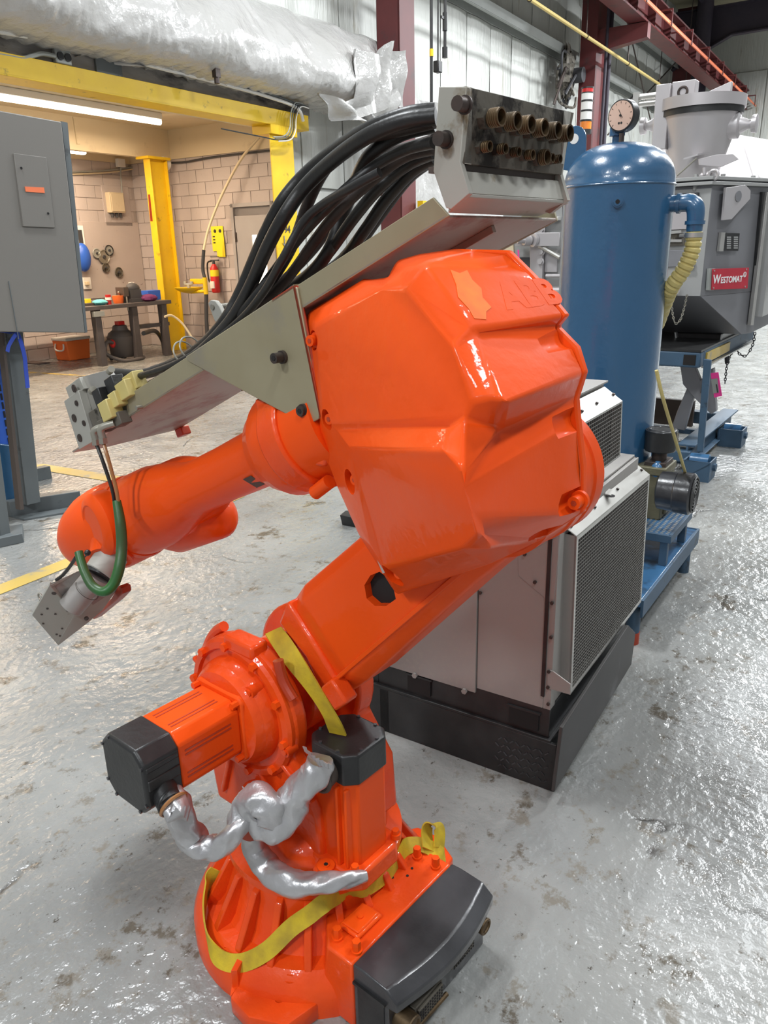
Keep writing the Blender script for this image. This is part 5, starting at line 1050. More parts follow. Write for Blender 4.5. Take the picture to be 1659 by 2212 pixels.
for (ax_, ay_) in ((gq(1525, 1041, 2, 0).x, gq(1525, 1041, 2, 0).y), (gq(1595, 967, 2, 0).x, gq(1595, 967, 2, 0).y)):
    h_ = .15; b0 = V((ax_-.02, ay_-.02, 0)); w_, d_ = .19, .20
    mb = MB().bb(b0+V((0, 0, .0)), b0+V((d_, w_, .012))).bb(b0, b0+V((.012, w_, h_))).bb(b0+V((d_-.012, 0, 0)), b0+V((d_, w_, h_))).bb(b0, b0+V((d_, .012, h_))).bb(b0+V((0, w_-.012, 0)), b0+V((d_, w_, h_)))
    bxp = part('foot_box', mb, 'blue_dull', t, bevel=.004)
    part('foot_roller', MB().cyl(b0+V((.1, .03, .13)), b0+V((.1, w_-.03, .13)), .055, n=20), 'blue_light', bxp)
    part('box_boss', MB().cyl(b0+V((.12, -.02, .09)), b0+V((.12, .0, .09)), .03, n=8), 'blue_dull', bxp)
part('brace_strut', MB().prism([gq(*p, 0, .02) for p in ((1520, 776), (1536, 778), (1518, 977), (1505, 975))], (.03, 0, 0)), 'blue_dull', t, bevel=.003)
for (pts, xx) in (([(1469, 790), (1500, 790), (1513, 822), (1530, 800), (1541, 795), (1547, 888), (1536, 895), (1500, 860), (1475, 830)], .5), ([(1484, 838), (1500, 852), (1478, 930), (1450, 925), (1462, 890)], .55)):
    part('scissor_arm', MB().prism([gq(*p, 0, xx) for p in pts], (.06, 0, 0)), 'furnace_dark', t, bevel=.004)
part('pivot_slot', MB().prism([gq(*p, 0, .49) for p in ((1516, 830), (1520, 830), (1516, 850), (1513, 849))], (.01, 0, 0)), 'shop_dark', t)
part('rear_plate', MB().bb((1.3, .3, .1), (1.35, 1.3, .33)), 'leather', t)
q = [gq(*p, 0, .3) for p in ((1535, 806), (1552, 804), (1560, 855), (1543, 859))]
t4 = solo('pink_tag', MB().prism(q, (-.003, 0, 0)), 'pink', G, q[0], 'bright pink paper tag tied to the blue scissor lift', 'tag'); part('tag_print', MB().prism([gq(*p, 0, .295) for p in ((1536, 819), (1550, 817), (1553, 848), (1541, 850))], (-.001, 0, 0)), 'girt', t4, smooth=False); part('tag_text', MB().prism([gq(*p, 0, .293) for p in ((1546, 830), (1549, 830), (1552, 848), (1549, 848))], (-.001, 0, 0)), 'shop_dark', t4, smooth=False)
solo('hanging_pin', MB().cyl(gq(1569, 760, 0, 1.6), gq(1571, 785, 0, 1.6), .02, n=10), 'shop_dark', G, gq(1569, 760, 0, 1.6), 'dark steel pin hanging from the lift chain', 'pin')
# ================================================================== THE ROBOT
def rq(px, py, ax, val): return R.on(px, py, ax, val)
def P3(px, py, y): return R.on(px, py, 1, y)
rb = thing('industrial_robot_arm', R, (0, .07, 0), 'large glossy orange painted industrial robot arm with black motor caps', 'robot')
BX, BY = 0.0, .07
def finish(o, cutters=(), bevel=0, seg=3, ang=30):
    """apply bevel + pocket cuts and bake the result into the mesh"""
    if bevel: add_bevel(o, bevel, seg); o.modifiers[-1].angle_limit = math.radians(14); o.modifiers[-1].use_clamp_overlap = True
    cs = []
    for mb in cutters:
        me = mb.mesh('cut', base_of(o)); c = bpy.data.objects.new('cut', me); SC.collection.objects.link(c); c.parent = o.parent; cs.append(c)
        b = o.modifiers.new('cut', 'BOOLEAN'); b.object = c; b.operation = 'DIFFERENCE'; b.solver = 'EXACT'
    bpy.context.view_layer.update()
    dg = bpy.context.evaluated_depsgraph_get(); me = bpy.data.meshes.new_from_object(o.evaluated_get(dg))
    o.modifiers.clear(); old = o.data; o.data = me; me.name = old.name
    for c in cs: bpy.data.objects.remove(c)
    me.shade_smooth(); me.set_sharp_from_angle(angle=math.radians(ang)); return o
# ---- base
mb = MB().lathe((BX, BY, 0), Z_, [(0, .325), (.05, .325), (.08, .312), (.105, .288), (.11, .255), (.13, .24), (.20, .215), (.235, .21)], 64)
base = part('base_casting', mb, 'orange_rough', rb)
rbm = None
for k in range(20):
    a = math.radians(18*k+4); d = V((math.cos(a), math.sin(a), 0)); n = V((-d.y, d.x, 0)); c = V((BX, BY, 0))
    m_ = MB().prism([c+d*.20+n*.009+Z_*.235, c+d*.225+n*.009+Z_*.225, c+d*.290+n*.009+Z_*.112, c+d*.29+n*.009+Z_*.09, c+d*.2+n*.009+Z_*.09], -n*.018)
    part('rib', m_, 'orange_rough', base, bevel=.003)
for k in range(10):
    a = math.radians(36*k+14); d = V((math.cos(a), math.sin(a), 0)); c = V((BX, BY, .07))+d*.285
    part('bolt', MB().cyl(c, c+Z_*.018, .022, n=20).cyl(c+Z_*.018, c+Z_*.028, .013, n=6), 'orange_rough', base)
# foot flange with two holes
ft = [rq(*p, 2, .035) for p in ((554, 2172), (565, 2196), (630, 2185), (687, 2160), (700, 2190), (720, 2060), (640, 2020), (556, 2070))]
fo = [V((.0, .33, .05)), V((-.06, .42, .05)), V((-.13, .425, .05)), V((-.21, .385, .05)), V((-.225, .31, .05)), V((-.22, .18, .05)), V((.03, .2, .05))]
foot = part('mounting_foot', MB().prism([p-Z_*.05 for p in fo], Z_*.05), 'orange_rough', rb)
cuts = [MB().cyl(rq(612, 2125, 2, .05)-Z_*.06, rq(612, 2125, 2, .05)+Z_*.02, .011, n=20), MB().cyl(rq(604, 2157, 2, .05)-Z_*.06, rq(604, 2157, 2, .05)+Z_*.02, .011, n=20)]
finish(foot, cuts, .006, 2)
part('foot_web', MB().prism([V((-.005, .36, .05)), V((-.06, .42, .05)), V((-.03, .30, .05))], Z_*.001).prism([V((.0, .33, .05)), V((-.045, .40, .05)), V((-.05, .39, .05)), V((-.01, .32, .05))], Z_*.03).prism([V((.0, .30, .05)), V((-.015, .29, .05)), V((-.055, .39, .05)), V((-.045, .40, .05))], Z_*.05), 'orange_rough', foot, bevel=.003)
fo2 = [V((x, 2*BY-y, z)) for x, y, z in fo]; part('mounting_foot', MB().prism([p-Z_*.05 for p in fo2], Z_*.05), 'orange_rough', rb, bevel=.006)
# rear block with black connection box
zb = .19
rear = part('rear_block', MB().loft([[V((-.16, -.10, 0)), V((-.305, -.10, 0)), V((-.305, .27, 0)), V((-.20, .27, 0)), V((-.16, .20, 0))], [V((-.16, -.10, zb)), V((-.305, -.10, zb)), V((-.305, .27, zb)), V((-.23, .27, zb)), V((-.16, .20, zb))]]), 'orange_rough', rb, bevel=.006)
part('rear_ramp', MB().prism([V((-.02, -.08, .08)), V((-.2, -.08, zb-.01)), V((-.2, -.08, .03)), V((-.02, -.08, .03))], (0, .26, 0)), 'orange_rough', rear, bevel=.006)
for p in ((728, 2012), (770, 2040), (901, 1838), (941, 1859)):
    c = rq(*p, 2, zb+.02); c.z = zb; part('hex_bolt', MB().cyl(c, c+Z_*.03, .010, n=6).cyl(c, c+Z_*.006, .013, n=16), 'orange', rear)
cc = rq(779, 1993, 2, zb)
part('cover_lid', MB().box(cc+Z_*.006, (.062, .085, .012)), 'orange', rear, bevel=.008); part('cover_lid_top', MB().box(cc+Z_*.014, (.05, .072, .006)), 'orange', rear, bevel=.006); part('lid_screw', MB().cyl(cc+Z_*.017, cc+Z_*.021, .007, n=12), 'orange', rear)
c = rq(795, 1959, 2, zb); part('small_hole', MB().cyl(c, c+Z_*.0012, .006, n=16), 'void_shade', rear)
for p in ((880, 1892), (890, 1876), (848, 1896)): c = rq(*p, 2, zb); part('small_hole', MB().cyl(c, c+Z_*.0012, .0035, n=10), 'void_shade', rear)
bk = []
for y in [-.10+.37*i/12 for i in range(13)]:
    u_ = (y+.10)/.37; bul = .028*math.sin(math.pi*u_); bk.append([V((-.307, y, .0)), V((-.307, y, zb+.004)), V((-.335, y, zb+.006)), V((-.40-bul, y, zb+.002)), V((-.43-bul, y, zb-.02)), V((-.43-bul, y, zb-.045)), V((-.405, y, zb-.05)), V((-.405, y, .0))])
box = part('connection_box', MB().loft(bk), 'black_gloss', rb, bevel=.004, ang=25)
part('side_recess', MB().bb((-.395, .268, .015), (-.32, .272, zb-.05)).bb((-.40, .266, zb-.045), (-.31, .276, zb-.038)), 'black', box)
for (yy, zz, w_, h_) in ((.16, .075, .10, .05), (.03, .11, .09, .045)):
    part('connector', MB().bb((-.43, yy-w_/2, zz-h_/2), (-.405, yy+w_/2, zz+h_/2)).bb((-.437, yy-w_/2+.006, zz-h_/2+.006), (-.43, yy+w_/2-.006, zz+h_/2-.006)), 'steel_grimy', box, bevel=.002)
    mb = MB()
    for i in range(10):
        for j in range(4): mb.cyl((-.4385, yy-w_/2+.012+i*.0085, zz-h_/2+.012+j*.0085), (-.437, yy-w_/2+.012+i*.0085, zz-h_/2+.012+j*.0085), .0025, n=5)
    part('pin_holes', mb, 'void_shade', box, kind='stuff')
part('round_connector', MB().cyl((-.405, .235, .09), (-.445, .235, .09), .024, n=20).torus((-.445, .235, .09), X_, .020, .004), 'brass', box); part('round_connector', MB().cyl((-.405, -.05, .12), (-.44, -.05, .12), .02, n=20).torus((-.44, -.05, .12), X_, .017, .004), 'brass', box)
part('connector_cap', MB().cyl((-.405, .22, .03), (-.43, .22, .03), .028, n=20), 'red_oxide', box); part('latch_bar', MB().cyl((-.435, .10, .045), (-.435, .24, .055), .006, n=8), 'brass', box)
# ---- turntable
tt = part('turntable', MB().lathe((BX, BY, .235), Z_, [(0, .215), (.008, .222), (.03, .222), (.04, .20), (.05, .185), (.09, .18), (.13, .15)], 56), 'orange_rough', rb)
# swivel casting
AXx, AXz = .07, .655
def rprof(cx, cz, r, lo, n=26, ztop=None):
    pts = [V((cx+r*math.cos(a), 0, cz+r*math.sin(a))) for a in [math.radians(-28+236*i/n) for i in range(n+1)]]
    return pts+[V((p[0], 0, p[1])) for p in lo]
pr_ = rprof(AXx, AXz, .175, [(-.15, .46), (-.17, .30), (.18, .30), (.20, .42)][::-1])
pr_ = [V((AXx+.175*math.cos(a), 0, AXz+.175*math.sin(a))) for a in [math.radians(-22+224*i/26) for i in range(27)]]+[V((-.16, 0, .45)), V((-.15, 0, .32)), V((.19, 0, .32)), V((.22, 0, .45))]
pr_ = [V((AXx+.175*math.cos(a), 0, AXz+.175*math.sin(a))) for a in [math.radians(-25+230*i/26) for i in range(27)]]+[V((-.16, 0, .48)), V((-.17, 0, .33)), V((.21, 0, .33)), V((.23, 0, .48))]
mb = MB().loft([[p+Y_*.165 for p in pr_], [p+Y_*.21 for p in pr_]])
sw_ = part('swivel_casting', mb, 'orange_rough', rb, bevel=.012, seg=3)
mb = MB().loft([[p+Y_*(-.06) for p in pr_], [p+Y_*.0 for p in pr_]]); part('far_casting', mb, 'orange_rough', rb, bevel=.01)
part('swivel_core', MB().loft([[V((BX+.185*math.cos(a), BY+.17*math.sin(a), .30)) for a in [2*math.pi*i/32 for i in range(32)]], [V((BX+.03+.17*math.cos(a), BY+.155*math.sin(a), .42)) for a in [2*math.pi*i/32 for i in range(32)]], [V((BX+.04+.14*math.cos(a), BY+.12*math.sin(a), .49)) for a in [2*math.pi*i/32 for i in range(32)]]]), 'orange_rough', sw_)
A2 = V((AXx, 0, AXz))
part('gearbox_disc', MB().lathe(A2+Y_*.19, Y_, [(0, .172), (.025, .172), (.032, .165), (.034, .150), (.026, .146), (.026, .13), (.045, .128), (.06, .118), (.062, .10)], 56), 'orange_rough', sw_)
part('gearbox_hub', MB().lathe(A2+V((0, .22, 0)), Y_, [(0, .125), (.03, .12), (.045, .11), (.05, .09)], 48), 'orange_rough', sw_)
for k in range(10):
    a = math.radians(36*k+10); c = A2+V((.157*math.cos(a), .222, .157*math.sin(a))); part('bolt', MB().cyl(c, c+Y_*.012, .010, n=6), 'orange', sw_)
# stiffening ribs on casting + boss cylinders
for a0, r0, r1, w_ in ((-15, .15, .20, .012), (25, .15, .18, .012), (-48, .16, .28, .012), (215, .16, .27, .012), (250, .16, .3, .012), (290, .16, .3, .012)):
    a = math.radians(a0); d = V((math.cos(a), 0, math.sin(a))); n = V((-d.z, 0, d.x)); c = A2+Y_*.20
    part('rib', MB().prism([c+d*r0+n*w_/2, c+d*r1+n*w_/2, c+d*r1-n*w_/2, c+d*r0-n*w_/2], Y_*.022), 'orange_rough', sw_, bevel=.004)
for p, r_, h_ in (((560, 1484), .014, .05), ((622, 1620), .013, .03), ((615, 1705), .010, .015), ((560, 1590), .008, .012)):
    c = P3(*p, .22); c = V((c.x, .20, c.z)); part('boss', MB().cyl(c, c+Y_*h_, r_, n=16).cyl(c+Y_*h_, c+Y_*(h_+.004), r_*.6, n=12), 'orange_rough', sw_)
rim2 = MB()
for a0, a1 in ((-30, 60),):
    pts = [A2+V((.187*math.cos(a), .17, .187*math.sin(a))) for a in [math.radians(a0+(a1-a0)*i/10) for i in range(11)]]
    rim2.tube(pts, .013, 10, 2)
part('rear_rim', MB().loft([[V((p.x*1.0, .12, p.z)) for p in pr_[:27]], [V((p.x, .205, p.z)) for p in pr_[:27]]]) if False else rim2, 'orange_rough', sw_)
c = P3(612, 1470, .205); part('slot_shade', MB().tube([c+V((.012, 0, .045)), c, c+V((-.03, 0, -.035))], .012, 10), 'red_oxide', sw_)  # dark tube paints the shade of a slot in the casting
# stop lug on top of disc
c = A2+V((-.02, .20, .165)); part('top_lug', MB().box(c, (.10, .05, .035)), 'orange_rough', sw_, bevel=.008)
# axis-2 motor
hw = .072
def mring(y, h, c=.022):
    return [A2+V((x, y, z)) for x, z in ((h, h-c), (h-c, h), (-h+c, h), (-h, h-c), (-h, -h+c), (-h+c, -h), (h-c, -h), (h, -h+c))]
m2 = part('shoulder_motor', MB().loft([mring(.255, .082, .012), mring(.275, .082, .012)]).loft([mring(.275, hw), mring(.435, hw)]), 'orange', rb, bevel=.005)
for s_ in (-1, 1):
    for off in (-.032, -.022, .022, .032):
        part('cooling_slot', MB().bb(A2+V((s_*(hw)-.0012, .30, off-.0018)), A2+V((s_*(hw)+.0008, .42, off+.0018))), 'red_oxide', m2)
        part('cooling_slot', MB().bb(A2+V((off-.0018, .30, s_*hw-.0012)), A2+V((off+.0018, .42, s_*hw+.0008))), 'red_oxide', m2)
for sx in (-1, 1):
    for sz in (-1, 1): c = A2+V((sx*.068, .275, sz*.068)); part('bolt', MB().cyl(c, c+Y_*.016, .008, n=6), 'orange', m2)
cap2 = part('motor_cap', MB().loft([mring(.435, hw+.003, .026), mring(.515, hw+.003, .026), mring(.52, hw-.001, .026)]), 'black', rb, bevel=.004, label='black motor end cap')
for x, z in ((hw, .045), (hw, -.045), (-hw, .045), (-hw, -.045), (.045, hw), (-.045, -hw), (.045, -hw)): c = A2+V((x*.97, .50, z*.97)); part('cap_screw', MB().cyl(c, c+Y_*.022, .004, n=8), 'black_gloss', cap2)
part('cap_ridge', MB().bb(A2+V((-hw-.006, .437, -.012)), A2+V((-hw, .513, .012))).bb(A2+V((-hw-.005, .437, .03)), A2+V((-hw, .513, .042))), 'black', cap2, bevel=.003)
# axis-1 motor (upright)
M1 = V((-.19, .13, 0)); h1 = .064
def m1r(z, h, c=.02): return [M1+V((x, y, z)) for x, y in ((h, h-c), (h-c, h), (-h+c, h), (-h, h-c), (-h, -h+c), (-h+c, -h), (h-c, -h), (h, -h+c))]
m1 = part('base_motor', MB().loft([m1r(.33, h1), m1r(.58, h1)]), 'orange', rb, bevel=.005)
part('corner_fin', MB().bb(M1+V((-.03, h1-.002, .36)), M1+V((-.022, h1+.012, .565))).bb(M1+V((-.052, h1-.01, .36)), M1+V((-.044, h1+.008, .565))), 'orange', m1, bevel=.003)
part('motor_flange', MB().loft([m1r(.31, .088, .03), m1r(.36, .085, .03)]).prism([M1+V((.04, .05, .312)), M1+V((.02, .115, .312)), M1+V((-.03, .12, .312)), M1+V((-.06, .08, .312))], Z_*.045), 'orange_rough', m1, bevel=.008)
c = M1+V((-.005, .095, .357)); part('bolt_boss', MB().cyl(c, c+Z_*.006, .02, n=20).cyl(c+Z_*.006, c+Z_*.008, .009, n=12), 'orange', m1); part('socket', MB().cyl(c+Z_*.0082, c+Z_*.009, .005, n=6), 'void_shade', m1)
for s_ in ((-.07, .07), (-.07, -.07), (.07, -.07)): c = M1+V((*s_, .36)); part('bolt', MB().cyl(c, c+Z_*.012, .012, n=16).cyl(c+Z_*.012, c+Z_*.022, .009, n=6), 'orange', m1)
cap1 = part('motor_cap', MB().loft([m1r(.575, h1+.005, .024), m1r(.645, h1+.005, .024), m1r(.65, h1+.001, .024)]), 'black', rb, bevel=.004, label='black motor end cap')
for k in range(8):
    a = math.radians(22+45*k); c = M1+V((.066*math.cos(a), .066*math.sin(a), .645)); part('cap_screw', MB().cyl(c, c+Z_*.008, .004, n=8), 'black_gloss', cap1)
part('reducer_bulge', MB().blob((-.06, .17, .33), (.11, .09, .06), 20, 12), 'orange_rough', tt, ang=60)
# ---- lower arm
E3 = V((-.56, 0, 1.285)); Adir = unit(E3-A2); An = V((-Adir.z, 0, Adir.x))      # An points up-left (upper edge side)
if An.z < 0: An = -An
La = (E3-A2).length
def arm_ring(s, hw_up, hw_dn, y0, y1, ch=.03):
    c = A2+Adir*s
    return [c+An*(hw_up-ch)+Y_*y1, c+An*hw_up+Y_*(y1-ch), c+An*hw_up+Y_*(y0+ch), c+An*(hw_up-ch)+Y_*y0, c-An*(hw_dn-ch)+Y_*y0, c-An*hw_dn+Y_*(y0+ch), c-An*hw_dn+Y_*(y1-ch), c-An*(hw_dn-ch)+Y_*y1]
la = part('lower_arm', MB().loft([arm_ring(.10, .105, .10, .0, .105), arm_ring(.2, .125, .115, -.01, .115), arm_ring(.32, .125, .12, -.015, .15), arm_ring(.72, .10, .10, -.02, .15), arm_ring(La, .10, .10, -.02, .15)]), 'orange', rb)
wp = [P3(*p, .15) for p in ((800, 1243), (820, 1235), (838, 1248), (850, 1270), (855, 1294), (834, 1309), (810, 1309), (792, 1293), (787, 1264))]
finish(la, [MB().prism([p-Y_*.09 for p in wp], Y_*.2)], .008, 3)
part('arm_pocket_shade', MB().prism([p-Y_*.018 for p in wp], Y_*(-.02)), 'void_shade', la)  # black plate stands in for the shade deep in the arm pocket
part('arm_root', MB().cyl(A2+Y_*(.005), A2+Y_*.105, .125, n=48), 'orange_rough', la, bevel=.006)
part('edge_rib', MB().prism([A2+Adir*.28-An*.075+Y_*.148, A2+Adir*.8-An*.065+Y_*.148, A2+Adir*.8-An*.075+Y_*.148, A2+Adir*.28-An*.085+Y_*.148], Y_*.006), 'orange', la, bevel=.002)
for (s_, u_, r_) in ((.17, .06, .014), (.17, -.05, .014), (.20, -.095, .014), (.23, .10, .012)):
    c = A2+Adir*s_+An*u_+Y_*.11; part('boss', MB().cyl(c, c+Y_*.022, r_*1.5, n=18).cyl(c+Y_*.022, c+Y_*.03, r_, n=6), 'orange_rough', la)
part('root_step', MB().prism([A2+Adir*.20+An*.10+Y_*.10, A2+Adir*.27+An*.12+Y_*.10, A2+Adir*.265-An*.105+Y_*.10, A2+Adir*.19-An*.10+Y_*.10, A2+Adir*.215+Y_*.10], Y_*.045), 'orange_rough', la, bevel=.008)
part('bottom_block', MB().box(A2+Adir*.26-An*.105+Y_*.15, (.05, .04, .06), (Adir, Y_, An)), 'orange_rough', la, bevel=.006)
part('upper_block', MB().box(A2+Adir*.60+An*.115+Y_*.02, (.10, .06, .04), (Adir, Y_, An)), 'orange_rough', la, bevel=.01)
part('elbow_disc', MB().lathe(E3-Y_*.015, Y_, [(0, .108), (.012, .117), (.04, .117), (.043, .114), (.06, .114), (.063, .118), (.085, .118), (.088, .115), (.17, .117), (.175, .11)], 64), 'orange', la)
# ---- upper arm housing
c0 = .18
FD = unit((math.cos(math.radians(24.8)), 0, -math.sin(math.radians(24.8)))); FN = V((-FD.z, 0, FD.x)); T0 = V((.015, .105, 1.252))
if FN.z < 0: FN = -FN
OUT = [(655, 694), (667, 672), (782, 603), (812, 606), (838, 597), (857, 562), (903, 549), (980, 538), (1095, 541), (1150, 596), (1221, 682), (1201, 706), (1244, 750), (1261, 805), (1243, 862), (1246, 900), (1258, 1008), (1258, 1108), (1165, 1168), (1060, 1218), (857, 1285), (845, 1268), (775, 1156), (726, 1049), (690, 951), (675, 850)]
O_ = [P3(x, y, c0) for x, y in OUT]
cen = V((sum(p.x for p in O_)/len(O_), 0, sum(p.z for p in O_)/len(O_)))
hb = [V((max(cen.x+(p.x-cen.x)*.86, -.53), 0, min(max(cen.z+(p.z-cen.z)*.82, 1.04), 1.54))) for p in O_]
uh = part('arm_housing', MB().loft([[p+Y_*.06 for p in hb], [p+Y_*.165 for p in hb]]), 'orange_rough', rb, bevel=.012)
part('cover_flange', MB().prism([V((cen.x+(p.x-cen.x)*1.0, .164, cen.z+(p.z-cen.z)*1.0)) for p in O_], Y_*.015), 'orange', uh, bevel=.003)
VT = {}
def vt(n, x, y, d): VT[n] = P3(x, y, d)
for i, p in enumerate(O_): VT['O%d' % (i+1)] = p
for n, x, y, d in (('A1', 680, 703, .21), ('A2', 828, 619, .30), ('A3', 874, 624, .34), ('A4', 978, 746, .39), ('A5', 1021, 866, .405), ('A6', 1000, 904, .405), ('A7', 972, 921, .38), ('A8', 722, 924, .235), ('A9', 700, 905, .22),
    ('B2', 866, 583, .275), ('B3', 919, 571, .30), ('B4', 1021, 709, .35), ('B5', 1033, 729, .34), ('B6', 1072, 858, .395), ('D6', 1097, 868, .39), ('B7', 1062, 925, .37),
    ('E1', 757, 971, .25), ('E2', 960, 974, .44), ('E3', 1000, 1012, .445), ('E4', 1017, 1115, .45), ('E5', 1033, 1158, .44), ('E6', 1000, 1187, .41), ('E7', 830, 1226, .25), ('E8', 800, 1180, .25),
    ('G1', 1082, 930, .335), ('G2', 1026, 1029, .425), ('G3', 1031, 1113, .43), ('G4', 1046, 1165, .42), ('G5', 1062, 1188, .40)): vt(n, x, y, d)
def coplanar(n, x, y, a, b, c):
    o = P3(x, y, 0); d = P3(x, y, 1)-o; nr = (VT[b]-VT[a]).cross(VT[c]-VT[a]); VT[n] = o+d*((VT[a]-o).dot(nr)/d.dot(nr))
coplanar('B3', 919, 571, 'B4', 'O11', 'O10')
FC = ['O1 O2 A1', 'O2 O3 A2 A1', 'O3 O4 O5 A2', 'O5 O6 B2', 'O5 B2 A2', 'A2 B2 A3', 'O6 O7 B3 B2', 'A3 B2 B3', 'A3 B3 B4 A4', 'A4 B4 B5 B6 A5', 'O7 O8 B3', 'O8 O9 O10 B3', 'B3 O10 O11 B4', 'B4 O11 O12 B5', 'B5 O12 O13 O14 D6 B6', 'D6 O14 O15 G1', 'B6 D6 G1 B7', 'A5 B6 B7 A6',
      'A6 B7 G1 G2 E3', 'A6 E3 E2 A7', 'A8 A7 E2 E1', 'O1 A1 A9 O26', 'O26 A9 A8 O25', 'O25 A8 E1 O24', 'O24 E1 E8 O23', 'O23 E8 E7 O22', 'O22 E7 O21', 'O21 E7 E6 O20', 'E6 E5 G4 G5', 'E6 G5 O19 O20', 'G1 O15 O16 G2', 'G2 O16 O17 O18 G3', 'G3 O18 O19 G4', 'G4 O19 G5', 'E3 G2 G3 E4', 'E4 G3 G4 E5', 'A1 A2 A3 A4 A5 A6 A7 A8 A9', 'E1 E2 E3 E4 E5 E6 E7 E8']
names = list(VT); idx = {n: i for i, n in enumerate(names)}
mb = MB().add([VT[n] for n in names], [tuple(idx[k] for k in f.split()) for f in FC]+[tuple(idx['O%d' % i] for i in range(26, 0, -1))])
cov = part('side_cover', mb, 'orange', uh)
pk = []
PK = [((672, 736), .018, -.12), ((713, 905), .018, 0), ((768, 1036), .021, 0), ((862, 1238), .022, 0), ((1113, 572), .022, 0), ((1214, 722), .022, 0), ((1238, 912), .020, 0), ((1242, 1086), .018, 0), ((1178, 1150), .016, 0)]
for p, r_, _ in PK:
    c = P3(*p, c0+.03); left_ = p[0] < 900
    pk.append(MB().lathe(V((c.x, c0+.012, c.z)), Y_, [(0, r_*.9), (.06, r_*1.25), (.30, r_*1.6)], 24) if left_ else MB().lathe(V((c.x, c0-.02, c.z)), Y_, [(0, r_), (.075, r_*1.05), (.085, r_*.5)], 24))
finish(cov, pk, .009, 3, 34)
for p, r_, _ in PK[:4]+PK[7:8]:
    c = P3(*p, c0+.03); c = V((c.x, c0+.012, c.z)); part('cover_bolt', MB().cyl(c, c+Y_*.022, .0095, n=20).cyl(c+Y_*.0, c+Y_*.006, .014, n=20), 'orange', cov); part('socket', MB().cyl(c+Y_*.022, c+Y_*.0228, .0045, n=6), 'red_oxide', cov)
# raised logo letters on the sloping panel
pA, pB, pC = P3(1045, 695, .33), P3(1205, 668, .185), P3(962, 600, .30)
ux = unit(pB-pA); uy = pC-pA; uy = unit(uy-ux*uy.dot(ux)); un = ux.cross(uy)
ctr = (VT['B4']+VT['O11']+VT['B3']+VT['O10'])/4
if un.dot(V((-1.19, 1.16, 1.65))-ctr) < 0: un = -un
po = VT['B4']; nn = unit((VT['O11']-VT['B4']).cross(VT['B3']-VT['B4']))
if nn.dot(V((-1.19, 1.16, 1.65))-ctr) < 0: nn = -nn
ux = unit(VT['O11']-VT['B4']); uy = nn.cross(ux)
part('raised_lettering', text_mb('ABB', .062, VT['B4']+ux*.135+uy*.042-nn*.0012, ux, uy, .0015, .0025), 'orange', cov, smooth=False)
part('paint_patch', MB().prism([VT['B4']+ux*a+uy*b2+nn*.0003 for a, b2 in ((.012, .014), (.030, .010), (.038, .022), (.052, .028), (.048, .045), (.056, .06), (.05, .075), (.052, .092), (.036, .088), (.024, .095), (.018, .07), (.008, .05), (.013, .03))], nn*.0004), mat('yellow_orange_patch', (.80, .19, .008), .45, 0, (.83, .11, .008), 30, .5, spec=.15), cov, smooth=False, label='yellowish worn paint patch')
q1, q2 = P3(779, 1165, .24), P3(832, 1222, .26)
# scratch along the left bevel
sA = VT['O24'].lerp(VT['E1'], .55); sB = VT['O22'].lerp(VT['E7'], .5)
part('paint_scratch', MB().tube([sA.lerp(sB, .25)+Y_*.004, sA.lerp(sB, .95)+Y_*.004], .0035, 6, 0), 'galv', cov, label='bare scratched streak')
# forearm
def fr(s, r_, y=None, e=1.0):
    c = T0+FD*s; c = V((c.x, T0.y if y is None else y, c.z)); return [c+Y_*(r_*math.cos(a))+FN*(r_*e*math.sin(a)) for a in [2*math.pi*i/40 for i in range(40)]]
fa_ = part('forearm_tube', MB().loft([fr(-.25, .108), fr(-.14, .108), fr(-.13, .112), fr(-.06, .112), fr(-.05, .106), fr(-.02, .094), fr(-.0, .072), fr(.02, .066), fr(.18, .063), fr(.30, .064), fr(.36, .075), fr(.42, .092, None, 1.0), fr(.50, .10, None, 1.06), fr(.60, .102, None, 1.08), fr(.66, .100, None, 1.08)]), 'orange', rb, ang=50)
part('housing_collar', MB().loft([fr(-.16, .118), fr(-.10, .118)]), 'orange_rough', fa_, bevel=.006)
part('bracket_pad', MB().prism([P3(*p, .19) for p in ((548, 862), (560, 925), (577, 965), (592, 962), (600, 950), (640, 1000), (700, 1010), (720, 940), (690, 860))], Y_*(-.05)), 'orange_rough', fa_, bevel=.006)
part('decal_patch', MB().loft([[T0+FD*s+(Y_*math.cos(a)+FN*math.sin(a))*.0672 for s, a in ((.03, math.radians(-62)), (.06, math.radians(-62)), (.06, math.radians(-30)), (.03, math.radians(-30)))], [T0+FD*s+(Y_*math.cos(a)+FN*math.sin(a))*.068 for s, a in ((.03, math.radians(-62)), (.06, math.radians(-62)), (.06, math.radians(-30)), (.03, math.radians(-30)))]]), 'leather', fa_)
c = P3(712, 1040, .17); part('stub_pin', MB().cyl(c, c+FD*.05-FN*.01, .014, n=16), 'orange', fa_)
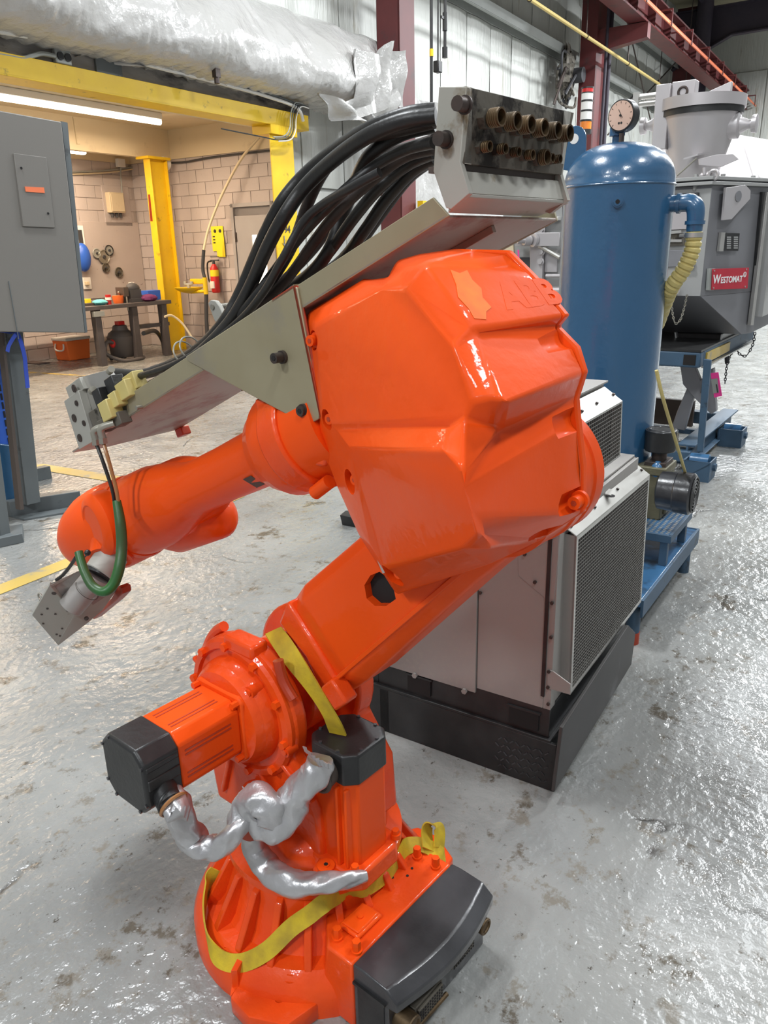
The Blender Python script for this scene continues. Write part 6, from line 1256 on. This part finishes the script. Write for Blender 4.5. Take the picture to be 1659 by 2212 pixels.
# wrist
wr_ = part('wrist_housing', MB().loft([fr(.63, .100, None, 1.06), fr(.66, .112, .115, 1.04), fr(.74, .115, .12, 1.05), fr(.80, .112, .125, 1.05), fr(.86, .100, .13, 1.03), fr(.90, .082, .135, 1.0), fr(.925, .055, .135, 1), fr(.93, .02, .135)]), 'orange', rb, ang=60)
c = P3(207, 1136, .225)
part('side_cap', MB().lathe(c-Y_*.02, Y_+FD*.15, [(-.03, .085), (.012, .085), (.024, .074), (.028, .058), (.025, .054), (.025, .002)], 40), 'orange', wr_)
part('split_rib', MB().loft([fr(.615, .103, None, 1.09), fr(.63, .106, None, 1.09), fr(.64, .103, None, 1.08)]), 'orange', wr_)
part('side_pad', MB().loft([[T0+FD*a+FN*b2+Y_*(.08+.0) for a, b2 in ((.66, .07), (.78, .05), (.78, -.07), (.67, -.08))], [T0+FD*a+FN*b2+Y_*(.113) for a, b2 in ((.67, .05), (.755, .035), (.755, -.05), (.68, -.06))]]), 'orange', wr_, bevel=.01)
part('rear_bulge', MB().loft([fr(.30, .03, .06), fr(.33, .075, .06, .9), fr(.42, .11, .06, .9), fr(.52, .11, .06, .95), fr(.6, .09, .07, .9)]) , 'orange', wr_, ang=60)
e1 = P3(470, 1112, .03); e2 = P3(385, 1140, .03)
part('lower_bulge', MB().loft([MB().ring(e1+V((-.035, 0, .01)), FD, .02, 28), MB().ring(e1+V((-.02, 0, .0)), FD, .045, 28), MB().ring(e1, FD, .062, 28), MB().ring(e2, FD, .068, 28), MB().ring(e2+FD*.06, FD, .05, 28), MB().ring(e2+FD*.09, FD, .02, 28)]), 'orange', wr_, ang=60)
# tool flange + gripper
tA = P3(262, 1190, .19); tB = P3(128, 1335, .33); TD = unit(tB-tA)
gz = thing('gripper_tool', R, tuple(tB), 'grey steel gripper bracket bolted under the orange wrist', 'gripper')
part('wrist_flange', MB().cyl(P3(248, 1168, .17), P3(240, 1205, .2), .062, .055, n=40), 'orange', wr_)
w0 = P3(246, 1195, .19); w1 = P3(214, 1238, .24); w2 = P3(200, 1262, .265); w3 = P3(152, 1312, .31)
part('flange_neck', MB().cyl(w0, w1, .042, .039, n=40), 'steel_paint', gz, bevel=.003); part('seam_ring', MB().cyl(w1, w1.lerp(w2, .25), .036, n=40), 'black', gz)
part('air_cylinder', MB().cyl(w1.lerp(w2, .2), w3, .0335, n=40), 'alu_sheet', gz, bevel=.002); part('cylinder_seam', MB().torus(w2.lerp(w3, .25), unit(w3-w2), .0336, .0008, 36, 5), 'dark_iron', gz)
g1, g2, g3, g4 = P3(107, 1264, .36), P3(163, 1331, .285), P3(126, 1395, .295), P3(69, 1329, .37)
gn = unit((g2-g1).cross(g4-g1))
if gn.dot(tA-g1) < 0: gn = -gn
gm = 'steel_paint'
part('front_plate', MB().prism([g1, g2, g3, g4], gn*.012), gm, gz, bevel=.0015)
h1_, h2_ = P3(255, 1278, .16), P3(240, 1318, .17)
part('side_plate', MB().prism([g2, g3, P3(190, 1345, .25), P3(222, 1318, .2), P3(256, 1270, .16)], unit(g2-g1)*(-.01)), gm, gz, bevel=.0015)
part('side_plate', MB().prism([g1, g4, P3(100, 1290, .33), P3(168, 1233, .26)], unit(g2-g1)*.01), gm, gz, bevel=.0015)
part('inner_plate', MB().prism([g1.lerp(g4, .1)+gn*.012, g2.lerp(g3, .1)+gn*.012, P3(250, 1272, .18), P3(176, 1231, .25)], -Z_*.004), 'alu_sheet', gz)
for (u_, v_, r_) in ((.2, .05, .006), (.75, .05, .006), (.25, .5, .003), (.5, .42, .003), (.2, .75, .003), (.85, .55, .003), (.9, .75, .003), (.8, .8, .003), (.35, .9, .003)):
    c = g1.lerp(g2, u_).lerp(g4.lerp(g3, u_), v_); part('bolt_head' if r_ > .004 else 'tapped_hole', MB().cyl(c, c-gn*.0015, r_, n=14), 'dark_iron', gz)
for p in ((186, 1333), (174, 1343), (160, 1358)): c = P3(p[0], p[1]+2, .262); part('socket_screw', MB().cyl(c, c+unit(g2-g1)*.004, .006, n=12), 'dark_iron', gz)
part('dark_jaw', MB().prism([P3(*p, .17) for p in ((262, 1270), (264, 1283), (250, 1298), (202, 1338), (196, 1336), (240, 1292), (255, 1266))], -Y_*.03), 'red_oxide', gz, bevel=.003)
part('clip_ring', MB().torus(P3(87, 1290, .36), Y_, .010, .0025, 16, 6), 'steel', gz)
solo('gripper_cable', MB().tube([P3(*p, .33) for p in ((164, 1204), (150, 1225), (135, 1243), (122, 1252))], .0045, 8), 'rubber', R, P3(164, 1204, .33), 'thin black cable running from the green hose end to the gripper plate', 'cable')
solo('plastic_tie', MB().tube([P3(*p, .30) for p in ((190, 1197), (183, 1203), (174, 1212))], .002, 6).blob(P3(189, 1194, .30), (.008, .008, .008), 10, 7), 'black', R, P3(190, 1197, .30), 'small black zip tie holding the green hose below the wrist', 'cable tie')

# ================================================================== HOSE TRAY AND MANIFOLD
TM = unit((1, 0, -.438)); TN = V((.438, 0, 1)).normalized()
def tl(x, up=0, y=.2): return V((x, y, 1.4735-.438*x))+TN*up
tr_ = thing('hose_tray', R, tuple(tl(.1)), 'long sloping steel channel above the robot arm carrying the black hoses', 'tray')
part('tray_bottom', MB().prism([tl(-.50, 0, .2), tl(.70, 0, .2), tl(.73, 0, .10), tl(.70, 0, -.13), tl(.36, 0, -.10), tl(.25, 0, -.02), tl(-.50, 0, -.13)], TN*.005), 'tray_under', tr_, bevel=.0015)
part('tray_wall', MB().prism([tl(-.505, .0), tl(.415, -.0), tl(.39, .045), tl(-.49, .036)], Y_*(-.005)), 'steel_olive', tr_, bevel=.001)
part('tray_wall', MB().prism([tl(-.50, .0, -.13), tl(.36, 0, -.10), tl(.36, .045, -.10), tl(-.50, .036, -.13)], Y_*(-.005)), 'steel_olive', tr_)
part('inner_rib', MB().prism([tl(-.48, -.012, .05), tl(.1, -.012, .05), tl(.1, -.012, .04), tl(-.48, -.012, .04)], TN*.012), 'tray_under', tr_, bevel=.001)
part('under_lug', MB().box(tl(.68, -.012, -.13), (.035, .03, .025), (TM, Y_, TN)), 'red_oxide', tr_, bevel=.003)
part('lip_screw', MB().cyl(tl(.345, .004, .2), tl(.345, .004, .215), .005, n=8), 'steel', tr_)
# triangular side bracket
tp = [P3(*p, .205) for p in ((401, 770), (412, 763), (632, 617), (642, 622), (690, 885), (688, 905), (672, 915), (650, 912), (405, 780))]
br_ = thing('triangular_bracket', R, tuple(P3(660, 900, .2)), 'triangular plated steel bracket bolted to the side of the arm housing', 'bracket')
part('side_plate', MB().prism(tp, Y_*(-.006)), 'steel_olive', br_, bevel=.0015)
a_, b2_ = P3(632, 617, .205), P3(690, 900, .205)
part('rear_flange', MB().prism([a_, b2_, b2_-Y_*.006+V((-.006, 0, 0)), a_-Y_*.006+V((-.006, 0, 0))], V((-.004, 0, 0))).prism([a_, b2_, b2_+V((-.006, 0, 0)), a_+V((-.006, 0, 0))], Y_*(-.012)), 'red_oxide', br_)
part('top_plate', MB().prism([a_, a_-Y_*.26, a_-Y_*.26-Z_*.005, a_-Z_*.005], TM*.06), 'red_oxide', br_, label='orange oversprayed top plate')
part('top_edge', MB().prism([a_+Z_*.001, a_-Y_*.24+Z_*.001, a_-Y_*.24-Z_*.003, a_-Z_*.003], -TM*.003), 'steel_olive', br_)
part('bracket_gap_shade', MB().prism([P3(*p, .10) for p in ((640, 625), (790, 612), (760, 700), (690, 760), (668, 800))], Y_*(-.005)), 'void_shade', br_)  # dark sheet paints the shaded opening behind the side plate
for p in ((612, 771), (657, 886)):
    c = P3(*p, .205); part('washer', MB().cyl(c, c+Y_*.006, .012, n=20), 'dark_iron', br_); part('socket_bolt', MB().cyl(c+Y_*.006, c+Y_*(.024 if p[0] < 650 else .012), .0095, n=20), 'dark_iron', br_); part('socket', MB().cyl(c+Y_*(.024 if p[0] < 650 else .012), c+Y_*(.0248 if p[0] < 650 else .0128), .005, n=6), 'void_shade', br_)
arm1 = [P3(*p, .10) for p in ((449, 655), (455, 648), (465, 650), (474, 662), (492, 705), (478, 722), (462, 690))]
part('hose_guide_arm', MB().prism(arm1, Y_*(-.01)), 'steel_paint', br_, bevel=.0015); c = P3(460, 663, .10); part('guide_screw', MB().cyl(c, c+Y_*.003, .006, n=12), 'steel', br_); part('guide_rod', MB().cyl(c-Y_*.01, c-Y_*.22, .006, n=10), 'steel', br_)
# end manifold block at lower left
eb = thing('valve_block', R, tuple(tl(.66)), 'grey steel end block with large socket bolts at the low end of the tray', 'manifold')
o_ = [P3(*p, .215) for p in ((141, 838), (171, 815), (182, 840), (169, 843), (202, 953), (171, 970), (164, 938), (171, 935), (138, 868), (149, 860))]
part('end_plate', MB().prism([P3(*p, .215) for p in ((138, 867), (169, 843), (202, 953), (171, 971))], Y_*(-.02)), 'steel_paint', eb, bevel=.001); part('upper_plate', MB().prism([P3(*p, .205) for p in ((141, 838), (171, 815), (182, 840), (150, 862))], Y_*(-.02)), 'steel_paint', eb, bevel=.001)
for p, r_ in (((161, 839), .010), ((166, 871), .007), ((161, 903), .010), ((182, 914), .007), ((173, 946), .010)): c = P3(*p, .215); part('socket_bolt', MB().cyl(c, c+Y_*.0025, r_, n=18).cyl(c+Y_*.0025, c+Y_*.003, r_*.55, n=6), 'dark_iron', eb)
part('mounting_plate', MB().prism([P3(*p, .195) for p in ((171, 815), (232, 799), (245, 818), (262, 838), (300, 870), (270, 905), (202, 953), (169, 843))], Y_*(-.012)), 'galv', eb, bevel=.001)  # lighter metal stands in for a face that catches more light
def cube_at(p, y, d, m_, nm): c = P3(*p, y); return part(nm, MB().box(c, d, (TM, Y_, TN)), m_, eb, bevel=.002)
cube_at((222, 857), .215, (.035, .03, .04), 'black', 'black_coil'); cube_at((240, 885), .22, (.045, .035, .045), 'hose_yellow', 'yellow_coil'); cube_at((256, 862), .21, (.035, .03, .035), 'hose_yellow', 'yellow_coil'); cube_at((275, 842), .20, (.05, .03, .04), 'hose_yellow', 'yellow_coil'); cube_at((250, 832), .20, (.04, .03, .04), 'black', 'black_coil'); cube_at((292, 825), .18, (.05, .03, .04), 'hose_yellow', 'yellow_coil'); cube_at((235, 915), .215, (.05, .03, .03), 'steel_grimy', 'port_block'); cube_at((262, 905), .21, (.04, .03, .03), 'steel_grimy', 'port_block'); cube_at((215, 905), .20, (.05, .02, .05), 'steel_grimy', 'grimy_block')
for p in ((197, 846), (236, 803), (255, 865)): c = P3(*p, .21); part('hose_fitting', MB().cyl(c, c-TM*.02+Y_*.004, .008, n=12), 'steel', eb)
ft_ = []
for (p, q) in (((204, 930), (207, 950)), ((219, 925), (222, 947))):
    a = P3(*p, .245); b2 = P3(*q, .245); part('elbow_fitting', MB().tube([a-TM*.03+V((0, -.02, 0)), a, b2, b2-Z_*.01], .0085, 12, 4), 'steel', eb); part('fitting_nut', MB().cyl(b2-Z_*.012, b2+Z_*.002, .011, n=6), 'steel', eb); ft_.append(b2)
# the thin tubes and green jacket
solo('air_tube', MB().tube([ft_[0]-Z_*.012]+[P3(*p, .25) for p in ((218, 985), (232, 1025), (243, 1060), (248, 1090))], .0045, 10), 'rubber', R, ft_[0], 'thin black tube dropping from the valve block into the green jacket', 'hose')
solo('air_tube', MB().tube([ft_[1]-Z_*.012]+[P3(*p, .25) for p in ((232, 985), (243, 1025), (252, 1060), (256, 1090))], .0045, 10), 'clear_hose', R, ft_[1], 'thin brown translucent tube beside the black one above the wrist', 'hose')
solo('green_hose_jacket', MB().tube([P3(x, y, d) for x, y, d in ((252, 1082, .25), (260, 1130, .26), (263, 1180, .27), (258, 1225, .29), (245, 1262, .31), (224, 1278, .33), (200, 1266, .34), (184, 1238, .34), (175, 1212, .335), (170, 1192, .33))], [.010, .0125, .013, .013, .013, .012, .0115, .011, .0105, .010], 16), 'green', R, P3(252, 1082, .25), 'green fabric hose jacket looping down in front of the wrist', 'hose')
# upper manifold
mf = thing('hose_manifold', R, (-.51, .03, 1.70), 'grimy grey steel manifold box with two rows of brass threaded ports', 'manifold')
sp_ = [P3(*p, .215) for p in ((948, 187), (1008, 187), (994, 350), (1014, 418), (974, 453), (963, 449), (936, 370))]
part('side_plate', MB().prism(sp_, Y_*(-.010)), 'steel_paint', mf, bevel=.0012)
fx = -.535
fp = [rq(1018, 189, 0, fx), rq(1240, 247, 0, fx), rq(1213, 384, 0, fx), rq(1001, 346, 0, fx)]
fp[1].z = fp[0].z; fp[3].z = fp[2].z = (fp[3].z+fp[2].z)/2
part('port_plate', MB().prism(fp, X_*.014), 'steel_grimy', mf, bevel=.001)
part('corner_post', MB().bb((fx, .19, fp[3].z), (fx+.014, .206, fp[0].z)), 'steel_paint', mf)
part('bottom_bar', MB().prism([fp[3]+V((.01, 0, 0)), fp[2]+V((.01, 0, 0)), fp[2]+V((.01, 0, -.008)), fp[3]+V((.01, 0, -.008))], X_*.05), 'leather', mf)
lp0, lp1 = rq(995, 355, 0, fx+.003), rq(1215, 386, 0, fx+.003); lq0, lq1 = P3(1014, 418, .205), None
dy = lp1.y-lp0.y; lp1.z = lp0.z
lq1 = V((lq0.x, lp1.y-.005, lq0.z)); part('lower_lip', MB().prism([lp0-Z_*.008, lp1-Z_*.008, lq1, lq0], X_*.006), 'steel_paint', mf, bevel=.001)
bq0 = P3(968, 452, .205); part('bottom_plate', MB().prism([lq0, lq1, V((bq0.x+.02, lq1.y, bq0.z)), V((bq0.x, bq0.y, bq0.z))], -Z_*.005), 'steel_paint', mf, bevel=.001)
part('far_side_plate', MB().prism([V((p.x, lp1.y+.012, p.z)) for p in sp_], Y_*(-.01)), 'steel_paint', mf)
for p in ((987, 223), (946, 299)): c = P3(*p, .235)-Y_*.02; part('hex_bolt', MB().cyl(c, c+Y_*.02, .0098, n=12).cyl(c, c+Y_*.003, .012, n=20), 'dark_iron', mf)
def port(px, py, r_, ln):
    a = rq(px, py, 0, fx-ln); mb = MB(); x0 = fx
    part('hex_nut', MB().cyl((x0, a.y, a.z), (x0-ln*.35, a.y, a.z), r_*1.12, n=6), 'steel_grimy', mf)
    prof = [(ln*.45, r_*.95)]
    k_ = 0; s_ = ln*.45
    while s_ < ln-.003: prof += [(s_+.001, r_), (s_+.002, r_*.92)]; s_ += .003
    prof += [(ln, r_*.97), (ln, r_*.78), (ln-.02, r_*.76)]
    p_ = part('threaded_port', MB().lathe((x0, a.y, a.z), -X_, prof, 24, False), 'brass', mf, ang=25); part('port_bore', MB().cyl((x0-ln+.018, a.y, a.z), (x0-ln+.019, a.y, a.z), r_*.78, n=18), 'void_shade', p_)
for p in ((1084, 252), (1119, 261), (1149, 268), (1178, 275), (1207, 281), (1232, 287)): port(*p, .0128, .032)
for p, r_ in (((1059, 316), .0095), ((1093, 321), .0095), ((1122, 328), .009), ((1152, 334), .0095), ((1183, 339), .0145), ((1195, 341), .009), ((1211, 343), .0085)): port(*p, r_*.82, .02)
# hoses: from the back of the manifold, arching over the tray to its low end
HS = [
 ([(940, 240), (880, 248), (800, 278), (720, 328), (655, 382), (607, 440), (575, 500), (545, 570), (515, 640), (480, 700), (430, 752), (375, 785), (310, 808), (250, 806)], .0125, .12, 'rubber', 'thick glossy black hose, uppermost of the arch'),
 ([(942, 252), (870, 262), (790, 296), (715, 350), (655, 408), (612, 470), (575, 540), (540, 620), (500, 690), (445, 750), (385, 795), (300, 850), (262, 862)], .0125, .15, 'rubber', 'thick black hose just under the uppermost one'),
 ([(940, 262), (860, 282), (770, 305), (705, 362), (665, 440), (632, 530), (590, 600), (540, 660), (490, 705), (435, 748), (380, 782), (330, 800)], .011, .08, 'rubber_dirty', 'brown dusted hose curving down inside the upper arch'),
 ([(940, 270), (865, 290), (800, 335), (768, 395), (738, 470), (708, 545), (660, 600), (590, 640), (520, 695), (460, 745)], .0125, .05, 'rubber', 'thick black hose dropping steeply through the middle'),
 ([(938, 308), (880, 322), (820, 352), (760, 398), (705, 450), (650, 510), (600, 575), (548, 645), (500, 700), (440, 755), (380, 800), (290, 848), (258, 868)], .009, .13, 'rubber', 'thin black hose at the top of the lower bundle'),
 ([(938, 320), (870, 340), (800, 392), (735, 452), (680, 520), (630, 590), (575, 650), (520, 700), (465, 745), (400, 790)], .010, .10, 'rubber_dirty', 'dusty brown hose in the lower bundle'),
 ([(938, 330), (880, 356), (820, 405), (765, 470), (715, 540), (665, 600), (600, 655), (530, 700)], .0105, .06, 'rubber', 'black hose hugging the tray behind the dusty one'),
 ([(940, 342), (890, 370), (835, 430), (790, 495), (740, 560), (680, 605), (600, 660), (520, 712)], .011, .03, 'rubber', 'thick black hose lowest of the bundle'),
 ([(930, 350), (880, 390), (820, 470), (770, 540), (730, 585), (690, 610)], .009, .0, 'rubber', 'short looking black hose nearest the tray wall'),
 ([(820, 372), (760, 405), (700, 440), (655, 480), (610, 560), (570, 630), (520, 690), (450, 745), (370, 790), (260, 825), (200, 846)], .0075, .17, 'rubber', 'thinnest black hose crossing in front of the others'),
 ([(938, 300), (900, 312), (840, 330), (780, 370), (740, 430), (700, 510), (650, 570), (600, 615), (540, 680), (480, 725)], .009, -.02, 'rubber_dirty', 'dull brown hose furthest behind the bundle'),
]
def ton(px, py, y):
    p = P3(px, py, y); return p
for pts, r_, y_, m_, lab in HS:
    Q = []
    for i, (x, y) in enumerate(pts):
        p = P3(x, y, y_+(.015*math.sin(i*1.7+r_*900)))
        Q.append(p)
    solo('hydraulic_hose', MB().tube(Q, r_, 12), m_, R, Q[0], lab+' between manifold and tray', 'hose', 'hoses between manifold and tray')
c = P3(398, 762, .15); c2 = P3(412, 752, .15); solo('hose_clamp_wire', MB().torus(c, unit(c2-c), .026, .002, 24, 6).torus(c2, unit(c2-c), .026, .002, 24, 6), 'steel', R, c, 'thin wire tie around the hose bundle left of the bracket', 'wire tie')

# ================================================================== FOIL SLEEVES
def wrinkle(P, r, n, seed, amp=.16):
    rnd = random.Random(seed); Q = smooth_path(P, 10); m = len(Q); rs = r; k0 = len(P); rings = []; u = None
    ph = [rnd.uniform(0, 6.28) for _ in range(8)]
    for i, p in enumerate(Q):
        d = (Q[min(i+1, m-1)]-Q[max(i-1, 0)]).normalized()
        if u is None: u, _ = perp(d)
        u = (u-d*u.dot(d)).normalized(); w_ = d.cross(u); q = i*(k0-1)/(m-1); j = min(int(q), k0-2); rr_ = rs[j]+(rs[j+1]-rs[j])*(q-j)
        ring = []
        for k in range(n):
            a = 2*math.pi*k/n
            tri = lambda x: math.asin(math.sin(x))*2/math.pi
            f = 1+amp*(.6*tri(2*a+ph[0]+i*.13)+.5*tri(3*a+ph[1]-i*.26)+.5*math.sin(i*.33+ph[2])*tri(2*a+ph[3]+i*.12)-.55*abs(math.sin(i*.17+a+ph[4]))+.35*tri(5*a+i*.5+ph[5])+.2*tri(i*.9+3*a+ph[6]))
            ring.append(p+u*(rr_*f*math.cos(a))+w_*(rr_*f*math.sin(a)))
        rings.append(ring)
    return MB().loft(rings)
cxp = A2+V((-.075, .485, -.03))
solo('foil_cable_sleeve', wrinkle([A2+V((-.085, .478, -.045)), A2+V((-.115, .478, -.06)), P3(372, 1722, .47), P3(390, 1762, .45), P3(412, 1805, .43), P3(440, 1832, .42), P3(478, 1826, .40), P3(508, 1795, .38), P3(528, 1765, .35)], [.022, .028, .026, .030, .033, .029, .025, .022, .026], 36, 3), 'foil', R, P3(350, 1688, .50), 'crumpled silver foil sleeve from the left motor cap to the middle knot', 'cable sleeve', ang=48)
solo('foil_cable_sleeve', wrinkle([P3(690, 1640, .24), P3(682, 1670, .25), P3(650, 1705, .27), P3(625, 1740, .29), P3(600, 1780, .31), P3(570, 1785, .32), P3(552, 1755, .33), P3(540, 1735, .32)], [.030, .036, .034, .036, .040, .036, .032, .024], 36, 8), 'foil', R, P3(700, 1650, .22), 'thick silver foil sleeve from the upright motor cap down to the middle knot', 'cable sleeve', ang=48)
solo('foil_cable_sleeve', wrinkle([P3(545, 1800, .31), P3(552, 1835, .31), P3(580, 1878, .31), P3(625, 1905, .31), P3(670, 1910, .29), P3(715, 1905, .26), P3(760, 1898, .22), P3(790, 1893, .19)], [.026, .030, .030, .029, .027, .023, .018, .012], 36, 12, .12), 'foil', R, P3(545, 1800, .31), 'silver foil sleeve curving along the turntable rim under the knot', 'cable sleeve', ang=48)
part('rubber_ring', MB().torus(A2+V((-.10, .478, -.05)), unit((-.8, 0, -.4)), .029, .004, 24, 6), 'clear_hose', bpy.data.objects['foil_cable_sleeve'])
solo('foil_knot', wrinkle([P3(505, 1790, .375), P3(530, 1752, .345), P3(558, 1732, .33), P3(585, 1752, .325), P3(600, 1775, .315)], [.020, .034, .040, .034, .022], 36, 33, .2), 'foil', R, P3(550, 1750, .33), 'gathered knot of foil where the silver sleeves meet', 'cable sleeve', ang=40)
rnd = random.Random(2)
for i in range(9):
    a = P3(535+i*5, 1722+3*math.sin(i*2), .32); fk = bpy.data.objects['foil_knot']; part('torn_frill', MB().prism([a, a+V((.006, .0, .002)), a+V((.004+rnd.uniform(-.004, .004), .004, .018+rnd.uniform(0, .01))), a+V((-.002, .003, .014))], V((.001, .002, 0))), 'foil', fk)
for i in range(7):
    a = P3(660+i*9, 1632+i*6-abs(i-3)*3, .262); part('torn_frill', MB().prism([a, a+V((-.008, .0, -.002)), a+V((-.010+rnd.uniform(-.004, .004), .006, .016+rnd.uniform(0, .008))), a+V((.002, .003, .014))], V((.001, .002, 0))), 'foil', bpy.data.objects['foil_cable_sleeve.001'])
solo('cable_gland', MB().cyl(P3(550, 1715, .22), P3(548, 1740, .27), .036, .034, n=24).cyl(P3(548, 1735, .26), P3(547, 1745, .28), .030, n=24), 'orange_rough', R, P3(550, 1715, .22), 'orange painted cable gland at the centre of the foil sleeves', 'cable gland', bevel=.003)
solo('cable_gland', MB().cyl(A2+V((-.06, .475, -.03)), A2+V((-.098, .482, -.045)), .028, n=24).torus(A2+V((-.096, .482, -.044)), X_, .026, .004), 'black', R, A2+V((-.08, .48, -.03)), 'black ring gland on the side of the left motor cap', 'cable gland')
solo('cable_gland', MB().cyl(M1+V((-.0, .06, .60)), M1+V((.0, .10, .59)), .032, n=24).torus(M1+V((0, .095, .592)), Y_, .030, .006), 'leather', R, M1+V((0, .08, .6)), 'brown ring gland on the upright motor cap', 'cable gland')

# ================================================================== YELLOW RATCHET STRAP
yst = [(P3(590, 1362, .16), (.5, 1, .2)), (P3(625, 1412, .165), (.7, .6, -.3)), (P3(660, 1462, .17), (.8, .2, -.6)), (P3(690, 1508, .17), (.8, .0, -.6)), (P3(716, 1552, .165), (.8, .0, -.6)), (P3(730, 1585, .15), (.8, 0, -.6))]
s1 = solo('lifting_strap', MB().ribbon([p for p, _ in yst], [V(d) for _, d in yst], .042, .004), 'strap', R, yst[0][0], 'yellow webbing strap running between the swivel and the lower arm', 'strap')
def zs(px, py, z): return rq(px, py, 2, z)
P_ = [zs(452, 1905, .14), zs(443, 1965, .12), zs(452, 2030, .09), zs(480, 2075, .075), zs(530, 2082, .08), zs(590, 2050, .10), zs(640, 2000, .14), zs(700, 1960, .17), zs(740, 1918, .235), zs(790, 1892, .26), zs(840, 1868, .25), zs(862, 1838, .23), zs(880, 1822, .21), zs(920, 1828, .20), zs(955, 1850, .17), zs(962, 1865, .12)]
P0_ = P_
D0_ = [V(d) for d in ((.2, -.1, 1), (.1, 0, 1), (0, 0, 1), (-.5, -.3, 1), (-.6, -.6, 1), (-.4, -.6, .8), (-.1, -.4, 1), (.2, .3, 1), (.6, .5, .4), (.5, -.4, .8), (.2, -.4, 1), (.2, -.3, 1), (.4, -.6, .3), (.3, -.6, .2), (.3, -.3, .6), (.3, -.2, .8))]
def rs_(z):
    pr = [(0, .325), (.05, .325), (.075, .31), (.10, .275), (.20, .222), (.27, .222), (.29, .20), (.40, .19)]
    for (a, ra), (b3, rb_) in zip(pr, pr[1:]):
        if z <= b3: return ra+(rb_-ra)*(z-a)/(b3-a)
    return .19
def on_base(px, py, off):
    best = None
    z = .33
    while z > 0:
        p = rq(px, py, 2, z); q = math.hypot(p.x-BX, p.y-BY)-rs_(z)-off
        if best is None or q < best[0]: best = (q, p)
        if q <= 0: return p
        z -= .002
    return best[1]
PX_ = [(470, 1880, .02), (452, 1905, .03), (441, 1965, .035), (449, 2028, .03), (474, 2070, .022), (520, 2080, .022), (575, 2055, .022), (628, 2005, .024), (670, 1975, .024), (705, 1948, .026)]
P_ = [on_base(x, y, o) for x, y, o in PX_]+[zs(745, 1928, .235), zs(780, 1922, .235), zs(812, 1905, .225), zs(842, 1882, .215), zs(864, 1848, .21), zs(884, 1826, .205)]+P0_[13:]
D_ = [V((0, 0, 1))]*4+[V((P_[i].x-BX, P_[i].y-BY, 0)).normalized()*(-.6)+Z_ for i in range(4, 10)]+[V((.1, .5, 1)), V((.3, .4, 1)), V((.3, .2, 1)), V((.2, -.2, 1)), V((.3, -.5, .8)), V((.4, -.6, .4))]+D0_[13:]
s2 = solo('lifting_strap', MB().ribbon(P_, D_, .040, .004), 'strap', R, P_[0], 'long yellow webbing strap draped around the robot base', 'strap')
part('strap_loop', MB().ribbon([zs(925, 1835, .20), zs(922, 1800, .215), zs(926, 1782, .23), zs(945, 1783, .23), zs(950, 1800, .215), zs(948, 1830, .19)], V((.1, .5, .3)), .04, .004), 'strap', s2)
# black equipment seen behind the robot cover
e = W.on(760, 1130, 1, 2.6)
t = thing('dark_machine_foot', W, tuple(V((e.x, 2.6, 0))), 'small black housing on a blue post half hidden behind the orange cover', 'machine')
part('housing', MB().prism([wq(*p, 1, 2.6) for p in ((762, 1118), (774, 1108), (812, 1108), (812, 1150), (782, 1150), (767, 1140))], Y_*.1), 'black', t, bevel=.004)
part('post', MB().prism([wq(776, 1148, 1, 2.62), wq(806, 1148, 1, 2.62), V((wq(800, 1175, 1, 2.62).x, 2.62, 0)), V((wq(778, 1175, 1, 2.62).x, 2.62, 0))], Y_*.04), 'blue', t)
bpy.context.view_layer.update()
for o in list(SC.objects):
    if '_b' in o: del o['_b']
